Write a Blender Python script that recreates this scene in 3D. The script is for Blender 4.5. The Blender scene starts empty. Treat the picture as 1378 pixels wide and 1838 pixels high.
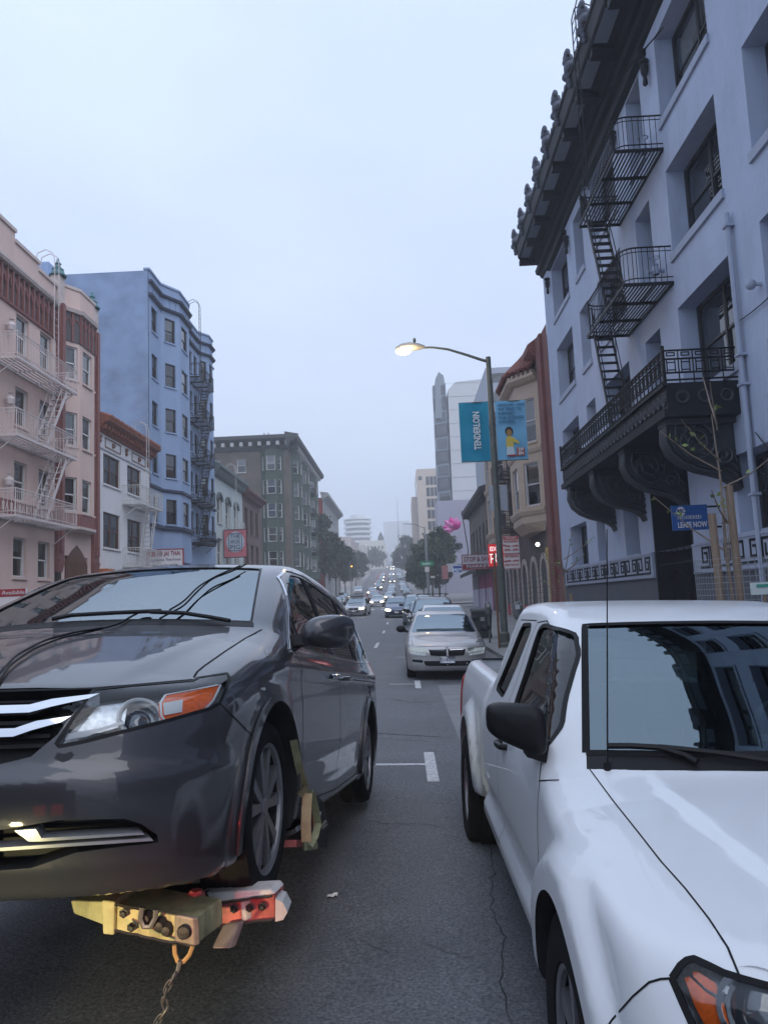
import bpy, bmesh, math, random
import numpy as np
from mathutils import Vector, Matrix
from mathutils.bvhtree import BVHTree
from mathutils.geometry import delaunay_2d_cdt

random.seed(7)
SC = bpy.context.scene
COL = SC.collection

# ------------------------------------------------------------------ camera
IMW, IMH, FPX, CAMH = 1378., 1838., 1380., 1.65
_U = np.array([-.042, 1., -.1163]); _D = np.array([36., -159., -FPX])
_D /= np.linalg.norm(_D); _U -= _D*(_U@_D); _U /= np.linalg.norm(_U)
CAMR = np.stack([np.cross(_D, _U), _D, _U])          # rows: world axes in camera space
CAMC = np.array([0., 0., CAMH])
cam_d = bpy.data.cameras.new('camera'); cam = bpy.data.objects.new('camera', cam_d); COL.objects.link(cam)
cam_d.sensor_fit = 'HORIZONTAL'; cam_d.sensor_width = 36.; cam_d.lens = 36.*FPX/IMW
cam_d.clip_start = .05; cam_d.clip_end = 6000.
_m = Matrix(CAMR.tolist()).to_4x4(); _m.translation = Vector(CAMC.tolist()); cam.matrix_world = _m
SC.camera = cam

# ------------------------------------------------------------------ world: overcast dusk sky
W = bpy.data.worlds.new('World'); SC.world = W; W.use_nodes = True
nt = W.node_tree; nt.nodes.clear()
def wn(t, **k):
    n = nt.nodes.new(t)
    for a, b in k.items(): setattr(n, a, b)
    return n
sky = wn('ShaderNodeTexSky', sky_type='NISHITA', sun_disc=False, sun_elevation=math.radians(14), sun_rotation=math.radians(160))
sky.air_density = 1.2; sky.dust_density = 4.; sky.ozone_density = 2.
b1 = wn('ShaderNodeBackground'); b1.inputs[1].default_value = .05
nt.links.new(sky.outputs[0], b1.inputs[0])
# the even cloud deck that covers it
tc = wn('ShaderNodeTexCoord'); nz = wn('ShaderNodeTexNoise'); nz.inputs['Scale'].default_value = 1.6; nz.inputs['Detail'].default_value = 5.; nz.inputs['Roughness'].default_value = .5
mp = wn('ShaderNodeMapping'); mp.inputs['Scale'].default_value = (1., 1., 2.2)
nt.links.new(tc.outputs['Generated'], mp.inputs[0]); nt.links.new(mp.outputs[0], nz.inputs['Vector'])
rp = wn('ShaderNodeValToRGB')
rp.color_ramp.elements[0].position = .3; rp.color_ramp.elements[0].color = (.51, .63, .89, 1)
rp.color_ramp.elements[1].position = .75; rp.color_ramp.elements[1].color = (.65, .76, .97, 1)
nt.links.new(nz.outputs['Fac'], rp.inputs[0])
sxyz = wn('ShaderNodeSeparateXYZ'); nt.links.new(tc.outputs['Generated'], sxyz.inputs[0])     # an overcast sky brightens evenly towards the zenith
gr = wn('ShaderNodeMapRange'); gr.inputs['From Min'].default_value = 0.; gr.inputs['From Max'].default_value = 1.; gr.inputs['To Min'].default_value = 1.08; gr.inputs['To Max'].default_value = 1.62
nt.links.new(sxyz.outputs['Z'], gr.inputs['Value'])
b2 = wn('ShaderNodeBackground'); nt.links.new(gr.outputs[0], b2.inputs[1])
nt.links.new(rp.outputs[0], b2.inputs[0])
mx = wn('ShaderNodeMixShader'); mx.inputs[0].default_value = .93
nt.links.new(b1.outputs[0], mx.inputs[1]); nt.links.new(b2.outputs[0], mx.inputs[2])
wo = wn('ShaderNodeOutputWorld'); nt.links.new(mx.outputs[0], wo.inputs[0])

# ------------------------------------------------------------------ sun behind the cloud
sun_d = bpy.data.lights.new('sun', 'SUN'); sun = bpy.data.objects.new('sun', sun_d); COL.objects.link(sun)
sun_d.energy = 1.5; sun_d.angle = math.radians(60); sun_d.color = (1., .97, .95)
sun.rotation_euler = (math.radians(40), math.radians(12), math.radians(20))

# ------------------------------------------------------------------ exposure / engine
SC.view_settings.view_transform = 'Standard'; SC.view_settings.look = 'None'
SC.view_settings.exposure = 0.; SC.view_settings.gamma = 1.
SC.render.engine = 'CYCLES'
cy = SC.cycles
cy.use_denoising = True
try: cy.denoiser = 'OPENIMAGEDENOISE'
except Exception: pass
cy.max_bounces = 6; cy.diffuse_bounces = 2; cy.glossy_bounces = 3; cy.transmission_bounces = 3; cy.transparent_max_bounces = 8; cy.volume_bounces = 3
cy.caustics_reflective = False; cy.caustics_refractive = False; cy.sample_clamp_indirect = 4.

# ------------------------------------------------------------------ helpers: pixels of the photograph -> points on known planes
def ray(u, v): return CAMR@np.array([(u-IMW/2)/FPX, -(v-IMH/2)/FPX, -1.])
def onX(u, v, X): r = ray(u, v); return CAMC+r*(X/r[0])
def onY(u, v, Y): r = ray(u, v); return CAMC+r*(Y/r[1])
def onZ(u, v, Z=0.): r = ray(u, v); return CAMC+r*((Z-CAMH)/r[2])

# ------------------------------------------------------------------ materials
MATS = {}
def nodes(name):
    m = bpy.data.materials.new(name); m.use_nodes = True; MATS[name] = m
    t = m.node_tree; b = t.nodes['Principled BSDF']
    return m, t, b
def mat(name, col, rough=.6, metal=0., var=.12, scale=3., bump=0., bscale=40., coat=0., spec=.5, emit=None, es=0., dirt=0., dcol=(.05,.045,.04), stretch=(1,1,1), alpha=1.):
    if name in MATS: return MATS[name]
    m, t, b = nodes(name); N = t.nodes.new; Lk = t.links.new
    b.inputs['Roughness'].default_value = rough; b.inputs['Metallic'].default_value = metal
    b.inputs['Specular IOR Level'].default_value = spec
    b.inputs['Coat Weight'].default_value = coat; b.inputs['Coat Roughness'].default_value = .04
    tc = N('ShaderNodeTexCoord'); mp = N('ShaderNodeMapping'); mp.inputs['Scale'].default_value = stretch
    Lk(tc.outputs['Object'], mp.inputs[0])
    cout = None
    if var > 0 or dirt > 0:
        nz = N('ShaderNodeTexNoise'); nz.inputs['Scale'].default_value = scale; nz.inputs['Detail'].default_value = 6.; nz.inputs['Roughness'].default_value = .65
        Lk(mp.outputs[0], nz.inputs['Vector'])
        rp = N('ShaderNodeValToRGB')
        lo = [max(c*(1-var), 0) for c in col[:3]]; hi = [min(c*(1+var), 1) for c in col[:3]]
        rp.color_ramp.elements[0].position = .3; rp.color_ramp.elements[0].color = (*lo, 1)
        rp.color_ramp.elements[1].position = .7; rp.color_ramp.elements[1].color = (*hi, 1)
        Lk(nz.outputs['Fac'], rp.inputs[0]); cout = rp.outputs[0]
        if dirt > 0:
            n2 = N('ShaderNodeTexNoise'); n2.inputs['Scale'].default_value = scale*.45; n2.inputs['Detail'].default_value = 9.; n2.inputs['Roughness'].default_value = .75
            mp2 = N('ShaderNodeMapping'); mp2.inputs['Scale'].default_value = (stretch[0]*1.7, stretch[1]*1.7, stretch[2]*.35)
            Lk(tc.outputs['Object'], mp2.inputs[0]); Lk(mp2.outputs[0], n2.inputs['Vector'])
            r2 = N('ShaderNodeValToRGB'); r2.color_ramp.elements[0].position = .5; r2.color_ramp.elements[0].color = (0,0,0,1)
            r2.color_ramp.elements[1].position = .78; r2.color_ramp.elements[1].color = (dirt,dirt,dirt,1)
            Lk(n2.outputs['Fac'], r2.inputs[0])
            mxn = N('ShaderNodeMixRGB'); Lk(r2.outputs[0], mxn.inputs[0]); Lk(cout, mxn.inputs[1]); mxn.inputs[2].default_value = (*dcol, 1)
            cout = mxn.outputs[0]
        Lk(cout, b.inputs['Base Color'])
    else:
        b.inputs['Base Color'].default_value = (*col[:3], 1)
    if bump > 0:
        nb = N('ShaderNodeTexNoise'); nb.inputs['Scale'].default_value = bscale; nb.inputs['Detail'].default_value = 5.
        Lk(mp.outputs[0], nb.inputs['Vector'])
        bp = N('ShaderNodeBump'); bp.inputs['Strength'].default_value = bump; bp.inputs['Distance'].default_value = .02
        Lk(nb.outputs['Fac'], bp.inputs['Height']); Lk(bp.outputs[0], b.inputs['Normal'])
    if emit:
        m.cycles.emission_sampling = 'NONE'
        b.inputs['Emission Color'].default_value = (*emit, 1); b.inputs['Emission Strength'].default_value = es
    return m
def brick_mat(name, c1, c2, mortar, sx=.22, sz=.075, axis='Y', rough=.85, ms=.012):
    m, t, b = nodes(name); N = t.nodes.new; Lk = t.links.new
    b.inputs['Roughness'].default_value = rough
    tc = N('ShaderNodeTexCoord'); sp = N('ShaderNodeSeparateXYZ'); cb = N('ShaderNodeCombineXYZ')
    Lk(tc.outputs['Object'], sp.inputs[0]); Lk(sp.outputs[axis], cb.inputs[0]); Lk(sp.outputs['Z'], cb.inputs[1])
    br = N('ShaderNodeTexBrick'); br.inputs['Scale'].default_value = 1.
    br.inputs['Brick Width'].default_value = sx; br.inputs['Row Height'].default_value = sz; br.inputs['Mortar Size'].default_value = ms
    br.inputs['Color1'].default_value = (*c1, 1); br.inputs['Color2'].default_value = (*c2, 1); br.inputs['Mortar'].default_value = (*mortar, 1)
    Lk(cb.outputs[0], br.inputs['Vector'])
    nz = N('ShaderNodeTexNoise'); nz.inputs['Scale'].default_value = .9; nz.inputs['Detail'].default_value = 8.
    Lk(tc.outputs['Object'], nz.inputs['Vector'])
    mxn = N('ShaderNodeMixRGB'); mxn.blend_type = 'MULTIPLY'; mxn.inputs[0].default_value = .55
    Lk(br.outputs['Color'], mxn.inputs[1])
    rp = N('ShaderNodeValToRGB'); rp.color_ramp.elements[0].position = .3; rp.color_ramp.elements[0].color = (.45,.45,.45,1); rp.color_ramp.elements[1].position = .65
    Lk(nz.outputs['Fac'], rp.inputs[0]); Lk(rp.outputs[0], mxn.inputs[2]); Lk(mxn.outputs[0], b.inputs['Base Color'])
    bp = N('ShaderNodeBump'); bp.inputs['Strength'].default_value = .5; bp.inputs['Distance'].default_value = .01; bp.invert = True
    Lk(br.outputs['Fac'], bp.inputs['Height']); Lk(bp.outputs[0], b.inputs['Normal'])
    return m
def glass_mat(name, tint=(.6,.7,.72), ior=1.9, rough=.015, base=None, wav=0., gcol=(1,1,1)):
    """clear pane: see-through, with mirror-like sheen"""
    m, t, b = nodes(name); N = t.nodes.new; Lk = t.links.new
    t.nodes.remove(b); out = t.nodes['Material Output']
    fr = N('ShaderNodeFresnel'); fr.inputs[0].default_value = ior
    tr = N('ShaderNodeBsdfTransparent'); tr.inputs[0].default_value = (*tint, 1)
    if base is not None:
        tr = N('ShaderNodeBsdfDiffuse'); tr.inputs[0].default_value = (*base, 1)
    gl = N('ShaderNodeBsdfGlossy'); gl.inputs['Color'].default_value = (*gcol,1); gl.inputs['Roughness'].default_value = rough
    if wav > 0:
        tc = N('ShaderNodeTexCoord'); nz = N('ShaderNodeTexNoise'); nz.inputs['Scale'].default_value = 1.4; nz.inputs['Detail'].default_value = 1.
        Lk(tc.outputs['Object'], nz.inputs['Vector'])
        bp = N('ShaderNodeBump'); bp.inputs['Strength'].default_value = wav; bp.inputs['Distance'].default_value = .02
        Lk(nz.outputs['Fac'], bp.inputs['Height']); Lk(bp.outputs[0], gl.inputs['Normal'])
    mx = N('ShaderNodeMixShader'); Lk(fr.outputs[0], mx.inputs[0]); Lk(tr.outputs[0], mx.inputs[1]); Lk(gl.outputs[0], mx.inputs[2])
    Lk(mx.outputs[0], out.inputs[0])
    return m
def emit_mat(name, col, s):
    if name in MATS: return MATS[name]
    m, t, b = nodes(name)
    m.cycles.emission_sampling = 'NONE'
    b.inputs['Base Color'].default_value = (*[min(c, .8) for c in col], 1); b.inputs['Emission Color'].default_value = (*col, 1); b.inputs['Emission Strength'].default_value = s
    return m

# ------------------------------------------------------------------ mesh builder
class MB:
    def __init__(s): s.v = []; s.f = []; s.n = 0
    def add(s, vs, fs):
        o = s.n; s.v += [tuple(map(float, p)) for p in vs]; s.f += [tuple(i+o for i in f) for f in fs]; s.n = len(s.v); return s
    def box(s, x0, x1, y0, y1, z0, z1):
        return s.add([(x,y,z) for z in (z0,z1) for y in (y0,y1) for x in (x0,x1)], [(0,2,3,1),(4,5,7,6),(0,1,5,4),(2,6,7,3),(0,4,6,2),(1,3,7,5)])
    def hexa(s, p):   # 8 points, bottom loop 4 then top loop 4
        return s.add(p, [(3,2,1,0),(4,5,6,7),(0,1,5,4),(1,2,6,5),(2,3,7,6),(3,0,4,7)])
    def bar(s, a, b, w, h=None, up=(0,0,1)):
        h = h or w; a = np.array(a, float); b = np.array(b, float); d = b-a; L = np.linalg.norm(d)
        if L < 1e-9: return s
        d /= L; up = np.array(up, float)
        if abs(d@up) > .98: up = np.array([0,1.,0]) if abs(d[1]) < .9 else np.array([1.,0,0])
        x = np.cross(d, up); x /= np.linalg.norm(x); y = np.cross(x, d)
        q = [(-1,-1),(1,-1),(1,1),(-1,1)]
        return s.hexa([a+x*i*w/2+y*j*h/2 for i,j in q]+[b+x*i*w/2+y*j*h/2 for i,j in q])
    def tube(s, pts, r, n=8, cap=True, closed=False):
        P = [np.array(p, float) for p in pts]; m = len(P)
        R = r if hasattr(r, '__len__') else [r]*m
        o = s.n; vs = []; prev = None
        for i in range(m):
            if closed: d = P[(i+1)%m]-P[i-1]
            else: d = P[min(i+1,m-1)]-P[max(i-1,0)]
            d = d/(np.linalg.norm(d)+1e-12)
            if prev is None:
                a = np.array([0,0,1.]) if abs(d[2]) < .9 else np.array([1.,0,0])
                x = np.cross(d, a)
            else: x = prev-d*(prev@d)
            x /= np.linalg.norm(x)+1e-12; y = np.cross(d, x); prev = x
            for k in range(n):
                t = 2*math.pi*k/n; vs.append(P[i]+R[i]*(x*math.cos(t)+y*math.sin(t)))
        fs = []
        for i in range(m if closed else m-1):
            j = (i+1)%m
            for k in range(n): fs.append((i*n+k, i*n+(k+1)%n, j*n+(k+1)%n, j*n+k))
        if cap and not closed: fs += [tuple(range(n))[::-1], tuple((m-1)*n+k for k in range(n))]
        return s.add(vs, fs)
    def lathe(s, prof, c, ax=(0,0,1), n=24, a0=0., a1=2*math.pi):
        """prof: (r, h) along axis"""
        ax = np.array(ax, float); ax /= np.linalg.norm(ax); c = np.array(c, float)
        t = np.array([1.,0,0]) if abs(ax[0]) < .9 else np.array([0,1.,0])
        x = np.cross(ax, t); x /= np.linalg.norm(x); y = np.cross(ax, x)
        full = abs(a1-a0-2*math.pi) < 1e-6; m = n if full else n+1
        vs = [c+ax*h+r*(x*math.cos(a0+(a1-a0)*k/n)+y*math.sin(a0+(a1-a0)*k/n)) for r,h in prof for k in range(m)]
        fs = [(i*m+k, i*m+(k+1)%m, (i+1)*m+(k+1)%m, (i+1)*m+k) for i in range(len(prof)-1) for k in range(n)]
        return s.add(vs, fs)
    def cyl(s, a, b, r, n=16, r2=None): return s.tube([a, b], [r, r if r2 is None else r2], n)
    def prism(s, poly, fn, d0, d1):
        """poly 2-D (a,b); fn(a,b,d)->xyz"""
        n = len(poly); vs = [fn(a,b,d0) for a,b in poly]+[fn(a,b,d1) for a,b in poly]
        return s.add(vs, [tuple(range(n))[::-1], tuple(range(n,2*n))]+[(i,(i+1)%n,n+(i+1)%n,n+i) for i in range(n)])
    def ball(s, c, r, n=10, m=6, sc=(1,1,1)):
        vs = [(c[0], c[1], c[2]-r*sc[2])]; fs = []
        for i in range(1, m):
            p = math.pi*i/m
            for k in range(n):
                t = 2*math.pi*k/n; vs.append((c[0]+r*sc[0]*math.sin(p)*math.cos(t), c[1]+r*sc[1]*math.sin(p)*math.sin(t), c[2]-r*sc[2]*math.cos(p)))
        vs.append((c[0], c[1], c[2]+r*sc[2])); last = len(vs)-1
        for k in range(n):
            fs.append((0, 1+(k+1)%n, 1+k)); fs.append((last, last-n+k, last-n+(k+1)%n))
        for i in range(m-2):
            for k in range(n): fs.append((1+i*n+k, 1+i*n+(k+1)%n, 1+(i+1)*n+(k+1)%n, 1+(i+1)*n+k))
        return s.add(vs, fs)
    def build(s, name, material, parent=None, smooth=False, world=True, angle=35):
        me = bpy.data.meshes.new(name); v = s.v
        if parent is not None and world:
            ox, oy, oz = wloc(parent); v = [(a-ox, b-oy, c-oz) for a,b,c in v]
        me.from_pydata(v, [], s.f); 
        bm = bmesh.new(); bm.from_mesh(me); bmesh.ops.recalc_face_normals(bm, faces=bm.faces); bm.to_mesh(me); bm.free()
        if smooth:
            me.shade_smooth(); me.set_sharp_from_angle(angle=math.radians(angle))
        return link(name, me, material, parent)
def wloc(o):
    p = Vector((0,0,0))
    while o is not None: p += o.location; o = o.parent
    return p
def link(name, me, material, parent=None):
    if material is not None and not me.materials:
        for m in (material if isinstance(material, (list, tuple)) else [material]): me.materials.append(m)
    o = bpy.data.objects.new(name, me); COL.objects.link(o)
    if parent is not None: o.parent = parent
    return o
def tag(o, label, cat, group=None):
    o['label'] = label; o['category'] = cat
    if group: o['group'] = group
    return o
def thing(name, label, cat, loc=(0,0,0), group=None):
    o = bpy.data.objects.new(name, None); COL.objects.link(o); o.location = loc; o.empty_display_size = .3
    return tag(o, label, cat, group)
def struct(o): o['kind'] = 'structure'; return o
def stuff(o): o['kind'] = 'stuff'; return o
def text_mesh(txt, size, align='CENTER', font_scale_x=1., bold=0., ext=.004):
    cu = bpy.data.curves.new('lettering', 'FONT'); cu.body = txt; cu.size = size; cu.align_x = align; cu.align_y = 'CENTER'; cu.extrude = ext; cu.offset = bold; cu.resolution_u = 2
    o = bpy.data.objects.new('lettering', cu); COL.objects.link(o)
    me = bpy.data.meshes.new_from_object(o.evaluated_get(bpy.context.evaluated_depsgraph_get()))
    bpy.data.objects.remove(o); bpy.data.curves.remove(cu)
    if font_scale_x != 1.: me.transform(Matrix.Diagonal((font_scale_x,1,1,1)))
    return me
def lettering(txt, size, center, xdir, ydir, material, parent, fx=1., bold=0., width=None):
    """flat raised letters; centre, writing direction and up direction in world space"""
    me = text_mesh(txt, size, bold=bold)
    xs = [v.co.x for v in me.vertices]
    if width and xs: fx = width/(max(xs)-min(xs))
    X = Vector(xdir).normalized(); Y = Vector(ydir).normalized(); Z = X.cross(Y)
    M = Matrix((X, Y, Z)).transposed().to_4x4(); c = Vector(center)-(wloc(parent) if parent else Vector())
    M.translation = c
    me.transform(M@Matrix.Diagonal((fx,1,1,1)))
    me.materials.clear()
    return link('lettering', me, material, parent)
# ================================================================== vehicle shells
def curve(pts, n=700, sm=0):
    """smooth monotone interpolation through points, as a lookup table"""
    x = np.array([p[0] for p in pts], float); y = np.array([p[1] for p in pts], float)
    h = np.diff(x); d = np.diff(y)/h; m = np.zeros(len(x)); m[0] = d[0]; m[-1] = d[-1]
    for i in range(1, len(x)-1):
        if d[i-1]*d[i] > 0:
            w1 = 2*h[i]+h[i-1]; w2 = h[i]+2*h[i-1]; m[i] = (w1+w2)/(w1/d[i-1]+w2/d[i])
    X = np.linspace(x[0], x[-1], n); k = np.clip(np.searchsorted(x, X)-1, 0, len(h)-1); t = (X-x[k])/h[k]
    Y = (2*t**3-3*t**2+1)*y[k]+(t**3-2*t**2+t)*h[k]*m[k]+(-2*t**3+3*t**2)*y[k+1]+(t**3-t**2)*h[k]*m[k+1]
    if sm > 0:
        g = np.exp(-.5*(np.arange(-3*sm, 3*sm+1)/sm)**2); g /= g.sum()
        Yp = np.concatenate([2*Y[0]-Y[1:3*sm+1][::-1], Y, 2*Y[-1]-Y[-3*sm-1:-1][::-1]]); Y = np.convolve(Yp, g, 'valid')
    s0 = m[0]; s1 = m[-1]
    def f(q):
        r = np.interp(q, X, Y)
        return r+np.where(q < X[0], (q-X[0])*s0, 0)+np.where(q > X[-1], (q-X[-1])*s1, 0)
    return f
def smax(a, b, k): return np.maximum(a, b)+np.maximum(k-np.abs(a-b), 0)**2/(4*k)
class Shell:
    def __init__(s, top, side, plan, front, fplan, rear, rplan, hw, zb, sweep=.2, crown=.03, k=(.09,.07,.08), flare=(), ridge=None, extra=None, smt=6, fextra=None):
        s.T = curve(top, sm=smt); s.S = curve(side, sm=5); s.Wd = curve(plan, sm=5); s.Yf = curve(front, sm=6); s.pf = curve(fplan); s.Yr = curve(rear, sm=6); s.pr = curve(rplan)
        s.hw, s.zb, s.sweep, s.crown, s.k, s.flare, s.ridge, s.extra, s.fextra = hw, zb, sweep, crown, k, flare, ridge, extra, fextra
    def __call__(s, x, y, z):
        ax = np.abs(x); k = s.k
        side = s.hw*s.Wd(y)*s.S(z)
        for (fy, fz, r0, r1, h, *zt) in s.flare:      # swollen wheel arches
            r = np.hypot(y-fy, z-fz); t = np.clip((r-r0)/(r1-r0), 0, 1)
            w = h*(1-t*t*(3-2*t))*(z > fz-.5)
            if zt: w = w*np.clip((zt[0]-z)/.12, 0, 1)
            side = side+w
        if s.extra is not None: side = side+s.extra(y, z)
        fs = ax-side
        T = s.T(y-s.sweep*x*x)-s.crown*x*x
        if s.ridge is not None: T = T+s.ridge(ax, y)
        ft = (z-T)*.85
        ff = s.Yf(z)+s.pf(ax)-y
        if s.fextra is not None: ff = ff+s.fextra(ax, z)
        fr = y-(s.Yr(z)-s.pr(ax))
        g = smax(fs, ft, k[0]); g = smax(g, ff, k[1]); g = smax(g, fr, k[2])
        return smax(g, s.zb-z, .06)
    def grad(s, P, e=.003):
        P = np.asarray(P, float); g = np.empty_like(P)
        for i in range(3):
            d = np.zeros(3); d[i] = e
            a = P+d; b = P-d; g[:, i] = s(a[:,0],a[:,1],a[:,2])-s(b[:,0],b[:,1],b[:,2])
        return g/(np.linalg.norm(g, axis=1, keepdims=True)+1e-12)
def polar_mesh(F, ya, yb, zc, ny=120, na=144, nf=36, rmax=1.9):
    """closed skin of the solid F<0, seen from an axis that runs along the vehicle"""
    an = np.linspace(0, 2*np.pi, na, endpoint=False)
    rows = []
    for b in np.linspace(np.pi/2, 0, nf+1)[1:-1]: rows.append((ya, -np.sin(b), np.cos(b)))
    for y in np.linspace(ya, yb, ny): rows.append((y, 0., 1.))
    for b in np.linspace(0, np.pi/2, nf+1)[1:-1]: rows.append((yb, np.sin(b), np.cos(b)))
    O = np.array([[0., r[0], zc] for r in rows for _ in an]); D = np.array([[r[2]*np.sin(a), r[1], r[2]*np.cos(a)] for r in rows for a in an])
    O = np.vstack([O, [[0, ya, zc], [0, yb, zc]]]); D = np.vstack([D, [[0,-1.,0],[0,1.,0]]])
    n = len(O); hi = np.full(n, rmax); lo = np.zeros(n); ts = np.linspace(rmax, 0, 70); found = np.zeros(n, bool)
    for a, b in zip(ts[:-1], ts[1:]):
        Q = O+D*b; inside = F(Q[:,0],Q[:,1],Q[:,2]) < 0
        new = inside & ~found; lo[new] = b; hi[new] = a; found |= inside
    for _ in range(22):
        m = (lo+hi)/2; Q = O+D*m[:,None]; ins = F(Q[:,0],Q[:,1],Q[:,2]) < 0
        lo = np.where(ins, m, lo); hi = np.where(ins, hi, m)
    V = O+D*((lo+hi)/2)[:,None]
    R = len(rows); f = []
    for i in range(R-1):
        for k in range(na):
            k2 = (k+1)%na; f.append((i*na+k, (i+1)*na+k, (i+1)*na+k2, i*na+k2))
    p0, p1 = n-2, n-1
    for k in range(na):
        f.append((p0, k, (k+1)%na)); f.append((p1, (R-1)*na+(k+1)%na, (R-1)*na+k))
    return V, f
def raw_mesh(name, V, f):
    me = bpy.data.meshes.new(name); me.from_pydata([tuple(map(float, p)) for p in V], [], f)
    bm = bmesh.new(); bm.from_mesh(me); bmesh.ops.recalc_face_normals(bm, faces=bm.faces); bm.to_mesh(me); bm.free()
    return me
def boolean(me, cutters):
    """me minus each of the cutter meshes"""
    o = bpy.data.objects.new('tmp', me); COL.objects.link(o); tmp = []
    for c in cutters:
        co = bpy.data.objects.new('tmpc', c); COL.objects.link(co); tmp.append(co)
        md = o.modifiers.new('b', 'BOOLEAN'); md.operation = 'DIFFERENCE'; md.solver = 'EXACT'; md.object = co
    dg = bpy.context.evaluated_depsgraph_get(); r = bpy.data.meshes.new_from_object(o.evaluated_get(dg))
    for c in tmp: bpy.data.objects.remove(c)
    bpy.data.objects.remove(o)
    return r
def skin_normals(me, F, tol=.004, inner=1):
    """paint-smooth normals on the outer skin; everything cut into it gets the dark slot"""
    n = len(me.vertices); co = np.empty(n*3); me.vertices.foreach_get('co', co); co = co.reshape(-1,3)
    fv = np.abs(F(co[:,0],co[:,1],co[:,2])); g = F.grad(co)
    me.shade_smooth()
    nl, npo = len(me.loops), len(me.polygons)
    lv = np.empty(nl, int); me.loops.foreach_get('vertex_index', lv); ls = np.empty(npo, int); lt = np.empty(npo, int)
    me.polygons.foreach_get('loop_start', ls); me.polygons.foreach_get('loop_total', lt)
    pn = np.empty(npo*3); me.polygons.foreach_get('normal', pn); pn = pn.reshape(-1,3); pc = np.empty(npo*3); me.polygons.foreach_get('center', pc); pc = pc.reshape(-1,3)
    lp = np.repeat(np.arange(npo), lt)
    bad = np.zeros(npo, bool); np.logical_or.at(bad, lp, fv[lv] > tol)
    on = ~bad & (np.abs(F(pc[:,0],pc[:,1],pc[:,2])) < .02) & (np.sum(g[lv[ls]]*pn, 1) > .5)
    me.polygons.foreach_set('material_index', np.where(on, 0, inner).astype(np.int32))
    nrm = np.where(on[lp][:,None], g[lv], pn[lp])
    me.normals_split_custom_set(nrm.tolist())
def densify(poly, step, closed=True):
    out = []; n = len(poly)
    for i in range(n if closed else n-1):
        a = np.array(poly[i], float); b = np.array(poly[(i+1)%n], float); m = max(1, int(np.ceil(np.linalg.norm(b-a)/step)))
        out += [a+(b-a)*k/m for k in range(m)]
    if not closed: out.append(np.array(poly[-1], float))
    return out
def roundpoly(poly, r, n=5):
    """round the corners of a 2-D polygon"""
    out = []; m = len(poly)
    for i in range(m):
        p = np.array(poly[i], float); a = np.array(poly[i-1], float)-p; b = np.array(poly[(i+1)%m], float)-p
        la, lb = np.linalg.norm(a), np.linalg.norm(b); q = min(r, la*.45, lb*.45)
        s, e = p+a/la*q, p+b/lb*q
        for t in np.linspace(0, 1, n): out.append(tuple((1-t)**2*s+2*t*(1-t)*p+t*t*e))
    return out
def cdt_fill(poly, step):
    B = densify(poly, step); nb = len(B); A = np.array(B)
    x0, y0 = A.min(0); x1, y1 = A.max(0); pts = list(B)
    gx, gy = np.meshgrid(np.arange(x0+step*.5, x1, step), np.arange(y0+step*.5, y1, step)); G = np.stack([gx.ravel(), gy.ravel()], 1)
    if len(G):
        ins = np.zeros(len(G), bool); j = nb-1
        for i in range(nb):
            a, b = A[i], A[j]; c = ((a[1] > G[:,1]) != (b[1] > G[:,1])) & (G[:,0] < (b[0]-a[0])*(G[:,1]-a[1])/(b[1]-a[1]+1e-15)+a[0]); ins ^= c; j = i
        G = G[ins]
        if len(G):
            d = np.min(np.linalg.norm(G[:,None,:]-A[None], axis=2), axis=1); pts += list(G[d > step*.45])
    ed = [(i, (i+1)%nb) for i in range(nb)]
    r = delaunay_2d_cdt([Vector((float(p[0]), float(p[1]))) for p in pts], ed, [], 1, 1e-6)
    orig = r[3]; vs = [np.array(v) for v in r[0]]
    order = {}
    for i, l in enumerate(orig):
        for q in l:
            if q < nb: order[q] = i
    border = [order[q] for q in range(nb) if q in order]
    return vs, [tuple(f) for f in r[2]], border
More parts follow.
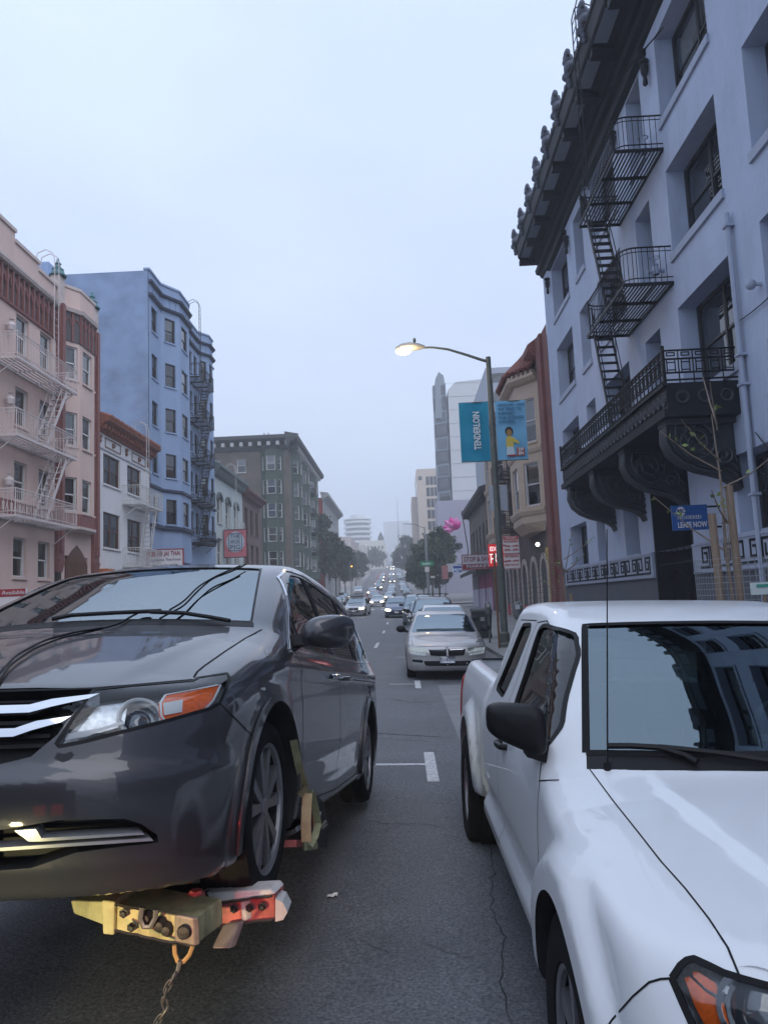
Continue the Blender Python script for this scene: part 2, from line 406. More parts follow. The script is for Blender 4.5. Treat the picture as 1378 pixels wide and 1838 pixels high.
class Surf:
    def __init__(s, F, V, f, Mw=None):
        s.F = F; s.bvh = BVHTree.FromPolygons([tuple(p) for p in V], f)
        s.Mw = Mw
        if Mw is not None:
            inv = Mw.inverted(); s.o = np.array(inv@Vector(CAMC.tolist())); s.R = np.array(inv.to_3x3())
    def cast(s, o, d):
        d = np.array(d, float)/np.linalg.norm(d); h = s.bvh.ray_cast(Vector(o), Vector(d))
        return None if h[0] is None else (np.array(h[0]), d)
    def refine(s, H):
        """slide the hits along their rays onto the exact skin"""
        P = np.array([h[0] for h in H]); D = np.array([h[1] for h in H])
        for _ in range(2):
            gd = np.sum(s.F.grad(P)*D, 1); f = s.F(P[:,0],P[:,1],P[:,2]); st = np.where(np.abs(gd) > .15, -f/np.where(np.abs(gd) > .15, gd, 1), 0); st = np.where(np.abs(st) > .03, 0, st)
            P = P+D*st[:,None]
        return P
    def _px(s, u, v, c=None):
        for k in range(12):
            p = s.cast(s.o, s.R@ray(u, v))
            if p is not None: return p
            if c is None: return None
            u += (c[0]-u)*.04; v += (c[1]-v)*.04
    def _ax(s, a, b, axis, c=None):
        for k in range(14):
            if axis == '+x': o, d = (3.,a,b), (-1,0,0)
            elif axis == '-x': o, d = (-3.,a,b), (1,0,0)
            elif axis == 'f': o, d = (a,-3.,b), (0,1,0)
            elif axis == 'r': o, d = (a,9.,b), (0,-1,0)
            else: o, d = (a,b,4.), (0,0,-1)
            p = s.cast(o, d)
            if p is not None: return p
            if c is None: return None
            a += (c[0]-a)*.04; b += (c[1]-b)*.04
    def px(s, u, v): h = s._px(u, v); return None if h is None else s.refine([h])[0]
    def ax(s, a, b, axis): h = s._ax(a, b, axis); return None if h is None else s.refine([h])[0]
    def patch(s, poly, mode='px', step=None):
        step = step or (7. if mode == 'px' else .05)
        vs, tr, bd = cdt_fill(poly, step); c = np.mean(np.array(poly, float), 0)
        H = [(s._px(v[0], v[1], c) if mode == 'px' else s._ax(v[0], v[1], mode, c)) for v in vs]
        ok = [h for h in H if h is not None][0]
        P = s.refine([h if h is not None else ok for h in H])
        return P, s.F.grad(P), tr, bd
    def line(s, pts, mode='px', step=None):
        q = densify(pts, step or (5. if mode == 'px' else .03), closed=False)
        r = [(s._px(*a) if mode == 'px' else s._ax(a[0], a[1], mode)) for a in q]; r = [h for h in r if h is not None]
        return s.refine(r) if len(r) > 1 else np.zeros((0,3))
def panel(name, pt, off, th, material, parent, mirror=False, double=False):
    """a sheet that follows the skin, th thick"""
    P, N, tr, bd = pt
    if mirror: P = P*[-1,1,1]; N = N*[-1,1,1]; tr = [t[::-1] for t in tr]
    n = len(P); V = list(P+N*(off+th)); f = [tuple(t) for t in tr]; nr = list(N); k = len(bd)
    # make the winding agree with the normals
    a, b, c = [V[i] for i in f[0]]
    if np.cross(b-a, c-a)@N[f[0][0]] < 0: f = [t[::-1] for t in f]
    base = n
    if th > 0:
        V += [P[i]+N[i]*off for i in bd]; nr += [N[i] for i in bd]
        f += [(bd[i], bd[(i+1)%k], base+(i+1)%k, base+i) for i in range(k)]
    me = bpy.data.meshes.new(name); me.from_pydata([tuple(map(float, p)) for p in V], [], f); me.shade_smooth()
    cen = np.mean(P, 0); nl = []
    nt_ = len(tr)
    for pi, p in enumerate(me.polygons):
        for vi in p.vertices: nl.append(tuple(nr[vi]) if pi < nt_ else tuple(p.normal))
    me.normals_split_custom_set(nl)
    return link(name, me, material, parent)
def ribbon(name, L, N, w, off, material, parent, th=0., mirror=False):
    """a strip along a line on the skin"""
    if len(L) < 2: return None
    if mirror: L = L*[-1,1,1]; N = N*[-1,1,1]
    m = MB(); T = np.gradient(L, axis=0); T /= np.linalg.norm(T, axis=1, keepdims=True)+1e-12
    B = np.cross(N, T); B /= np.linalg.norm(B, axis=1, keepdims=True)+1e-12
    a = L+B*w/2+N*off; b = L-B*w/2+N*off; n = len(L)
    if th > 0:
        a2 = a+N*th; b2 = b+N*th
        m.add(list(a)+list(b)+list(a2)+list(b2), [q for i in range(n-1) for q in ((2*n+i,2*n+i+1,3*n+i+1,3*n+i),(i,i+1,2*n+i+1,2*n+i),(n+i,3*n+i,3*n+i+1,n+i+1))]+[(0,2*n,3*n,n),(n-1,2*n-1,4*n-1,3*n-1)])
    else: m.add(list(a)+list(b), [(i,i+1,n+i+1,n+i) for i in range(n-1)])
    return m.build(name, material, parent, world=False, smooth=True)
def seam(s, pts, material, parent, w=.006, mode='px', name='panel_seam', off=.0012, th=0., both=False):
    L = s.line(pts, mode)
    if len(L) < 2: return
    N = s.F.grad(L); ribbon(name, L, N, w, off, material, parent, th)
    if both: ribbon(name, L, N, w, off, material, parent, th, mirror=True)
def prism_cut(pt, out, inn, d=None):
    """closed cutter through the skin over a patch"""
    P, N, tr, bd = pt; d = np.mean(N, 0) if d is None else np.array(d, float); d /= np.linalg.norm(d)
    n = len(P); V = list(P+d*out)+list(P-d*inn); k = len(bd)
    f = [tuple(t) for t in tr]+[tuple(i+n for i in t[::-1]) for t in tr]+[(bd[i], bd[(i+1)%k], n+bd[(i+1)%k], n+bd[i]) for i in range(k)]
    return raw_mesh('cut', V, f)
def mir(me):
    c = me.copy(); c.transform(Matrix.Diagonal((-1,1,1,1))); c.flip_normals(); return c
def flat_sheet(name, pt, inset, material, parent, mirror=False, d=None):
    """the patch pushed straight inwards"""
    P, N, tr, bd = pt; d = np.mean(N, 0) if d is None else np.array(d, float); d /= np.linalg.norm(d)
    Q = P-d*inset
    if mirror: Q = Q*[-1,1,1]
    m = MB(); m.add(list(Q), tr); return m.build(name, material, parent, world=False, smooth=True)
def wheel(parent, c, sgn, R, rr, w, spokes, mt_t, mt_r, mt_d, n=40, style=0):
    """tyre with a rim; sgn = side the face looks to"""
    cx, cyy, cz = c; ax = (sgn, 0, 0)
    m = MB(); h = w/2
    m.lathe([(rr*.9,-h*.9),(rr+.012,-h*.95),(R*.86,-h),(R*.965,-h*.9),(R,-h*.62),(R*1.002,-h*.2),(R*.994,-h*.17),(R*.994,-h*.1),(R*1.002,-h*.07),(R*1.002,h*.07),(R*.994,h*.1),(R*.994,h*.17),(R*1.002,h*.2),(R,h*.62),(R*.965,h*.9),(R*.86,h),(rr+.012,h*.95),(rr,h*.8)], c, ax, n)
    tyre = m.build('wheel', mt_t, parent, smooth=True, world=False, angle=50)
    r = MB(); r.lathe([(rr*.985,h*.74),(rr*1.03,h*.86),(rr*1.03,h*.9),(rr*.96,h*.84),(rr*.95,h*.7)], c, ax, n)
    r.lathe([(.0,h*.82),(rr*.13,h*.82),(rr*.17,h*.74),(rr*.2,h*.4)], c, ax, 20)
    d = MB(); d.lathe([(rr,-h*.9),(rr*.97,-h*.6),(rr*.97,h*.74)], c, ax, n); d.lathe([(0,h*.12),(rr*.96,h*.12)], c, ax, n); d.lathe([(0,h*.3),(rr*.62,h*.3),(rr*.62,h*.15)], c, ax, 24)
    for k in range(spokes):
        a0 = 2*math.pi*(k+.25)/spokes
        for da in ((-.24, .24) if style == 0 else (0.,)):
            a1 = a0+da*1.15; i0 = a0+da*.5
            def P(rad, ang, hh): return (cx+sgn*hh, cyy+rad*math.cos(ang), cz+rad*math.sin(ang))
            q = []
            w0, w1 = (.40, .105) if style == 0 else (.32, .17)
            for hh in (h*.42, h*.78):
                q += [P(rr*.15, i0-w0, hh), P(rr*.97, a1-w1, hh), P(rr*.97, a1+w1, hh), P(rr*.15, i0+w0, hh)]
            r.hexa(q)
    rim = r.build('rim', mt_r, tyre, smooth=True, world=False, angle=30); d.build('brake_disc', mt_d, tyre, world=False)
    return tyre
# ------------------------------------------------------------------ vehicle materials
M_tyre = mat('tyre rubber', (.010,.010,.011), .85, var=.3, scale=30, bump=.2, bscale=90, spec=.2)
M_black = mat('black trim plastic', (.009,.009,.010), .5, var=.15, scale=20, bump=.05, bscale=300, spec=.25)
M_dark = mat('dark cabin lining', (.018,.018,.02), .85, var=.2)
M_gap = mat('panel gap shadow line', (.004,.004,.005), .9, var=0)
M_chrome = mat('chrome', (.75,.76,.78), .07, metal=1., var=.04)
M_alloy = mat('alloy wheel', (.27,.27,.285), .38, metal=.65, var=.15, scale=12)
M_satin = mat('satin silver trim', (.72,.73,.75), .28, metal=.75, var=.05)
M_disc = mat('brake metal', (.03,.03,.032), .6, metal=.6)
def paint(name, col, metal=.5, rough=.32, flake=.1, dirt=.12):
    m = mat(name, col, rough, metal=metal, var=flake, scale=2.2, coat=1., dirt=dirt, dcol=tuple(c*.55+.02 for c in col))
    return m
M_lens = glass_mat('clear lamp lens', (.93,.95,.96), 1.45, .02)
M_wind = glass_mat('windscreen glass', (.30,.38,.40), 4.6, .01, gcol=(.86,.96,1.))
M_wind2 = glass_mat('teal tinted windscreen glass', (.30,.42,.44), 2.7, .01, gcol=(.72,.88,.95))
M_swin = glass_mat('tinted side glass', (.22,.25,.25), 1.75, .01)
M_farglass = glass_mat('car glass seen from afar', ior=3.6, base=(.012,.016,.018), gcol=(.80,.93,1.))
M_amber = mat('amber lamp', (.75,.13,.02), .12, var=.25, scale=60, coat=1., emit=(.8,.12,.02), es=.05)
M_lampgrey = mat('lamp housing', (.34,.37,.40), .35, metal=.3, var=.3, scale=40)
M_lampwhite = mat('lamp light guide', (.78,.8,.82), .2, var=.05)
M_redlens = mat('red tail lens', (.4,.01,.012), .15, var=.1, coat=1.)
M_plate = mat('number plate white', (.85,.84,.82), .5, var=.06)
M_plate_t = mat('plate blue lettering', (.16,.18,.30), .5, var=0)
# ================================================================== the setting
prof = curve([(-60,0),(0,0),(30,.03),(55,.42),(78,.80),(98,1.05),(142,2.3),(200,5.),(300,12.),(450,22.5),(620,33.),(900,52.)], n=1500, sm=4)
def pz(Y): return float(prof(np.array([float(Y)]))[0])
def shx(Y): return -.012*max(0., Y-100.)
def rz(X, Y): return pz(Y)+.12-.03*abs(X-shx(Y)+4.)
KL, KR = -10.6, 2.6
def asphalt():
    m, t, b = nodes('asphalt'); N = t.nodes.new; Lk = t.links.new
    tc = N('ShaderNodeTexCoord')
    def noise(s, d=6., r=.6):
        n = N('ShaderNodeTexNoise'); n.inputs['Scale'].default_value = s; n.inputs['Detail'].default_value = d; n.inputs['Roughness'].default_value = r; Lk(tc.outputs['Object'], n.inputs['Vector']); return n
    def ramp(src, p0, c0, p1, c1):
        r = N('ShaderNodeValToRGB'); r.color_ramp.elements[0].position = p0; r.color_ramp.elements[0].color = (*c0,1); r.color_ramp.elements[1].position = p1; r.color_ramp.elements[1].color = (*c1,1); Lk(src, r.inputs[0]); return r
    big = noise(.55, 7., .68); r1 = ramp(big.outputs['Fac'], .35, (.096,.099,.107), .66, (.19,.194,.206))
    fine = noise(62., 4., .8); r2 = ramp(fine.outputs['Fac'], .38, (.40,.40,.41), .68, (1.5,1.5,1.5))
    mul = N('ShaderNodeMixRGB'); mul.blend_type = 'MULTIPLY'; mul.inputs[0].default_value = 1.; Lk(r1.outputs[0], mul.inputs[1]); Lk(r2.outputs[0], mul.inputs[2])
    vo = N('ShaderNodeTexVoronoi'); vo.inputs['Scale'].default_value = 75.; Lk(tc.outputs['Object'], vo.inputs['Vector'])
    r3 = ramp(vo.outputs['Color'], .84, (0,0,0), .96, (.8,.8,.8)); st = N('ShaderNodeMixRGB'); Lk(r3.outputs[0], st.inputs[0]); Lk(mul.outputs[0], st.inputs[1]); st.inputs[2].default_value = (.23,.23,.235,1)
    # cracks
    wn_ = noise(1.2, 4.); va = N('ShaderNodeVectorMath'); va.operation = 'SCALE'; va.inputs['Scale'].default_value = .9; Lk(wn_.outputs['Color'], va.inputs[0])
    vb = N('ShaderNodeVectorMath'); vb.operation = 'ADD'; Lk(tc.outputs['Object'], vb.inputs[0]); Lk(va.outputs[0], vb.inputs[1])
    vc = N('ShaderNodeTexVoronoi'); vc.feature = 'DISTANCE_TO_EDGE'; vc.inputs['Scale'].default_value = .42; Lk(vb.outputs[0], vc.inputs['Vector'])
    r4 = ramp(vc.outputs['Distance'], .0035, (1,1,1), .008, (0,0,0)); msk = ramp(noise(.5, 3.).outputs['Fac'], .5, (0,0,0), .62, (1,1,1))
    cm = N('ShaderNodeMixRGB'); cm.blend_type = 'MULTIPLY'; cm.inputs[0].default_value = 1.; Lk(r4.outputs[0], cm.inputs[1]); Lk(msk.outputs[0], cm.inputs[2])
    fc = N('ShaderNodeMixRGB'); Lk(cm.outputs[0], fc.inputs[0]); Lk(st.outputs[0], fc.inputs[1]); fc.inputs[2].default_value = (.022,.022,.023,1)
    # old oil and patches
    r5 = ramp(noise(.9, 7., .7).outputs['Fac'], .60, (0,0,0), .74, (.6,.6,.6)); oc = N('ShaderNodeMixRGB'); Lk(r5.outputs[0], oc.inputs[0]); Lk(fc.outputs[0], oc.inputs[1]); oc.inputs[2].default_value = (.045,.045,.048,1)
    Lk(oc.outputs[0], b.inputs['Base Color'])
    r6 = ramp(big.outputs['Fac'], .3, (.55,.55,.55), .7, (.8,.8,.8)); Lk(r6.outputs[0], b.inputs['Roughness'])
    bp = N('ShaderNodeBump'); bp.inputs['Strength'].default_value = .55; bp.inputs['Distance'].default_value = .006; Lk(fine.outputs['Fac'], bp.inputs['Height']); Lk(bp.outputs[0], b.inputs['Normal'])
    return m
M_asph = asphalt()
M_conc = mat('pavement concrete', (.26,.255,.25), .85, var=.2, scale=1.5, bump=.25, bscale=60, dirt=.5, dcol=(.09,.085,.08))
M_gutter = mat('gutter concrete', (.235,.235,.24), .8, var=.18, scale=2.5, bump=.3, bscale=60, dirt=.4, dcol=(.1,.1,.1))
M_mark = mat('worn road paint', (.58,.58,.58), .8, var=.3, scale=22, dirt=1., dcol=(.12,.12,.125))
YS = list(np.arange(-30, 60, 2.))+list(np.arange(60, 160, 5.))+list(np.arange(160, 920, 20.))
def strip(name, xs, zf, m, ys=YS, world=True):
    mb = MB(); n = len(xs)
    for Y in ys:
        for x in xs: mb.v.append((x+shx(Y), float(Y), float(zf(x, Y))))
    mb.n = len(mb.v); mb.f = [(i*n+k, i*n+k+1, (i+1)*n+k+1, (i+1)*n+k) for i in range(len(ys)-1) for k in range(n-1)]
    return mb.build(name, m)
def zr(x, Y): return pz(Y)+.12-.03*abs(x+4.)
struct(strip('road', [KL,-8.,-4.,0.,KR], zr, M_asph))
struct(strip('ground', [-900,-300,-60,-20,8,60,300,900], lambda x, Y: pz(Y)-.6, mat('ground beyond', (.12,.12,.12), .9), YS))
# Larkin, the cross street
LY0, LY1 = 79., 96.
mb = MB(); ys = [LY0, 84., 90., LY1]; xs = [-120., KL-.5, KR+.5, 120.]
mb.v = [(x, y, pz(y)-.084-(.0 if abs(x) < 20 else 0)) for y in ys for x in xs]; mb.n = len(mb.v); mb.f = [(i*4+k, i*4+k+1, (i+1)*4+k+1, (i+1)*4+k) for i in range(3) for k in range(3)]
struct(mb.build('cross_street', M_asph))
for side, kx, fx in (('left', KL, -30.), ('right', KR, 24.)):
    for a, b in ((-30., LY0), (LY1, 900.)):
        ys = [y for y in YS if a < y < b]; ys = [a]+ys+[b]; s = 1 if side == 'right' else -1
        struct(strip('sidewalk', [kx+s*.16, fx] if s > 0 else [fx, kx+s*.16], lambda x, Y: pz(Y)+.12-.03*6.6+.13+.004*0, M_conc, ys))
        mb = MB(); w = .16
        for i in range(len(ys)-1):
            Y0, Y1 = ys[i], ys[i+1]; q = []
            for (x, dz) in ((kx, -.2), (kx+s*w, -.2), (kx+s*w, .131), (kx, .115)):
                q.append((x, dz))
            o = mb.n
            for Y in (Y0, Y1):
                for x, dz in q: mb.v.append((x+shx(Y), Y, pz(Y)+.12-.198+dz))
            mb.n = len(mb.v); mb.f += [(o+3,o+2,o+6,o+7),(o+0,o+3,o+7,o+4)]
        struct(mb.build('kerb', M_gutter))
# gutter slab and marks on the road
def road_patch(name, x0, x1, y0, y1, m, dz=.004, n=1):
    mb = MB(); ys = np.linspace(y0, y1, max(2, int((y1-y0)/3)+2)); 
    for Y in ys:
        for x in (x0, x1): mb.v.append((x+shx(Y), Y, zr(x, Y)+dz))
    mb.n = len(mb.v); mb.f = [(2*i, 2*i+1, 2*i+3, 2*i+2) for i in range(len(ys)-1)]
    return struct(mb.build(name, m))
road_patch('gutter_slab', .58, KR, 9.2, 15.15, M_gutter)
for Y in (8.0, 15.45, 22.6): road_patch('parking_mark', -.36 if Y < 20 else -.3, .14, Y-.045, Y+.045, M_mark); road_patch('parking_mark', .14, .25, Y-.75, Y+.62, M_mark)
for Y0, Y1 in ((27.,30.2),(37.3,39.6),(46.2,48.6),(58.,60.4),(72.5,75.)): road_patch('lane_dash', -1.13, -1.01, Y0, Y1, M_mark)
for Y0, Y1 in ((31.,33.),(43.,45.2),(55.,57.2),(67.,69.4)): road_patch('lane_dash', -4.45, -4.33, Y0, Y1, M_mark)
for k in range(10): road_patch('crosswalk_bar', -9.8+k*1.25, -9.25+k*1.25, 75.6, 78.6, M_mark)
for k in range(10): road_patch('crosswalk_bar', -9.8+k*1.25, -9.25+k*1.25, 97., 100., M_mark)
road_patch('bus_lane', -7.2, -3.9, 150., 330., mat('red bus lane', (.28,.06,.05), .8, var=.2), .008)

# ================================================================== building kit
class Fr:
    def __init__(s, P0, sd): s.P = np.array(P0, float); s.sd = np.array(sd, float); s.sd /= np.linalg.norm(s.sd); s.n = -np.cross([0,0,1.], s.sd)
    def __call__(s, a, z, d=0.): return tuple(s.P+s.sd*a+s.n*d+np.array([0,0,z]))
    def sub(s, a0, d0, a1, d1): p = np.array(s(a0,0,d0)); q = np.array(s(a1,0,d1)); return Fr(p, q-p), float(np.linalg.norm(q-p))
    def box(s, m, a0, a1, z0, z1, d0, d1): return m.hexa([s(a0,z0,d0), s(a1,z0,d0), s(a1,z0,d1), s(a0,z0,d1), s(a0,z1,d0), s(a1,z1,d0), s(a1,z1,d1), s(a0,z1,d1)])
def wall(m, fr, a0, a1, z0, z1, rects, depth):
    A = sorted(set([a0,a1]+[r[0] for r in rects]+[r[1] for r in rects])); Z = sorted(set([z0,z1]+[r[2] for r in rects]+[r[3] for r in rects]))
    A = [a for a in A if a0-1e-6 <= a <= a1+1e-6]; Z = [z for z in Z if z0-1e-6 <= z <= z1+1e-6]
    for i in range(len(A)-1):
        j = 0
        while j < len(Z)-1:
            ca = (A[i]+A[i+1])/2
            def hole(j): cz = (Z[j]+Z[j+1])/2; return any(r[0] < ca < r[1] and r[2] < cz < r[3] for r in rects)
            if hole(j): j += 1; continue
            k = j
            while k+1 < len(Z)-1 and not hole(k+1): k += 1
            m.add([fr(A[i],Z[j]), fr(A[i+1],Z[j]), fr(A[i+1],Z[k+1]), fr(A[i],Z[k+1])], [(0,1,2,3)]); j = k+1
    for r in rects:
        p = [(r[0],r[2]),(r[1],r[2]),(r[1],r[3]),(r[0],r[3])]
        for q in range(4):
            (a,z),(b,w) = p[q], p[(q+1)%4]; m.add([fr(a,z), fr(b,w), fr(b,w,-depth), fr(a,z,-depth)], [(0,1,2,3)])
WCACHE = {}
M_pane = glass_mat('window pane', (.8,.84,.86), 1.9, .02, wav=.12)
M_curt = [mat('pale curtain', (.68,.67,.66), .9, var=.15, scale=8, stretch=(6,6,.4)), mat('grey blind', (.42,.44,.46), .8, var=.1, stretch=(.3,.3,14), scale=4), mat('dim room', (.035,.035,.038), .9), mat('cream blind', (.5,.44,.36), .8, var=.1)]
def window(parent, fr, r, depth, mf, ms=None, cols=1, split=.5, curtain=None, fw=.06, sill=(.07,.09), double=True, cover=None, panes=True):
    """double-hung window set back in the opening r"""
    w, h = r[1]-r[0], r[3]-r[2]
    key = (round(w,2), round(h,2), round(depth,2), mf.name, cols, split, fw, sill, double)
    if key not in WCACHE:
        y = depth; m = MB()
        m.box(0,fw,y-.05,y+.06,0,h); m.box(w-fw,w,y-.05,y+.06,0,h); m.box(fw,w-fw,y-.05,y+.06,h-fw,h); m.box(fw,w-fw,y-.05,y+.06,0,fw*1.2)
        P = []
        cw = (w-2*fw)/cols
        for c in range(cols):
            x0 = fw+c*cw; x1 = x0+cw
            if c > 0: m.box(x0-.035,x0+.035,y-.04,y+.05,fw*1.2,h-fw)
            zs = h*split
            if double:
                e = .035
                m.box(x0+.036,x1-.036,y-.02,y+.03,zs-.03,zs+.03)
                for (za, zb, yy) in ((fw*1.2, zs-.03, y+.02), (zs+.03, h-fw, y-.01)):
                    m.box(x0+(.036 if c else 0),x0+(.036 if c else 0)+e,yy-.018,yy+.018,za,zb); m.box(x1-e-(.036 if c < cols-1 else 0),x1-(.036 if c < cols-1 else 0),yy-.018,yy+.018,za,zb)
                    P.append((x0+e,x1-e,za,zb,yy))
            else: P.append((x0,x1,fw,h-fw,y))
        me = bpy.data.meshes.new('window'); me.from_pydata(m.v, [], m.f)
        pm = []
        for (x0,x1,za,zb,yy) in P:
            q = bpy.data.meshes.new('pane'); q.from_pydata([(x0,yy,za),(x1,yy,za),(x1,yy,zb),(x0,yy,zb)], [], [(0,1,2,3)]); pm.append(q)
        sm = None
        if sill:
            q = MB(); q.box(-.06,w+.06,-sill[0],depth-.06,-sill[1],.0-.002); sm = bpy.data.meshes.new('sill'); sm.from_pydata(q.v, [], q.f)
        WCACHE[key] = (me, pm, sm)
    me, pm, sm = WCACHE[key]
    M = Matrix((Vector(fr.sd), Vector(-fr.n), Vector((0,0,1)))).transposed().to_4x4(); M.translation = Vector(fr(r[0], r[2]))-wloc(parent)
    def put(nm, d, mt, par, mat4=None):
        o = bpy.data.objects.new(nm, d); COL.objects.link(o); o.parent = par
        if mat4 is not None: o.matrix_local = mat4
        if not d.materials: d.materials.append(mt)
        elif d.materials[0] != mt: o.material_slots[0].link = 'OBJECT'; o.material_slots[0].material = mt
        return o
    o = put('window', me, mf, parent, M)
    if panes:
        for q in pm: put('pane', q, M_pane, o)
    if sm: put('sill', sm, ms or mf, o)
    rnd = random.random(); k = curtain if curtain is not None else (0 if rnd < .45 else 1 if rnd < .7 else 3 if rnd < .8 else 2)
    cv = cover if cover is not None else (random.choice((1.,1.,.6,.5,.35)) if k != 2 else 1.)
    q = bpy.data.meshes.new('curtain'); zb = h*(1-cv)+.02
    q.from_pydata([(fw,depth+.12,zb),(w-fw,depth+.12,zb),(w-fw,depth+.12,h-fw),(fw,depth+.12,h-fw)], [], [(0,1,2,3)]); put('curtain', q, M_curt[k], o)
    if k != 2:
        q = bpy.data.meshes.new('room'); q.from_pydata([(0,depth+.4,0),(w,depth+.4,0),(w,depth+.4,h),(0,depth+.4,h)], [], [(0,1,2,3)]); put('room', q, M_curt[2], o)
    return o
def facade(parent, fr, a0, a1, z0, z1, rects, m, depth=.18, name='wall', **kw):
    mb = MB(); wall(mb, fr, a0, a1, z0, z1, [r[:4] for r in rects], depth+.05)
    o = mb.build(name, m, parent)
    for r in rects:
        k = dict(kw); k.update(r[4] if len(r) > 4 else {})
        if not k.pop('nowin', False): window(parent, fr, r, depth, **k)
    return o
def bay(parent, fr, a0, a1, proj, cant, z0, z1, rows, m, wc=1.0, wl=.62, depth=.12, cap=True, **kw):
    """three-sided projecting bay with windows; rows = [(zb, zt)]"""
    pts = [(a0,0),(a0+cant,proj),(a1-cant,proj),(a1,0)]
    for i in range(3):
        f2, L = fr.sub(pts[i][0], pts[i][1], pts[i+1][0], pts[i+1][1]); w = min((wc if i == 1 else wl), L-.2); n = 1
        if i == 1 and wc > 2.: n = 2
        rects = []
        for (zb, zt) in rows:
            if n == 1: rects.append((L/2-w/2, L/2+w/2, zb, zt))
            else: q = (w-.3)/2; rects += [(L/2-w/2, L/2-w/2+q, zb, zt), (L/2+w/2-q, L/2+w/2, zb, zt)]
        facade(parent, f2, 0, L, z0, z1, rects, m, depth, 'bay_wall', **kw)
    for z, nm in ((z0, 'bay_floor'), (z1, 'bay_cap')): mb = MB(); mb.add([fr(a,z,d) for a,d in pts], [(0,1,2,3)]); mb.build(nm, m, parent)
def moulding(parent, fr, a0, a1, prof_, m, name='cornice', caps=True):
    """profile (d,z) run along the wall"""
    mb = MB(); n = len(prof_); mb.add([fr(a,z,d) for a in (a0,a1) for d,z in prof_], [(i,i+1,n+i+1,n+i) for i in range(n-1)]+([tuple(range(n)), tuple(range(n,2*n))[::-1]] if caps else []))
    return mb.build(name, m, parent)
def fire_escape(parent, fr, a0, a1, dep, z, m, rail=.92, bal=.13, slat=.09, stair=None, brackets=True, round_=False):
    """one balcony of a fire escape: platform > railing, stair"""
    p = MB(); t = .05
    for d in (.02, dep): fr.box(p, a0, a1, z-.09, z, d-.02, d+.02)
    for a in (a0, a1, (a0*2+a1)/3, (a0+2*a1)/3): fr.box(p, a-.02, a+.02, z-.09, z-.01, .0, dep)
    n = int((dep-.1)/slat)
    for k in range(n):
        d = .07+k*slat; fr.box(p, a0, a1, z-.022, z-.002, d, d+slat*.45)
    if brackets:
        for a in (a0+.15, a1-.15): p.bar(fr(a, z-.75, .02), fr(a, z-.08, dep-.1), .035)
    o = p.build('fire_escape', m, parent)
    r = MB()
    if round_:
        k = .35; path = [(a0,.0),(a0,dep-k)]+[(a0+k-k*math.cos(q), dep-k+k*math.sin(q)) for q in np.linspace(.3,1.57,5)]+[(a1-k+k*math.sin(q), dep-k+k*math.cos(q)) for q in np.linspace(0,1.3,5)]+[(a1,dep-k),(a1,0.)]
    else: path = [(a0,0.),(a0,dep),(a1,dep),(a1,0.)]
    for zz, w in ((rail,.022),(rail*.12,.016),(rail*.55,.012) if bal > .2 else (rail*.88,.012)): r.tube([fr(a, z+zz, d) for a, d in path], w, 5)
    P = [np.array(q) for q in path]
    for i in range(len(P)-1):
        L = np.linalg.norm(P[i+1]-P[i]); k = max(1, int(L/bal))
        for j in range(k):
            q = P[i]+(P[i+1]-P[i])*j/k; r.tube([fr(q[0], z, q[1]), fr(q[0], z+rail, q[1])], .009, 4, cap=False)
    for a, d in ((a0,dep-.01),(a1,dep-.01)): 
        if not round_: r.tube([fr(a, z-.09, d), fr(a, z+rail+.03, d)], .02, 5)
    r.build('railing', m, o)
    if stair:
        aT, aB, zB, dS = stair; s_ = MB(); wd = .5
        for d in (dS, dS+wd):
            s_.bar(fr(aT, z, d), fr(aB, zB, d), .025, .14); s_.tube([fr(aT, z+.75, d), fr(aB, zB+.75, d)], .015, 5)
            for q in (0., .33, .66, 1.): s_.tube([fr(aT+(aB-aT)*q, z+(zB-z)*q, d), fr(aT+(aB-aT)*q, z+(zB-z)*q+.75, d)], .012, 4)
        nn = max(3, int((z-zB)/.26))
        for k in range(1, nn):
            q = k/nn; a = aT+(aB-aT)*q; zz = z+(zB-z)*q; fr.box(s_, a-.09, a+.09, zz-.012, zz+.012, dS, dS+wd)
        s_.build('stair', m, o)
    return o
def ladder(parent, fr, a, z0, z1, d, m, goose=True, w=.4):
    l = MB()
    for x in (a-w/2, a+w/2):
        path = [fr(x, z0, d), fr(x, z1, d)]
        if goose: path += [fr(x, z1+.35, d-.1), fr(x, z1+.5, d-.4), fr(x, z1+.35, d-.75), fr(x, z1-.3, d-.85)]
        l.tube(path, .02, 5)
    for k in range(int((z1-z0)/.3)): l.tube([fr(a-w/2, z0+.2+k*.3, d), fr(a+w/2, z0+.2+k*.3, d)], .012, 4, cap=False)
    return l.build('roof_ladder', m, parent)
def block(parent, x0, x1, y0, y1, z0, z1, m, name='flank_wall', skip=()):
    mb = MB(); v = [(x,y,z) for z in (z0,z1) for y in (y0,y1) for x in (x0,x1)]
    f = {'-z':(0,2,3,1),'+z':(4,5,7,6),'-y':(0,1,5,4),'+y':(2,6,7,3),'-x':(0,4,6,2),'+x':(1,3,7,5)}
    mb.add(v, [q for k, q in f.items() if k not in skip]); return mb.build(name, m, parent)
LX, RX = -14.5, 7.0
FL = Fr((LX,0,0), (0,1,0)); FR = Fr((RX,0,0), (0,-1,0))
def FY_(Y): return Fr((0,Y,0), (1,0,0))
M_roof = mat('tar roof', (.06,.06,.065), .9, bump=.2)
M_iron = mat('black painted iron', (.009,.009,.011), .55, var=.25, scale=20, spec=.2)
# ================================================================== left side of the street
M_wfr_w = mat('white window paint', (.62,.62,.62), .5, var=.08, scale=10)
M_wfr_d = mat('dark window paint', (.022,.023,.027), .45, var=.2, scale=10)
M_wfr_b = mat('brown window paint', (.10,.05,.035), .5, var=.2, scale=10)
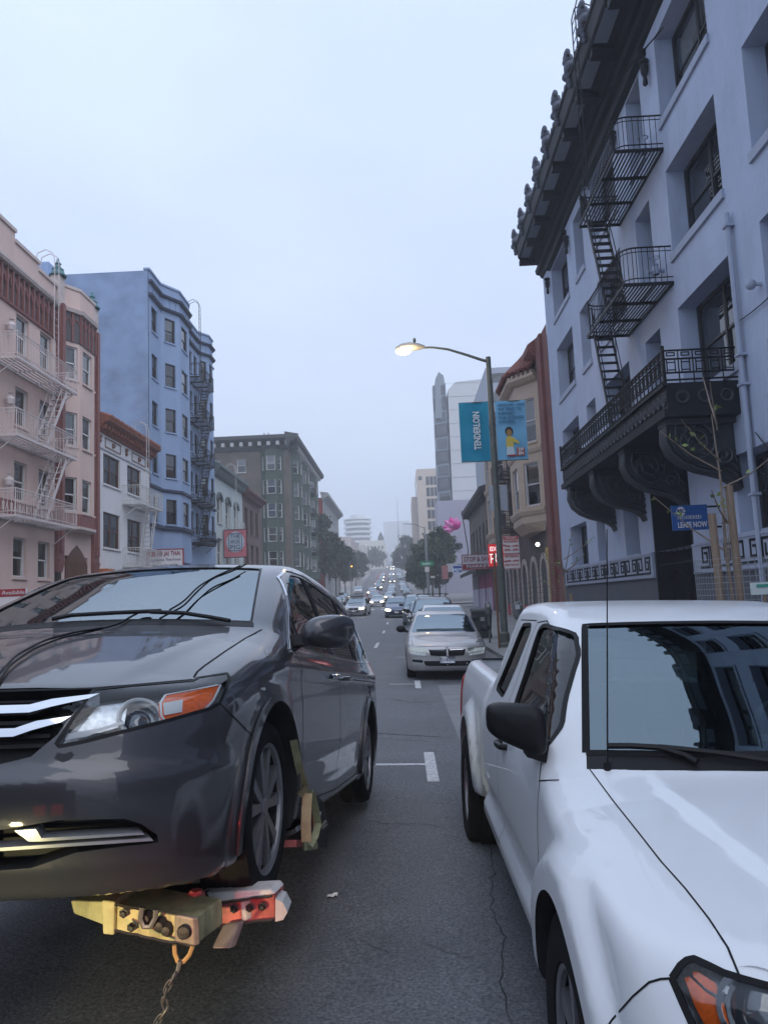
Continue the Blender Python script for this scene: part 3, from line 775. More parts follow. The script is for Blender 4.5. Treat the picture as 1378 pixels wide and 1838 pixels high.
# ---------------------------------------------------------------- pink building
def pink():
    t = thing('apartment_building', 'pink plastered apartment building with brown tracery frieze and white fire escape', 'building', (LX, 30., 0.))
    M = mat('pink plaster', (.63,.475,.425), .85, var=.06, scale=.8, bump=.12, bscale=25, dirt=.5, dcol=(.36,.26,.24)); MT = mat('brown red trim', (.22,.085,.075), .6, var=.15, scale=6); MC = mat('pale coping', (.55,.47,.44), .8, var=.1, dirt=.3, dcol=(.3,.25,.22))
    MW = mat('cream white iron', (.58,.52,.52), .55, var=.15, scale=12); MD = mat('tracery ground grey', (.10,.09,.095), .8)  # dark grey frieze panel behind the tracery
    Y0 = 14.; rows = [(3.13,4.63),(6.05,7.55),(8.95,10.45),(11.80,13.35)]
    rects = []
    for (zb, zt) in rows:
        for a in (18.3, 20.3, 23.3, 25.4, 28.33, 30.3): rects.append((a, a+1.02, zb, zt))
    facade(t, FL, Y0, 31.75, -.3, 13.55, rects, M, .16, mf=M_wfr_w, ms=M)
    # frieze with pointed tracery
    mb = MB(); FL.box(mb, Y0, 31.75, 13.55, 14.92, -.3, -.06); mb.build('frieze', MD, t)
    a = Y0+.1
    while a < 31.5:
        mb = MB(); w = .42
        FL.box(mb, a, a+.09, 13.55, 14.92, -.06, .05)
        for k in range(6):
            q0, q1 = k/6, (k+1)/6
            for s in (0, 1):
                f = lambda q: (a+.09+(w-.09)*(q*.5 if s == 0 else 1-q*.5), 14.25+.42*math.sin(q*1.5))
                (x0,z0),(x1,z1) = f(q0), f(q1); mb.bar(FL(x0,z0,-.01), FL(x1,z1,-.01), .05, .10)
        mb.build('tracery', MT, t); a += w
    moulding(t, FL, Y0, 31.75, [(-.05,14.92),(.14,14.95),(.2,15.05),(.2,15.14),(-.05,15.16)], MC); moulding(t, FL, Y0, 31.75, [(-.05,13.42),(.08,13.45),(.1,13.54),(-.05,13.56)], MT, 'trim')
    # stepped parapet
    for i, (a0, a1, zt) in enumerate(((Y0,28.2,16.55),(28.2,30.15,16.15),(30.15,31.75,15.85))):
        mb = MB(); FL.box(mb, a0, a1, 15.155, zt, -.35, -.03); mb.build('parapet', M, t); mb = MB(); FL.box(mb, a0-.03, a1+.04, zt, zt+.14, -.42, .04); mb.build('coping', MC, t)
    # belt course with panels
    moulding(t, FL, Y0, 31.75, [(-.02,5.28),(.12,5.32),(.14,5.42),(.03,5.44)], MC, 'trim')
    mb = MB(); FL.box(mb, Y0, 31.75, 5.45, 5.98, -.02, .03); mb.build('belt_band', MT, t)
    a = Y0+.2
    while a < 31.4:
        mb = MB(); FL.box(mb, a, a+.16, 5.56, 5.88, .03, .055); mb.bar(FL(a+.26,5.56,.04), FL(a+.36,5.88,.04), .03); mb.bar(FL(a+.46,5.56,.04), FL(a+.36,5.88,.04), .03); mb.build('belt_ornament', MC, t); a += .6
    # pilasters with teal finials
    for (a0, a1, d) in ((31.78,32.40,.22),(35.52,36.16,.25)):
        mb = MB(); FL.box(mb, a0, a1, 4.0, 15.2, -.2, d*.6); FL.box(mb, a0+.18, a1-.18, 4.3, 15.2, d*.6, d); mb.build('pilaster', MT, t)
        mb = MB(); FL.box(mb, a0+.05, a1-.05, 15.2, 16.45, -.3, .1); mb.build('pilaster_top', MC, t)
        c = (a0+a1)/2; mb = MB(); p = FL(c, 16.45, -.1); mb.lathe([(.36,0),(.38,.06),(.3,.12),(.24,.3),(.26,.34),(.14,.4),(.1,.55),(.15,.6),(.07,.68),(.05,.82),(.0,.9)], p, (0,0,1), 10); mb.build('finial', mat('teal copper', (.05,.16,.17), .55, var=.3, scale=8), t, True)
        mb = MB(); mb.hexa([FL(a0+.1,3.45,-.1), FL(a1-.1,3.45,-.1), FL(a1-.1,3.45,.1), FL(a0+.1,3.45,.1), FL(a0,4.,-.2), FL(a1,4.,-.2), FL(a1,4.,.2), FL(a0,4.,.2)]); mb.build('pilaster_foot', MT, t)
    # bay between the pilasters
    bay(t, FL, 32.40, 35.52, .45, .75, 5.3, 13.75, [(6.1,7.6),(9.0,10.5),(12.0,13.5)], M, 1.0, .62, mf=M_wfr_w, ms=M)
    pts = [(32.40,0),(33.15,.45),(34.77,.45),(35.52,0)]
    for i in range(3):
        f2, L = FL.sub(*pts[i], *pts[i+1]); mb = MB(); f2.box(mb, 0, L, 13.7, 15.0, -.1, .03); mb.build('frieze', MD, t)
        n = max(2, int(L/.36))
        for k in range(n+1):
            mb = MB(); f2.box(mb, max(0,k*L/n-.04), min(L,k*L/n+.04), 13.7, 15.0, .03, .1)
            if k < n: mb.bar(f2(k*L/n,14.45,.05), f2((k+.5)*L/n,14.8,.05), .05); mb.bar(f2((k+1)*L/n,14.45,.05), f2((k+.5)*L/n,14.8,.05), .05)
            mb.build('tracery', MT, t)
        moulding(t, f2, -.05, L+.05, [(-.05,15.),(.15,15.04),(.2,15.2),(-.05,15.24)], MC); mb = MB(); f2.box(mb, 0, L, 15.24, 16.15, -.3, .0); mb.build('parapet', M, t); mb = MB(); f2.box(mb, -.02, L+.02, 16.15, 16.28, -.33, .05); mb.build('coping', MC, t)
        moulding(t, f2, 0, L, [(-.02,5.3),(.1,5.34),(.1,5.45),(-.02,5.46)], MC, 'trim'); mb = MB(); f2.box(mb, .02, L-.02, 5.46, 6.0, 0, .03); mb.build('belt_band', MT, t)
    # doorway
    mb = MB(); wall(mb, FL, 32.40, 35.52, -.3, 5.3, [(32.72,35.15,-.2,4.2)], .35); mb.build('wall', M, t)
    arch = [(32.72,4.2),(32.72,3.75),(32.95,4.15),(33.4,4.45),(33.94,4.75),(34.5,4.45),(34.9,4.15),(35.15,3.75),(35.15,4.2)]
    mb = MB(); mb.prism([(32.8,0),(35.1,0),(35.1,3.8),(34.85,4.15),(34.45,4.45),(33.94,4.72),(33.42,4.45),(33.0,4.15),(32.8,3.8)], lambda a,b,d: FL(a,b,d), -.28, .015); mb.build('door', mat('varnished brown door', (.11,.045,.02), .45, var=.3, scale=5, stretch=(1,8,.4)), t)
    for k in range(8): 
        mb = MB(); FL.box(mb, 33.0+k*.27, 33.03+k*.27, 0, 3.95, .015, .03); mb.build('door_batten', M_wfr_b, t)
    # side and roof
    block(t, LX-16, LX-.03, Y0, 36.1, -.3, 15.2, M, skip=('+x',))
    # sconces
    for z in (12.6, 9.75, 6.7):
        mb = MB(); p = np.array(FL(27.55, z, .22)); mb.lathe([(.02,-.3),(.13,-.24),(.17,-.05),(.1,.05),(.04,.08),(.04,.16),(.1,.18),(0,.22)], p, (0,0,1), 10); mb.bar(FL(27.55,z,.0), p, .05); mb.build('wall_urn', MW, t, True)
    # fire escape
    for k, z in enumerate((5.25, 8.15, 11.0)):
        fire_escape(t, FL, 26.5, 31.6, 1.0, z, MW, slat=.17, stair=(30.9, 29.0, (5.25, 8.15)[k-1], .42) if k else None)
    ladder(t, FL, 31.0, 11.2, 16.6, .35, MW)
    return t
pink()
# ---------------------------------------------------------------- white building with tile eave
def white():
    t = thing('apartment_building', 'low white apartment building with terracotta eave between pink and blue buildings', 'building', (LX, 40., 0.))
    M = mat('white plaster', (.66,.66,.68), .85, var=.05, scale=1., dirt=.25, dcol=(.4,.38,.37)); MT = mat('terracotta paint', (.25,.085,.05), .65, var=.25, scale=5); MB_ = mat('brown ornament', (.2,.11,.08), .7)
    rects = []
    for (zb, zt) in ((8.0,9.52),(4.85,6.6)): rects += [(37.0,39.25,zb,zt,dict(cols=2)), (40.3,42.45,zb,zt,dict(cols=2))]
    facade(t, FL, 36.18, 44.1, -.3, 11.0, rects+[(37.2,39.0,.4,3.2,dict(cols=2)),(40.4,42.2,.1,3.2,dict(cols=1))], M, .14, mf=M_wfr_b, ms=M, curtain=1)
    moulding(t, FL, 36.18, 44.15, [(-.02,10.45),(.1,10.5),(.35,10.85),(.6,10.95),(.65,11.1),(-.3,11.45),(-.4,11.1)], MT, 'eave')
    for k in range(19): 
        mb = MB(); a = 36.3+k*.42; FL.box(mb, a, a+.1, 10.6, 10.8, .0, .42); mb.build('eave_bracket', MT, t)
    for k in range(26):
        mb = MB(); a = 36.2+k*.3; mb.tube([FL(a+.15,11.14,.68), FL(a+.15,11.5,-.3)], .1, 6); mb.build('roof_tile', MT, t, True)
    for (a0,a1) in ((37.2,39.3),(41.0,43.2)):
        mb = MB()
        for (p,q,z0,z1) in ((a0,a1,9.85,9.9),(a0,a1,10.3,10.35),(a0,a0+.05,9.9,10.3),(a1-.05,a1,9.9,10.3)): FL.box(mb, p, q, z0, z1, .0, .03)
        mb.ball(FL((a0+a1)/2,10.1,.02), .14, 8, 5); mb.build('plaster_panel', MB_, t)
    for a in (36.5, 40.1, 43.6):
        mb = MB(); mb.lathe([(.02,0),(.1,.12),(.06,.22),(.12,.32),(.1,.42),(0,.46)], FL(a, 9.9, .04), (0,0,1), 8); mb.build('torch_ornament', MB_, t)
    moulding(t, FL, 36.18, 44.1, [(0,9.66),(.06,9.68),(.06,9.76),(0,9.78)], mat('pale grey trim', (.5,.5,.52), .7), 'trim')
    mb = MB(); FL.box(mb, 36.22, 37.2, 3.3, 3.75, .02, .5); mb.build('awning', mat('orange canvas', (.45,.13,.03), .8), t)
    block(t, LX-16, LX-.03, 36.18, 44.1, -.3, 11.2, M, skip=('+x',))
    MI = mat('pale grey iron', (.5,.5,.5), .5, var=.2)
    fire_escape(t, FL, 39.6, 43.3, .95, 7.35, MI, stair=(42.6, 41.2, 4.1, .35)); fire_escape(t, FL, 39.6, 43.3, .95, 4.05, MI)
    ladder(t, FL, 41.4, 7.5, 11.6, .75, MI)
white()
# ---------------------------------------------------------------- tall blue building
def blue_left():
    t = thing('apartment_building', 'tall periwinkle blue apartment building with blank side wall and black fire escape', 'building', (LX, 50., 0.))
    M = mat('periwinkle stucco', (.24,.325,.485), .85, var=.07, scale=.5, bump=.15, bscale=14, dirt=.3, dcol=(.13,.19,.34)); MT = mat('navy trim', (.035,.05,.09), .6, var=.1)
    rows = [(18.5,20.05),(15.6,17.1),(12.7,14.2),(9.8,11.3),(6.9,8.45)]
    def segs(a0, a1, cols, nm='wall'):
        facade(t, FL, a0, a1, -.3, 22.1, [(c, c+w, zb, zt) for c, w in cols for zb, zt in rows], M, .15, mf=M_wfr_d, ms=M)
    segs(43.95, 46.2, [(44.5,1.1)]); segs(51.2, 55.0, [(52.4,1.0),(53.9,.9)]); segs(58.0, 59.1, [])
    bay(t, FL, 46.2, 51.2, .8, 1.35, 4.6, 22.1, rows, M, 1.35, .85, mf=M_wfr_d, ms=M); bay(t, FL, 55.0, 58.0, .6, .9, 4.6, 22.1, rows, M, .9, .6, mf=M_wfr_d, ms=M)
    pts = [(43.95,0),(46.2,0),(47.55,.8),(49.85,.8),(51.2,0),(55.,0),(55.9,.6),(57.1,.6),(58.,0),(59.1,0)]
    for i in range(len(pts)-1):
        f2, L = FL.sub(*pts[i], *pts[i+1])
        for zc, hh in ((20.45,.18),(21.3,.16)): moulding(t, f2, -.04, L+.04, [(-.02,zc),(.2,zc+hh*.4),(.24,zc+hh),(-.02,zc+hh+.06)], MT)
        moulding(t, f2, -.02, L+.02, [(-.3,22.1),(.08,22.1),(.08,22.22),(-.3,22.22)], M, 'coping')
        if i != 4: moulding(t, f2, -.02, L+.02, [(-.02,8.85),(.12,8.9),(.14,9.05),(-.02,9.08)], MT, 'trim'); moulding(t, f2, -.02, L+.02, [(-.02,6.5),(.2,6.56),(.24,6.74),(-.02,6.78)], MT, 'trim')
        mb = MB(); n = max(2, int(L/.5))
        for k in range(n): f2.box(mb, (k+.5)*L/n-.03, (k+.5)*L/n+.03, 20.7, 21.25, 0, .04)
        mb.build('frieze_relief', M, t)
    # ground floor
    facade(t, FL, 46.2, 51.2, -.3, 4.6, [(46.6,48.4,.6,3.6,dict(cols=2,double=False)),(48.9,50.6,.0,3.6,dict(double=False))], MT, .3, mf=M_wfr_d, sill=None, curtain=2); mb = MB(); FL.box(mb, 55., 58., -.3, 4.6, -.2, .02); mb.build('wall', MT, t)
    block(t, LX-17, LX-.03, 43.95, 59.1, -.3, 22.05, brick_mat('painted periwinkle brick', (.24,.325,.485), (.235,.318,.477), (.22,.30,.45), .6, .2, 'X', ms=.012), skip=('+x',))
    for k, z in enumerate((6.2, 9.1, 12.0, 14.85, 17.75)):
        fire_escape(t, FL, 51.6, 55.6, 1.0, z, M_iron, bal=.16, slat=.12, stair=(54.8, 52.9, (6.2, 9.1, 12.0, 14.85)[k-1], .4) if k else None)
    ladder(t, FL, 52.3, 18., 23., .9, M_iron)
    # one lit room
    mb = MB(); f2, L = FL.sub(46.2,0,47.55,.8); f2.box(mb, L/2-.3, L/2+.3, 15.75, 16.95, -.26, -.245); mb.build('lit_room', emit_mat('warm room light', (1.,.8,.45), .9), t)
    mb = MB(); block(t, -36, -22, 47, 57, 22.05, 24.4, M, 'roof_house')
blue_left()
# grey roof storey behind the pink house
mb = MB(); t = thing('roof_house', 'grey blue penthouse storey behind the stepped pink parapet', 'roof house', (LX-6, 30, 15.2)); block(t, LX-12, LX-3., 27.5, 35.8, 15.1, 18.05, mat('grey blue siding', (.24,.30,.38), .8, var=.1))
# ---------------------------------------------------------------- pale green house and brick house
def small_left():
    t = thing('shop_house', 'pale grey green house with arched windows and dark bracketed cornice', 'building', (LX, 64., 0.))
    M = mat('pale green plaster', (.42,.47,.47), .85, var=.07, dirt=.25, dcol=(.27,.3,.3)); MT = mat('green grey cornice', (.10,.13,.13), .6, var=.15)
    facade(t, FL, 59.1, 70., -.1, 12.0, [(a, a+1.7, 8.4, 10.6) for a in (60.2,63.2,66.4)]+[(a, a+1.7, 5.0, 7.2) for a in (60.2,63.2,66.4)]+[(60.,68.5,.5,3.6,dict(cols=5,double=False))], M, .2, mf=M_wfr_w, ms=M)
    for a in (60.2,63.2,66.4):
        mb = MB()
        for k in range(8):
            q0, q1 = math.pi*k/8, math.pi*(k+1)/8; c = a+.85; mb.bar(FL(c-.95*math.cos(q0),10.25+.6*math.sin(q0),.05), FL(c-.95*math.cos(q1),10.25+.6*math.sin(q1),.05), .14, .2)
        mb.build('window_hood', MT, t)
    moulding(t, FL, 59.1, 70.1, [(-.02,12.),(.15,12.1),(.5,12.6),(.65,12.7),(.65,12.95),(-.1,13.15)], MT)
    for k in range(22): mb = MB(); a = 59.25+k*.49; FL.box(mb, a, a+.16, 12.1, 12.55, .1, .42); mb.build('cornice_bracket', MT, t)
    block(t, LX-16, LX-.03, 59.1, 70., -.1, 12.9, M, skip=('+x',)); MI = mat('pale grey iron', (.5,.5,.5)); fire_escape(t, FL, 62.6, 66.6, .9, 8.0, MI, bal=.18, slat=.15); ladder(t, FL, 64.6, 8.2, 13.4, .6, MI)
    t = thing('shop_house', 'narrow dark red brick house left of the Larkin Street corner', 'building', (LX, 74., 0.))
    M = brick_mat('dark red brick', (.15,.065,.055), (.11,.05,.045), (.2,.17,.16)); MT = mat('maroon trim', (.13,.055,.05), .7)
    facade(t, FL, 70., 78.6, .1, 11.9, [(a, a+1.5, zb, zb+2.4) for a in (71.,73.6,76.2) for zb in (5.2,8.6)]+[(70.6,77.8,.7,3.8,dict(cols=4,double=False))], M, .22, mf=M_wfr_d, ms=MT)
    moulding(t, FL, 70., 78.9, [(-.02,11.7),(.2,11.9),(.6,12.2),(.75,12.3),(.75,12.5),(-.1,12.75)], MT)
    for k in range(14): mb = MB(); a = 70.2+k*.6; FL.box(mb, a, a+.2, 11.8, 12.15, .1, .5); mb.build('cornice_bracket', MT, t)
    block(t, LX-16, LX-.03, 70., 78.6, .1, 12.5, M, skip=('+x',))
small_left()
# ---------------------------------------------------------------- corner house with green bays
def corner_left():
    Y0, Y1, X1 = 97., 128., -14.0
    t = thing('corner_building', 'brown brick corner building with green bay windows and heavy bracketed cornice', 'building', (X1, 100., 0.))
    M = brick_mat('brown brick', (.15,.12,.098), (.11,.09,.078), (.16,.14,.125), axis='X'); M2 = brick_mat('brown brick street side', (.15,.12,.098), (.11,.09,.078), (.16,.14,.125), axis='Y'); MG = mat('bottle green paint', (.036,.06,.042), .6, var=.15); MT = mat('dark green grey cornice', (.045,.05,.05), .6, var=.15); MWt = mat('stone white bracket', (.5,.5,.5), .7)
    f = FY_(Y0); f2 = Fr((X1,0,0),(0,1,0)); rows = [(18.85,20.7),(15.8,17.65),(12.75,14.6),(9.7,11.5),(6.6,8.5)]
    facade(t, f, -34., -17.6, .3, 21.5, [(x, x+1.15, zb, zt) for x in (-33.,-30.,-27.,-24.,-20.7) for zb, zt in rows], M, .2, mf=M_wfr_w, ms=MWt); facade(t, f, -14.7, X1, .3, 21.5, [], M)
    bay(t, f, -17.6, -14.7, 1.0, .75, 5.4, 21.5, rows, MG, 1.15, .6, mf=M_wfr_w, ms=MG)
    facade(t, f, -17.6, -14.7, .3, 5.4, [(-17.2,-15.1,1.2,4.4,dict(cols=2,double=False))], M, .3, mf=M_wfr_d)
    # street side with three bays
    prev = Y0
    for a0, a1 in ((99.0,104.4),(107.5,112.5),(117.5,123.5)):
        facade(t, f2, prev, a0, .3, 21.5, [], M2); bay(t, f2, a0, a1, 1.0, 1.5, 5.4, 21.5, rows, MG, 1.6, 1.1, mf=M_wfr_w, ms=MG); prev = a1
    facade(t, f2, prev, Y1, .3, 21.5, [(125.,126.4,zb,zt) for zb, zt in rows], M2, mf=M_wfr_w)
    mb = MB(); f2.box(mb, Y0, Y1, .3, 5.4, -.2, -.01); mb.build('shop_front', MG, t)
    for z in (9.1,12.1,15.1,18.2): fire_escape(t, f2, 113., 117., 1.1, z, M_iron, bal=.25, slat=.2)
    pr = [(-.02,21.5),(.2,21.7),(.3,22.3),(1.2,22.75),(1.35,22.9),(1.35,23.35),(-.3,23.7)]
    moulding(t, f, -34., X1+1.3, pr, MT); moulding(t, f2, Y0-1.3, Y1+.5, pr, MT)
    for k in range(17): mb = MB(); x = -33.+k*1.17; f.box(mb, x, x+.42, 22.1, 22.6, .2, .95); mb.build('cornice_bracket', MWt, t)
    for k in range(22): mb = MB(); a = Y0+.3+k*1.4; f2.box(mb, a, a+.42, 22.1, 22.6, .2, .95); mb.build('cornice_bracket', MWt, t)
    block(t, -34., X1-.03, Y0+.03, Y1, .3, 23.3, M, skip=('+x','-y'))
    for x in (-19.,-18.4): mb = MB(); mb.tube([(x,108.,23.),(x,108.,26.4)], .12, 8); mb.build('roof_pipe', MWt, t)
corner_left()
t = thing('apartment_building', 'cream white apartment block rising behind the brown corner building', 'building', (-40., 125., 0.))
M = mat('cream white wall', (.58,.56,.53), .85, var=.05); f = FY_(118.)
facade(t, f, -46., -29.3, 5., 28., [(x, x+1.6, zb, zb+2.) for x in (-44.5,-41.2,-38.,-34.8,-31.8) for zb in (24.8,21.6)], M, .25, mf=M_wfr_w, ms=M); moulding(t, f, -46.2, -29., [(-.02,28.),(.2,28.1),(.25,28.5),(-.3,28.6)], M)
fx = Fr((-29.3,0,0),(0,1,0)); facade(t, fx, 118., 140., 5., 28., [(a, a+1.5, 24.8, 26.8) for a in (120.,124.,128.,132.)], M, .2, mf=M_wfr_w); block(t, -46., -29.33, 118.03, 140., 5., 28.3, M, skip=('+x','-y')); block(t, -42., -33., 122., 132., 28.3, 30.6, M, 'roof_house')
t = thing('narrow_building', 'narrow red painted building with pale cornice beside the street trees', 'building', (-13.2, 135., 0.))
M = mat('red painted wall', (.28,.035,.03), .75, var=.12); MC = mat('pale grey stone', (.38,.39,.4), .8, var=.1)
block(t, -30., -13.03, 128.6, 160., 1., 19.5, M, skip=('+x',)); f2 = Fr((-13.,0,0),(0,1,0))
facade(t, f2, 128.6, 160., 1., 19.5, [(a, a+1.6, zb, zb+2.2) for a in (131.,136.,141.,146.,151.) for zb in (6.,9.6,13.2,16.4)], MC, .25, mf=M_wfr_d, ms=MC); moulding(t, f2, 128.3, 160.3, [(-.02,19.),(.3,19.3),(1.0,19.8),(1.0,20.3),(-.4,20.5)], MC)

# ================================================================== right side of the street
def ys(a, b): return (-b, -a)
def blue_right():
    t = thing('apartment_building', 'slate blue apartment building with ornate black balcony and overhanging dark cornice', 'building', (RX, 20., 0.))
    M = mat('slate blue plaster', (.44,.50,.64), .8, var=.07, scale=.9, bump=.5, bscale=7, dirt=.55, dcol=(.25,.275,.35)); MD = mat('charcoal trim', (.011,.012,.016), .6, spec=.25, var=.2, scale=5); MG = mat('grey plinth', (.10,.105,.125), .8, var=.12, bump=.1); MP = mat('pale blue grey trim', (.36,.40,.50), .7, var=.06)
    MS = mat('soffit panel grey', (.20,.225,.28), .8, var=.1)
    Y1, Y0 = 33.9, -14.
    rects = []
    cols = [(29.1,32.1,2),(22.4,25.2,2),(15.3,18.3,2),(10.9,13.95,2),(6.4,9.4,2),(1.9,4.9,2),(-2.6,.4,2),(-7.,-4.,2),(26.5,27.8,1),(19.62,20.85,1)]
    for zb, zt in ((6.2,8.46),(9.86,12.02),(13.36,15.6)):
        for a, b, n in cols: rects.append((*ys(a,b), zb, zt, dict(cols=n)))
    for a, b, n in ((29.1,31.9,2),(26.45,27.6,1),(22.75,24.2,1),(13.,16.,2),(8.,11.,2),(3.,6.,2)): rects.append((*ys(a,b), 2.74, 4.35, dict(cols=n)))
    facade(t, FR, -Y1, -Y0, 2.7, 16.4, rects+[(-21.5,-18.6,2.69,5.1,dict(nowin=True))], M, .5, mf=M_wfr_d, ms=MP, fw=.09, sill=(.06,.2), split=.52)
    # plinth, meander band
    facade(t, FR, -Y1, -21.5, -.3, 2.7, [(*ys(a,a+.9), .55, 1.15, dict(double=False, sill=None, curtain=2)) for a in (31.,27.6,23.6)], MG, .3, mf=M_wfr_d); facade(t, FR, -18.6, -Y0, -.3, 2.7, [], MG)
    for a0, a1 in ((21.55,33.2),(13.6,18.55),(4.,13.)):
        mb = MB(); FR.box(mb, -a1, -a0, 1.98, 2.7, .0, .07); mb.build('band_panel', MP, t)
        n = int((a1-a0-.4)/.62)
        for k in range(n):
            a = a0+.2+k*.62; mb = MB(); c = -a-.27
            def L(pts, w=.055):
                for (p, q), (r, s_) in zip(pts[:-1], pts[1:]):
                    FR.box(mb, c+min(p,r)-w/2, c+max(p,r)+w/2, 2.34+min(q,s_)-w/2, 2.34+max(q,s_)+w/2, .07, .085)
            L([(-.25,-.22),(.25,-.22),(.25,.22),(-.14,.22),(-.14,-.1),(.12,-.1),(.12,.1),(-.02,.1)] if k%2 == 0 else [(.25,-.22),(-.25,-.22),(-.25,.22),(.14,.22),(.14,-.1),(-.12,-.1),(-.12,.1)]); mb.build('meander', MD, t)
        for zz in (2.0, 2.64): mb = MB(); FR.box(mb, -a1, -a0, zz, zz+.035, .07, .09); mb.build('band_edge', MP, t)
    # door recess: fluted upper part and iron gate
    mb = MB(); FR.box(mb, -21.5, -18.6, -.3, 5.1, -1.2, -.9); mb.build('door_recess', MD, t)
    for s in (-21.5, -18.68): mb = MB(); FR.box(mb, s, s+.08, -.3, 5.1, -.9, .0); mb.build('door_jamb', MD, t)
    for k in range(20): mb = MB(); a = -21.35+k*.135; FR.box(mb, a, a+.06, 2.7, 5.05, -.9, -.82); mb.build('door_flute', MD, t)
    g = MB()
    for k in range(18): a = -21.4+k*.155; g.tube([FR(a,.1,-.1), FR(a,2.45 if k%3 else 2.75,-.1)], .014, 5)
    for z in (.2,1.3,2.3): FR.box(g, -21.45, -18.65, z, z+.05, -.12, -.08)
    for r in (.45,.62): g.tube([FR(-20.05-r*math.cos(q), 1.35+1.3*r*math.sin(q), -.08) for q in np.linspace(0,math.pi,15)], .016, 5)
    g.build('iron_gate', M_iron, t)
    # shell moulding line of the main wall
    moulding(t, FR, -Y1, -Y0, [(0,16.0),(.1,16.05),(.14,16.15),(.3,16.2),(.34,16.38),(0,16.42)], MD, 'trim')
    # cornice
    pr = [(-.3,16.40),(.45,16.42),(.5,16.62),(1.15,16.66),(1.2,16.72),(1.25,17.15),(1.3,17.2),(1.3,17.3),(-.3,17.45)]
    moulding(t, FR, -33.2, -Y0, pr, MD)
    a = -12.
    while a < 32.8:
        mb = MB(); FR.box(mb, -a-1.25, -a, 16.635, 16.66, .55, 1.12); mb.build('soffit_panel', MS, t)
        mb = MB(); FR.box(mb, -a-1.72, -a-1.42, 16.45, 16.655, .3, 1.13); mb.build('cornice_bracket', MD, t)
        # palmette on the edge
        mb = MB(); c = np.array(FR(-a-1.57, 17.3, 1.24)); mb.ball(c+[0,0,.16], .2, 10, 7, (.7,.9,1.1)); mb.ball(c+[-.02,0,.38], .15, 8, 6, (.8,1.1,.9))
        for k in range(5): q = (k-2)*.5; mb.ball(c+[-.06,.2*math.sin(q),.36+.17*math.cos(q)], .085, 7, 5, (.7,.8,1.))
        for k in (-1,1): mb.ball(c+[-.05,.18*k,.1], .1, 7, 5)
        for k in range(3): mb.ball(c+[-.03,0,-.02-.11*k], .085-.012*k, 7, 5)
        mb.v = [tuple(c+(np.array(v_)-c)*1.35) for v_ in mb.v]; mb.build('palmette', mat('weathered ornament', (.085,.095,.125), .8, var=.3, scale=9, bump=.4, bscale=18), t, True)
        for k in range(4):
            mb = MB(); p = np.array(FR(-a-.12-k*.33, 17.42, 1.22)); mb.lathe([(.07,-.03),(.13,-.03),(.13,.03),(.07,.03),(.07,-.03)], p, (1,0,0), 12); mb.build('crest_ring', MS, t)
        a += 1.9
    block(t, RX+.03, RX+18, Y0, Y1, -.3, 17.3, M, skip=('-x',))
    mb = MB(); FR.box(mb, -33.95, -33.2, 16.4, 17.3, -.3, .1); mb.build('cornice_return', MD, t)
    # window brackets under top floor heads
    for a in (28.6, 32.5, 25.7, 21.9, 18.8, 14.8):
        mb = MB(); p = np.array(FR(-a, 15.1, .12)); mb.lathe([(.02,-.4),(.07,-.34),(.05,-.15),(.09,-.05),(.11,.15),(.07,.22),(.12,.26),(.12,.32)], p, (0,0,1), 9); mb.build('wall_bracket', MD, t, True)
    moulding(t, FR, -25.4, -18.9, [(0,15.66),(.2,15.7),(.22,15.82),(0,15.86)], MD, 'trim'); moulding(t, FR, -32.3, -28.9, [(0,15.66),(.2,15.7),(.22,15.82),(0,15.86)], MD, 'trim')
    # fire escapes
    fire_escape(t, FR, -22.2, -18.3, 1.22, 12.68, M_iron, rail=.86, stair=(-21.7, -20.3, 9.22, .62), round_=True, brackets=False); fire_escape(t, FR, -22.2, -18.4, 1.22, 9.22, M_iron, rail=.9, stair=(-21.9, -20.7, 6.0, .62), round_=True, brackets=False)
    ladder(t, FR, -20.6, 12.8, 18.3, 1.36, M_iron, w=.42)
    mb = MB(); mb.tube([FR(-20.6,15.0,1.3), FR(-17.6,15.4,.0)], .02, 5); mb.build('ladder_stay', M_iron, t)
    # standpipe valves
    for a, z in ((19.1,13.1),(19.0,9.75)):
        mb = MB(); p = np.array(FR(-a, z, .2)); mb.lathe([(.09,-.1),(.1,0),(.07,.12),(.09,.16),(.03,.2),(.03,.34)], p, (0,0,1), 10); mb.lathe([(.12,.34),(.14,.35),(.12,.37),(.1,.35),(.12,.34)], p, (0,0,1), 12); mb.tube([p, p+[-.22,0,-.02]], .06, 8); mb.tube([p, np.array(FR(-a,z,0))], .05, 8); mb.build('standpipe_valve', MP, t, True)
    mb = MB(); mb.tube([FR(-19.25,1.,.12), FR(-19.25,16.,.12)], .05, 8); 
    for z in (5.3,7.5): pass
    mb = MB(); mb.tube([FR(-15.02,.3,.1), FR(-15.02,9.2,.1)], .055, 8)
    for z in (5.6, 6.2, 8.9, 3.4): FR.box(mb, -15.12, -14.92, z, z+.05, .0, .18)
    mb.build('downpipe', MP, t, True)
    mb = MB(); mb.tube([FR(-13.2,6.95,.04)]+[FR(-13.2-2.*q, 6.95-.05*math.sin(q*3), .05) for q in np.linspace(0,1,8)], .012, 4); mb.tube([FR(-14.8,4.6,.05)]+[FR(-14.8+2.2*q, 4.6-2.2*q+1.1*q*q, .06) for q in np.linspace(0,1,10)], .015, 4); mb.tube([FR(-14.9,3.9,.05)]+[FR(-14.9+2.6*q, 3.9-1.3*q+.6*q*q, .06) for q in np.linspace(0,1,10)], .015, 4); mb.build('wall_cable', M_iron, t)
    mb = MB(); p = np.array(FR(-14.1, 7.3, .2)); mb.ball(p, .1, 8, 6); mb.bar(p, FR(-14.1,7.3,0), .05); mb.build('wall_lamp', MP, t, True)
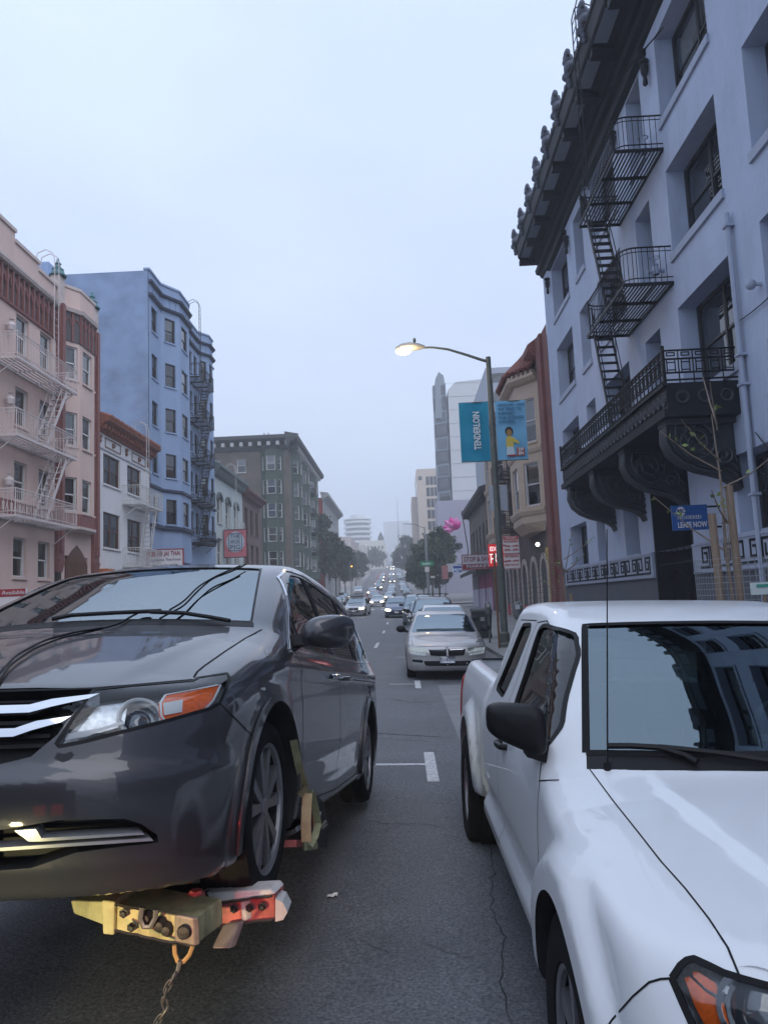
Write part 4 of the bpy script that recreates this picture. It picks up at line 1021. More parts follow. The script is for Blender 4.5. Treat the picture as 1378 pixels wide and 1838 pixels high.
    # ---- balcony
    FB = Fr((RX,0,-.28), (0,-1,0)); a0, a1, dp = 15.45, 25.8, 1.48
    mb = MB(); FB.box(mb, -a1, -a0, 5.42, 5.58, .0, dp+.06); FB.box(mb, -a1, -a0, 5.58, 6.05, .0, dp-.02); FB.box(mb, -a1, -a0, 6.05, 6.12, .0, dp+.05); b = mb.build('balcony', MD, t)
    k = 0; n = int((a1-a0)/.31)
    for k in range(n):
        mb = MB(); p = np.array(FB(-a0-.17-k*.31, 5.815, dp-.02)); mb.lathe([(.085,0),(.115,.03),(.14,.03),(.15,0)], p, (-1,0,0), 12); mb.ball(p, .07, 7, 5, (.6,.8,1.4)); mb.build('frieze_oval', mat('dark relief', (.03,.032,.04), .6), b)
    for e in (a0, a1):
        for k in range(3): mb = MB(); p = np.array(FB(-e, 5.815, .25+k*.45)); q = -1 if e == a0 else 1; mb.lathe([(.085,0),(.115,.03),(.14,.03),(.15,0)], p, (0,q,0), 12); mb.build('frieze_oval', mat('dark relief', (.03,.032,.04), .6), b)
    r = MB(); path = [(-a1,0.),(-a1,dp),(-a0,dp),(-a0,0.)]
    for z in (6.18,6.33,6.62,6.8): r.tube([FB(a, z, d) for a, d in path], .022, 5)
    P = [np.array(q) for q in path]
    for i in range(3):
        Ln = np.linalg.norm(P[i+1]-P[i]); n = max(2, int(Ln/.26)); nr = Fr(FB(P[i][0],0,P[i][1]), np.array(FB(P[i+1][0],0,P[i+1][1]))-np.array(FB(P[i][0],0,P[i][1])))
        for k in range(n):
            s0 = k*Ln/n; w = Ln/n; nr.box(r, s0, s0+.02, 6.12, 6.82, -.012, .012)
            for (p0,p1,z0,z1) in ((.07,w-.05,6.68,6.70),(.07,w-.05,6.745,6.765),(.07,.09,6.68,6.76),(w-.07,w-.05,6.68,6.76),(.06,.08,6.33,6.6),(w-.07,w-.05,6.33,6.6),(.06,w-.05,6.38,6.40),(.06,w-.05,6.54,6.56)): nr.box(r, s0+p0, s0+p1, z0, z1, -.01, .01)
        nr.box(r, -.03, .03, 6.1, 6.9, -.03, .03)
    r.build('railing', M_iron, b)
    # scrolled consoles
    for a in (15.95, 19.0, 22.1, 25.2):
        mb = MB(); w = .42
        prof_ = [(q_*1.34, z_) for q_, z_ in [(1.0,5.42),(1.06,5.25),(1.08,5.0),(1.0,4.72),(.82,4.5),(.6,4.36),(.38,4.28),(.2,4.2),(.05,4.05),(.0,3.9)]]
        mb.prism([(0,5.42)]+[(d-.09,z+.05) for d,z in prof_], lambda p,q,s_: FB(-a+s_, q, p), -w/2+.12, w/2-.12)
        for k in range(5): mb.tube([FB(-a-w/2+.05+k*(w-.1)/4, z, d) for d, z in prof_], .034, 6)
        for s_ in (-1, 1):
            for kk in (1., .86, .72, .58): mb.tube([FB(-a+s_*(w/2-.03), 5.3-(5.3-z)*kk, .04+(d-.04)*kk) for d, z in prof_], .026, 5)
            for c, R, tn in (((.84,4.93),.42,2.3),((.3,4.62),.2,1.6)):
                mb.tube([FB(-a+s_*(w/2-.02), c[1]+R*(1-q*.85)*math.sin(tn*6.28*q+2.), c[0]+R*(1-q*.85)*math.cos(tn*6.28*q+2.)) for q in np.linspace(0,1,40)], .028, 5)
            for k in range(9):
                q = k*.7; mb.ball(FB(-a+s_*(w/2-.02), 4.95+.18*math.sin(q)+.02*k, .84+.36*math.cos(q)), .045, 6, 4)
        FB.box(mb, -a-w/2-.04, -a+w/2+.04, 5.3, 5.42, .0, 1.45)
        mb.build('console', mat('worn black ironwork', (.03,.032,.038), .5, var=.35, scale=14), b, True, angle=50)
    # lease sign
    return t, M, MD
blue_right()
# ---------------------------------------------------------------- brick house with cream bays
def brick_right():
    t = thing('apartment_building', 'red brick apartment building with cream bay windows beside the slate blue one', 'building', (RX, 42., 0.))
    M = brick_mat('red brick', (.27,.05,.035), (.20,.04,.03), (.24,.17,.15)); MC = mat('cream painted wood', (.52,.40,.30), .7, var=.06, dirt=.2, dcol=(.33,.26,.2)); MT = mat('red tile', (.20,.06,.045), .7, var=.25, scale=6); MDk = brick_mat('soot brick', (.11,.075,.065), (.085,.06,.05), (.14,.12,.11)); MR = mat('red shop paint', (.42,.04,.05), .6, var=.12)
    facade(t, FR, -36.2, -33.95, -.3, 13.9, [], M)
    mb = MB(); FR.box(mb, -36.2, -35.1, -.3, 13.85, .0, .14); mb.build('brick_pier', M, t)
    rows = [(9.15,11.35),(6.0,8.15)]
    facade(t, FR, -60., -36.2, -.1, 13.4, [(*ys(a,a+1.4), zb, zt) for a in (45.2,47.6,56.,58.) for zb, zt in rows], MDk, .2, mf=M_wfr_d, ms=MC)
    for a0, a1 in ((36.9,42.6),(49.5,54.8)):
        bay(t, FR, -a1, -a0, .95, 1.3, 5.2, 12.1, rows, MC, 1.7, 1.0, mf=M_wfr_w, ms=MC)
        pts = [(-a1,0),(-a1+1.3,.95),(-a0-1.3,.95),(-a0,0)]
        for i in range(3):
            f2, L = FR.sub(*pts[i], *pts[i+1])
            for z0, dd in ((12.1,.35),(8.55,.12),(5.5,.15)): moulding(t, f2, -.05, L+.05, [(-.02,z0),(dd*.5,z0+.08),(dd,z0+.25),(dd,z0+.38),(-.02,z0+.42)], MC, 'trim')
            n = max(2, int(L/.3))
            for k in range(n): mb = MB(); f2.box(mb, (k+.5)*L/n-.07, (k+.5)*L/n+.07, 12.5, 12.68, 0, .3); mb.build('dentil', MC, t)
            mb = MB(); f2.box(mb, L*.25, L*.75, 8.7, 8.98, 0, .035); f2.box(mb, L*.32, L*.68, 8.75, 8.93, .035, .06); mb.build('relief_panel', MC, t)
            n = max(3, int(L/.28))
            for k in range(n): mb = MB(); s = (k+.5)*L/n; mb.tube([f2(s,12.72,.5), f2(s,13.9,-.75)], .12, 6); mb.build('roof_tile', MT, t, True)
        # tapering foot of the bay
        mb = MB(); q = [(-a1+.4,0),(-a1+1.5,.6),(-a0-1.5,.6),(-a0-.4,0)]; mb.add([FR(p,5.2,d) for p,d in pts]+[FR(p,4.75,d) for p,d in q], [(0,1,5,4),(1,2,6,5),(2,3,7,6),(4,5,6,7)]); mb.build('bay_foot', MC, t)
    moulding(t, FR, -60., -36.2, [(-.02,13.0),(.2,13.1),(.5,13.4),(.5,13.7),(-.2,14.2)], MT, 'eave')
    fire_escape(t, FR, -49.0, -44.2, 1.05, 5.7, mat('brown iron', (.09,.07,.06), .6), bal=.2, slat=.14); fire_escape(t, FR, -49.0, -44.2, 1.05, 8.9, MATS['brown iron'], bal=.2, slat=.14, stair=(-48., -46., 5.7, .4)); ladder(t, FR, -47., 9., 15., .9, MATS['brown iron'])
    # arched ground floor
    for a in (37.2, 40.2, 43.4, 47., 50.6):
        mb = MB(); w = 1.9; c = -a-w/2
        mb.prism([(c-.8,-.2),(c+.8,-.2),(c+.8,2.6)]+[(c+.8*math.cos(q), 2.6+.8*math.sin(q)) for q in np.linspace(.2,2.94,9)]+[(c-.8,2.6)], lambda p,q,d: FR(p,q,d), -.1, .02); o = mb.build('arch_opening', M_wfr_d, t)
        for k in range(13):
            q = math.pi*(k+.5)/13; mb = MB(); r0, r1 = .84, 1.12; e = .105
            mb.prism([(c+r*math.cos(q+s), 2.6+r*math.sin(q+s)) for r, s in ((r0,-e),(r1,-e),(r1,e),(r0,e))], lambda p,q_,d: FR(p,q_,d), -.02, .07); mb.build('arch_stone', mat('buff brick', (.52,.44,.38), .8, var=.2, scale=8), t)
        for s in (-1, 1):
            for k in range(9): mb = MB(); FR.box(mb, c+s*.98-.14, c+s*.98+.14, .1+k*.28, .355+k*.28, -.02, .07); mb.build('arch_stone', MATS['buff brick'], t)
        mb = MB(); FR.box(mb, c-.78, c+.78, 0, 1.1, .02, .05); mb.build('shop_panel', MR, t)
    block(t, RX+.03, RX+16, 33.95, 60., -.3, 13.4, MDk, skip=('-x',))
    # lit door lamp
    mb = MB(); p = np.array(FR(-36.9, 4.05, .5)); mb.ball(p, .10, 10, 8); mb.build('globe_lamp', emit_mat('globe lamp light', (1.,.93,.8), 5.), t, True); mb = MB(); FR.box(mb, -37.6, -36.9, 1.2, 3.9, -.0, .03); mb.build('door_panel', mat('ochre door', (.42,.30,.10), .6), t)
brick_right()
# ---------------------------------------------------------------- market building
def market():
    t = thing('shop_building', 'low two storey brown brick market building with flat cornice before Larkin Street', 'building', (RX, 70., 0.))
    M = brick_mat('tan brown brick', (.20,.16,.13), (.16,.13,.11), (.2,.18,.16)); MT = mat('dark eave', (.07,.065,.065), .7)
    facade(t, FR, -78.5, -60., 0., 9.9, [(*ys(a,a+1.5), 5.6, 7.9) for a in (61.5,64.5,67.5,70.5,73.5,76.)], M, .2, mf=M_wfr_d)
    moulding(t, FR, -78.8, -60., [(-.02,9.5),(.2,9.7),(.7,10.0),(.75,10.3),(-.2,10.6)], MT)
    for k in range(22): mb = MB(); a = 60.4+k*.84; FR.box(mb, -a-.2, -a, 9.6, 9.95, .1, .6); mb.build('cornice_bracket', MT, t)
    block(t, RX+.03, RX+16, 60., 78.5, 0., 10.3, M, skip=('-x',))
    for i, (a0, a1, c) in enumerate(((60.6,65.,(.40,.03,.12)),(65.6,71.,(.36,.03,.13)),(71.6,77.8,(.2,.18,.2)))):
        mb = MB(); FR.box(mb, -a1, -a0, .2, 3.6, .0, .06); mb.build('shop_front', mat('shop front paint %d' % i, c, .6, var=.15), t)
        for k in range(5): mb = MB(); w = (a1-a0)/5; FR.box(mb, -a1+k*w+.1, -a1+(k+1)*w-.1, .5, 2.4, .06, .075); mb.build('poster', mat('poster paper %d' % (k%3), ((.66,.6,.72),(.5,.42,.62),(.7,.68,.72))[k%3], .7, var=.5, scale=9), t)
    mb = MB(); mb.add([FR(-60.5,4.6,.0),FR(-77.,4.6,.0),FR(-77.,3.9,1.3),FR(-60.5,3.9,1.3),FR(-60.5,3.6,1.3),FR(-77.,3.6,1.3)], [(0,1,2,3),(3,2,5,4)]); mb.build('awning', mat('black awning', (.02,.02,.022), .7), t)
market()
# ---------------------------------------------------------------- beyond Larkin on the right
t = thing('tall_building', 'tall white blank sided tower with dark faceted window bays beyond Larkin Street', 'building', (14., 160., 0.))
M = mat('white concrete', (.55,.56,.57), .8, var=.04, dirt=.2, dcol=(.42,.42,.42)); MG = mat('bay dark panel', (.06,.07,.085), .4); MP = mat('bay grey fin', (.20,.235,.275), .5)
mb = MB(); mb.prism([(10.9,1.),(40.,1.),(40.,50.),(21.,48.),(13.,47.5),(11.3,45.8)], lambda x,z,d: (x, 160.+d, z), 0., 30.); mb.build('blank_wall', M, t)
for k in range(9): mb = MB(); z = 24.+k*2.9; mb.box(10.88,40.,159.94,160.,z,z+.06); mb.build('joint_line', mat('joint grey', (.33,.34,.35), .8), t)
for c in range(5):
    y0 = 160.5+c*5.6; fx = Fr((10.9,0,0),(0,-1,0)); top = 43.-c*2.2+(6. if c == 0 else 0)
    for k in range(int((top-4)/2.9)):
        z = 4.+k*2.9
        mb = MB(); x = 8.2+.25*c
        mb.add([(10.9,y0,z),(x,y0+1.6,z),(x,y0+4.,z),(10.9,y0+5.5,z),(10.9,y0,z+2.9),(x,y0+1.6,z+2.9),(x,y0+4.,z+2.9),(10.9,y0+5.5,z+2.9)], [(0,1,5,4),(1,2,6,5),(2,3,7,6)]); mb.build('bay_storey', MG if k%2 else MP, t)
        if k < 40:
            mb = MB(); mb.add([(10.9-.3-.02,y0+.12,z+.5),(x+.35,y0+1.35,z+.5),(x+.35,y0+1.35,z+2.5),(10.9-.3-.02,y0+.12,z+2.5)], [(0,1,2,3)]); mb.v = [(a, b-.06, c2) for a,b,c2 in mb.v]; mb.build('pane', MATS['far window'] if 'far window' in MATS else glass_mat('far window', ior=2., base=(.03,.035,.04)), t)
mb = MB(); mb.prism([(8.4,40.),(10.9,40.),(10.9,47.),(10.6,49.3),(9.6,50.2),(8.8,48.6)], lambda x,z,d: (x, 161.+d, z), 0., 5.); mb.build('stair_head', MP, t)
t = thing('shop_building', 'plain lilac grey blank wall of a low building behind the trees', 'building', (11., 150., 0.))
block(t, 7.2, 26., 150., 158., .5, 20.8, mat('lilac render', (.36,.35,.43), .85, var=.05)); 
t = thing('office_building', 'beige office tower with blue window bands beyond the white tower', 'building', (8., 232., 0.))
M = mat('beige concrete', (.56,.47,.39), .8, var=.05); f = FY_(230.); MFW = MATS['far window']
block(t, 5.4, 25., 230., 262., 3., 41., M); block(t, 3.7, 5.38, 236., 262., 3., 33.4, M, 'low_wing')
for k in range(9):
    for c in range(3):
        mb = MB(); f.box(mb, 8.2+c*1.2, 9.2+c*1.2, 36.-k*3.4, 38.6-k*3.4, .02, .05); mb.build('window', MFW, t)
    mb = MB(); mb.box(5.36,5.39,231.,261.,36.-k*3.4,38.2-k*3.4); mb.build('window_band', MFW, t)
mb = MB(); f.box(mb, 5.9, 7.0, 37.6, 38.8, .02, .05); mb.build('vent_panel', MFW, t)
t = thing('apartment_building', 'blue grey glass and steel block behind the red tiled eave', 'building', (14., 75., 0.))
M = mat('blue grey cladding', (.33,.36,.42), .7, var=.06); block(t, 12.2, 30., 100., 120., 2., 32., M); f = FY_(100.)
for k in range(8): mb = MB(); f.box(mb, 12.4, 17., 30.-k*2.6, 31.2-k*2.6, .02, .06); mb.build('window_band', MFW, t)
# far end of the street
def slab(label, X0, X1, Y, z1, depth, col, rows, colsn, z0=0., name='tower_block', nm=None, win=True, cap=None):
    t = thing(name, label, 'building', ((X0+X1)/2, Y, z0)); M = mat(nm or 'far wall %s' % label[:12], col, .85, var=.04); block(t, X0, X1, Y, Y+depth, z0, z1, M); f = FY_(Y)
    if win:
        w = (X1-X0)/colsn; h = (z1-z0-4)/rows if rows > 1 else 3.
        for r in range(rows):
            for c in range(colsn):
                z = z1-2.-(r+1)*min(h,3.3)
                if z < z0: continue
                mb = MB(); f.box(mb, X0+(c+.25)*w, X0+(c+.75)*w, z+.6, z+2.3, .03, .08); mb.build('window', MFW, t)
    if cap: block(t, *cap, M, 'roof_house')
    return t
pr = onY(615,931,450); 
# round balconied tower, left of the street end
t = thing('round_tower', 'pale round apartment tower with ring balconies fading in the fog', 'building', (-25.8, 458., 12.)); M = mat('far white', (.62,.63,.64), .8, var=.02)
mb = MB(); mb.lathe([(0,12.),(7.2,12.),(7.2,50.5),(0,50.5)], (-25.8,458.,0), (0,0,1), 28); mb.build('core', MFW, t)
for k in range(13): mb = MB(); z = 13.+k*2.95; mb.lathe([(7.,z),(8.3,z),(8.3,z+1.25),(8.1,z+1.25),(8.1,z+.2),(7.,z+.2)], (-25.8,458.,0), (0,0,1), 28); mb.build('ring_balcony', M, t)
mb = MB(); mb.lathe([(0,50.5),(8.4,50.5),(8.4,51.2),(4.,51.2),(4.,53.6),(0,53.6)], (-25.8,458.,0), (0,0,1), 28); mb.build('roof', M, t)
slab('cream hotel block with a pointed corner turret in the fog', -21., -8.6, 380., 31.8, 25, (.6,.57,.5), 6, 7, 10.)
t = thing('turret', 'small pointed turret on the foggy cream block', 'turret', (-10.2,381.,31.8)); mb = MB(); mb.lathe([(1.5,31.),(1.5,33.2),(0,36.4)], (-10.2,382.,0), (0,0,1), 8); mb.build('cone_roof', M_roof, t)
slab('wide pale tower slab almost lost in the fog', -15.8, 8.6, 700., 74., 25, (.5,.52,.55), 12, 9, 20., win=False)
slab('very faint fog bound slab right of the radio mast', 1., 12., 560., 58., 20, (.5,.5,.52), 1, 1, 20., win=False)
t = thing('radio_mast', 'thin grey spire standing in front of the foggy tower slab', 'mast', (-1.6,520.,22.)); mb = MB(); mb.lathe([(1.3,20.),(.9,45.),(.3,58.),(.2,70.),(.05,80.)], (-1.9,560.,0), (0,0,1), 8); mb.build('mast_tube', mat('mast grey', (.3,.31,.33), .7), t)
slab('low blank pale pink building on the far left side', -31., -14.8, 225., 21., 40, (.55,.48,.47), 1, 1, 2., win=False)
slab('mid height buff building left of the far trees', -22., -14.5, 300., 24., 40, (.5,.46,.42), 4, 4, 8.)
slab('distant grey house row at the top of the hill', -22., -11., 600., 40., 30, (.4,.4,.42), 2, 5, 28.)
slab('distant pale house row on the right of the hill street', 2., 16., 420., 36., 40, (.48,.47,.48), 3, 4, 18.)

# ================================================================== street furniture and signs
M_pole = mat('painted steel pole', (.10,.115,.10), .55, var=.25, scale=6, dirt=.4)
def lamp_post():
    X, Y = 3.1, 24.5; t = thing('street_lamp', 'lit street lamp on a dark pole carrying two blue banners', 'street lamp', (X, Y, .05))
    mb = MB(); mb.tube([(X,Y,.05),(X,Y,.5),(X,Y,.55),(X,Y,9.45)], [.16,.16,.115,.08], 14); mb.lathe([(.2,0),(.2,.12),(.15,.18)], (X,Y,.05), (0,0,1), 12); mb.build('pole', M_pole, t, True)
    mb = MB(); mb.tube([(X,Y,9.3),(2.9,Y,9.36),(2.4,Y,9.56),(1.8,Y,9.78),(1.3,Y,9.87),(.95,Y,9.88)], [.055,.05,.045,.04,.035,.035], 8); mb.build('arm', M_pole, t, True)
    mb = MB(); mb.tube([(1.05,Y,9.9),(.85,Y,9.92),(.55,Y,9.93),(.3,Y,9.9),(.1,Y,9.86)], [.05,.11,.15,.14,.07], 10); mb.build('lamp_head', mat('lamp head grey', (.3,.3,.29), .5), t, True)
    mb = MB(); mb.ball((.34,Y,9.79), .16, 14, 8, (1.6,1.1,.75)); mb.build('lamp_globe', emit_mat('sodium lamp', (1.,.66,.26), 9.), t, True)
    mb = MB(); mb.lathe([(.03,0),(.05,.05),(.05,.12),(.02,.16)], (.72,Y,10.06), (0,0,1), 8); mb.build('photocell', M_pole, t, True)
    l = bpy.data.lights.new('lamp_light', 'POINT'); l.energy = 110.; l.color = (1.,.72,.4); l.shadow_soft_size = .15; lo = bpy.data.objects.new('lamp_light', l); COL.objects.link(lo); lo.parent = t; lo.location = (.34-X, -.3, 9.5)
    def banner(x0, x1, z0, z1, mt, label):
        b = thing('street_banner', label, 'banner', (X, Y, z0)); y = Y-.02
        vs = []; n = 10
        for i in range(n+1):
            for j in range(n+1): vs.append((x0+(x1-x0)*i/n, y+.03*math.sin(i*.7+j*.35)+.012*math.sin(j*1.3), z0+(z1-z0)*j/n))
        m = MB(); m.add(vs, [(i*(n+1)+j,(i+1)*(n+1)+j,(i+1)*(n+1)+j+1,i*(n+1)+j+1) for i in range(n) for j in range(n)]); m.build('cloth', mt, b, True)
        m = MB()
        for z in (z0, z1): m.tube([(X,Y,z),(x0 if x0 < X-.5 else x1,Y,z)], .018, 6)
        m.build('banner_rod', M_pole, b); return b
    Wt = mat('banner white print', (.75,.8,.8), .7, var=.02)
    b = banner(2.05,3.0,6.0,7.95, mat('teal banner cloth', (.0,.24,.38), .75, var=.05), 'teal banner reading TENDERLOIN left of the lamp pole'); lettering('TENDERLOIN', .3, (2.6,Y-.09,7.0), (0,0,1), (-1,0,0), Wt, b, width=1.25, bold=.006); 
    b = banner(3.22,4.2,6.0,7.95, mat('sky blue banner cloth', (.18,.45,.66), .75, var=.05), 'light blue banner with printed figure right of the lamp pole')
    Bl = mat('banner blue print', (.03,.16,.30), .7, var=.02)
    for k, s in enumerate(('AROUND HERE','WE TEND TO','SUPPORT','OUR BUSINESS','OWNERS.')):
        me = lettering(s, .125, (3.3,Y-.09,7.8-k*.14), (1,0,0), (0,0,1), Bl, b, bold=.003); xs = [v.co.x for v in me.data.vertices]; me.location.x += -min(xs)+(3.3-X)
    y = Y-.085
    def shp(nm, pts, col, dy=0.):
        m = MB(); m.prism(pts, lambda p,q,d: (p, y-dy+d, q), 0., .004); m.build(nm, mat('print '+nm, col, .7, var=0), b)
    def ell(cx, cz, rx, rz_, n=14): return [(cx+rx*math.cos(2*math.pi*k/n), cz+rz_*math.sin(2*math.pi*k/n)) for k in range(n)]
    shp('hair', ell(3.62,6.93,.13,.15), (.03,.012,.01)); shp('face', ell(3.62,6.88,.085,.11), (.36,.20,.06), .006); shp('blouse', [(3.5,6.42),(3.52,6.74),(3.62,6.78),(3.72,6.74),(3.92,6.58),(3.9,6.5),(3.74,6.58),(3.74,6.42)], (.62,.48,.08), .004); shp('skirt', [(3.5,6.16),(3.52,6.42),(3.74,6.42),(3.77,6.16)], (.55,.65,.7), .006); shp('shoes', [(3.52,6.1),(3.52,6.16),(3.82,6.16),(3.82,6.1)], (.3,.03,.05), .008)
    shp('open_sign', [(3.83,6.12),(3.83,6.38),(4.08,6.38),(4.08,6.12)], (.35,.06,.04), .01); lettering('OP', .13, (3.96,y-.02,6.315), (1,0,0), (0,0,1), Wt, b, bold=.004); lettering('EN', .13, (3.96,y-.02,6.19), (1,0,0), (0,0,1), Wt, b, bold=.004)
    # grey back of a sign plate lower on the pole
    s = thing('sign_plate', 'blank grey backs of two sign plates halfway up the lamp pole', 'sign', (X,Y,4.4)); MGp = mat('aluminium back', (.36,.38,.42), .45, metal=.3, var=.08); m = MB(); m.box(2.87,3.07,Y-.02,Y+.0,4.38,5.2); m.build('plate', MGp, s); m = MB(); m.box(3.22,3.45,Y+.02,Y+.04,4.38,5.2); m.build('plate', MGp, s)
    MRd = mat('sign red', (.45,.03,.03), .5, var=.05); MWh = mat('sign white', (.66,.60,.58), .5, var=.05)
    for z0, z1, lines, lb in ((2.98,3.53,(('TOW-AWAY',.075,1),('NO STOPPING',.095,0),('7AM - 9AM',.085,0),('4PM - 6PM',.085,0)),'red and white tow away no stopping sign, upper one on the lamp pole'), (2.5,2.96,(('NO PARKING',.10,0),('6AM - 8AM',.085,0),('MON THRU SAT',.06,0)),'red and white no parking sign, lower one on the lamp pole')):
        s = thing('parking_sign', lb, 'sign', (3.4,Y-.15,z0)); m = MB(); m.prism(roundpoly([(3.2,z0),(3.7,z0),(3.7,z1),(3.2,z1)],.03,3), lambda p,q,d: (p,Y-.16+d,q), 0, .006); m.build('plate', MWh, s); m = MB(); m.bar((3.05,Y-.15,(z0+z1)/2),(3.3,Y-.15,(z0+z1)/2),.03); m.build('clamp', M_pole, s)
        zz = z1-.065
        for txt, sz, inv in lines:
            if inv: m = MB(); m.box(3.21,3.69,Y-.166,Y-.1605,zz-.045,zz+.055); m.build('red_header', MRd, s)
            lettering(txt, sz, (3.45,Y-.172,zz), (1,0,0), (0,0,1), MWh if inv else MRd, s, bold=.002, width=.43 if len(txt) > 8 else .36); zz -= sz*1.45
        for p, q in ((z0+.01,z0+.02),(z1-.02,z1-.01)): m = MB(); m.box(3.21,3.69,Y-.165,Y-.1605,p,q); m.build('red_border', MRd, s)
lamp_post()
def pole_thing(nm, label, cat, X, Y, h, r=.035, m=None, z=.05):
    t = thing(nm, label, cat, (X,Y,z)); mb = MB(); mb.tube([(X,Y,z),(X,Y,h)], r, 8); mb.build('pole', m or M_pole, t); return t
t = pole_thing('sign_post', 'thin rusty brown sign post standing on the right pavement', 'post', 2.86, 24.0, 3.0, .035, mat('rusty brown steel', (.16,.075,.04), .8, var=.3, scale=8))
def meter(X, Y, label):
    t = thing('parking_meter', label, 'parking meter', (X,Y,.05)); mb = MB(); mb.tube([(X,Y,.05),(X,Y,1.05)], .035, 8); mb.build('pole', mat('meter grey', (.12,.125,.13), .5), t)
    mb = MB(); mb.lathe([(.05,1.03),(.10,1.08),(.115,1.25),(.12,1.36),(.09,1.45),(.04,1.49),(0,1.5)], (X,Y,0), (0,0,1), 12); mb.build('meter_head', MATS['meter grey'], t, True)
    mb = MB(); mb.box(X-.06,X+.06,Y-.124,Y-.10,1.3,1.42); mb.build('meter_window', mat('meter window', (.45,.47,.48), .2), t)
meter(2.95, 20.4, 'grey parking meter on the kerb just left of the lamp pole foot'); meter(3.45, 23.4, 'grey parking meter just right of the lamp pole foot'); meter(2.9, 27.0, 'grey parking meter beside the dark wheeled bin')
def bin_():
    X, Y = 2.95, 30.; t = thing('wheelie_bin', 'dark wheeled refuse bin standing on the right pavement behind the silver sedan', 'bin', (X,Y,.05)); MBn = mat('dark bin plastic', (.018,.024,.024), .5, var=.15)
    mb = MB(); mb.hexa([(X-.3,Y-.3,.12),(X+.3,Y-.3,.12),(X+.3,Y+.3,.12),(X-.3,Y+.3,.12),(X-.38,Y-.36,1.12),(X+.38,Y-.36,1.12),(X+.38,Y+.36,1.12),(X-.38,Y+.36,1.12)]); mb.build('tub', MBn, t)
    mb = MB(); mb.hexa([(X-.41,Y-.4,1.12),(X+.41,Y-.4,1.12),(X+.41,Y+.4,1.12),(X-.41,Y+.4,1.12),(X-.36,Y-.34,1.2),(X+.36,Y-.34,1.2),(X+.36,Y+.36,1.24),(X-.36,Y+.36,1.24)]); mb.build('lid', MBn, t)
    for s in (-1,1): mb = MB(); mb.lathe([(0,-.03),(.12,-.03),(.12,.03),(0,.03)], (X+s*.3,Y-.22,.17), (1,0,0), 14); mb.build('wheel', M_tyre, t)
    mb = MB(); mb.box(X-.08,X+.08,Y-.352,Y-.345,.75,.9); mb.build('sticker', mat('bin sticker', (.3,.3,.3), .6), t)
bin_()
# Larkin street sign on its signal pole
t = thing('street_sign', 'green Larkin street name sign on a tall grey corner pole', 'street sign', (2.6,80.,.8)); mb = MB(); mb.tube([(2.6,80.2,.8),(2.6,80.2,8.4)], .09, 8); mb.build('pole', mat('signal pole grey', (.2,.21,.22), .6), t)
mb = MB(); mb.box(1.85,3.2,79.98,80.03,5.15,5.58); mb.build('name_plate', mat('street sign green', (.0,.16,.075), .5, emit=(0,.3,.14), es=.15), t); lettering('Larkin', .34, (2.52,79.96,5.365), (1,0,0), (0,0,1), mat('sign letter white', (.8,.8,.8), .5), t, width=.85, bold=.006)
mb = MB(); mb.box(2.3,2.75,79.98,80.02,4.5,5.0); mb.build('plate', MATS['sign white'], t); mb = MB(); mb.box(2.85,3.3,79.98,80.02,3.85,4.05); mb.build('plate', MATS['sign white'], t)
def signal(label, X, Y, z0, zl, lens, mast=None):
    t = thing('traffic_light', label, 'traffic light', (X,Y,z0)); mb = MB(); mb.tube([(X,Y,z0),(X,Y,zl+1.4)], .08, 8); mb.build('pole', MATS['signal pole grey'], t)
    mb = MB(); mb.box(X+.1,X+.5,Y-.2,Y+.1,zl-.5,zl+.65); mb.build('signal_box', M_black, t)
    for k, c in enumerate(((.35,.02,.02),(.4,.2,.02),(.02,.25,.1))):
        mb = MB(); mb.lathe([(0,.0),(.13,.0),(.13,-.02)], (X+.3,Y-.21,zl+.45-k*.36), (0,-1,0), 12); mb.build('lens', emit_mat('amber signal', (1.,.35,.05), 6.) if k == lens else mat('lens off %d' % k, tuple(q*.2 for q in c), .3), t)
signal('traffic light showing amber among the left street trees', -10.2, 150., 2.6, 8.6, 1); signal('dark traffic light on the right corner before the trees', 3.3, 99., 1.1, 4.6, 9)
t = pole_thing('street_lamp', 'slender distant street lamp left of the hill street', 'street lamp', -11.6, 175., 13., .09, MATS['signal pole grey'], 3.5); mb = MB(); mb.tube([(-11.6,175.,12.8),(-10.6,175.,13.4),(-9.2,175.,13.5)], .06, 6); mb.build('arm', MATS['signal pole grey'], t)
t = pole_thing('street_lamp', 'distant street lamp with curved arm on the right corner', 'street lamp', 3.0, 97., 10.8, .08, MATS['signal pole grey'], 1.); mb = MB(); mb.tube([(3.0,97.,10.6),(1.8,97.,11.2),(.4,97.,11.3)], .05, 6); mb.build('arm', MATS['signal pole grey'], t)
# ---------------------------------------------------------------- shop signs
MRed = mat('signboard red', (.30,.015,.03), .45, var=.05); MWs = mat('signboard white', (.68,.66,.70), .5, var=.04); MIr = M_iron
def board(label, x0, x1, Y, z0, z1, m, th=.12, arm=None, name='shop_sign', border=None):
    t = thing(name, label, 'sign', ((x0+x1)/2, Y, z0)); mb = MB(); mb.box(x0,x1,Y,Y+th,z0,z1); mb.build('board', m, t)
    if border is not None:
        for (a,b,c,d) in ((x0-.04,x1+.04,z0-.05,z0),(x0-.04,x1+.04,z1,z1+.05),(x0-.04,x0,z0,z1),(x1,x1+.04,z0,z1)): mb = MB(); mb.box(a,b,Y-.03,Y+th+.03,c,d); mb.build('frame', border, t)
    if arm is not None: mb = MB(); mb.bar((x0 if arm < x0 else x1, Y+th/2, z1-.1),(arm,Y+th/2,z1-.1),.06); mb.bar((x0 if arm < x0 else x1, Y+th/2, z0+.1),(arm,Y+th/2,z0+.1),.06); mb.build('bracket', MIr, t)
    return t
X_, Z_ = (1,0,0), (0,0,1)
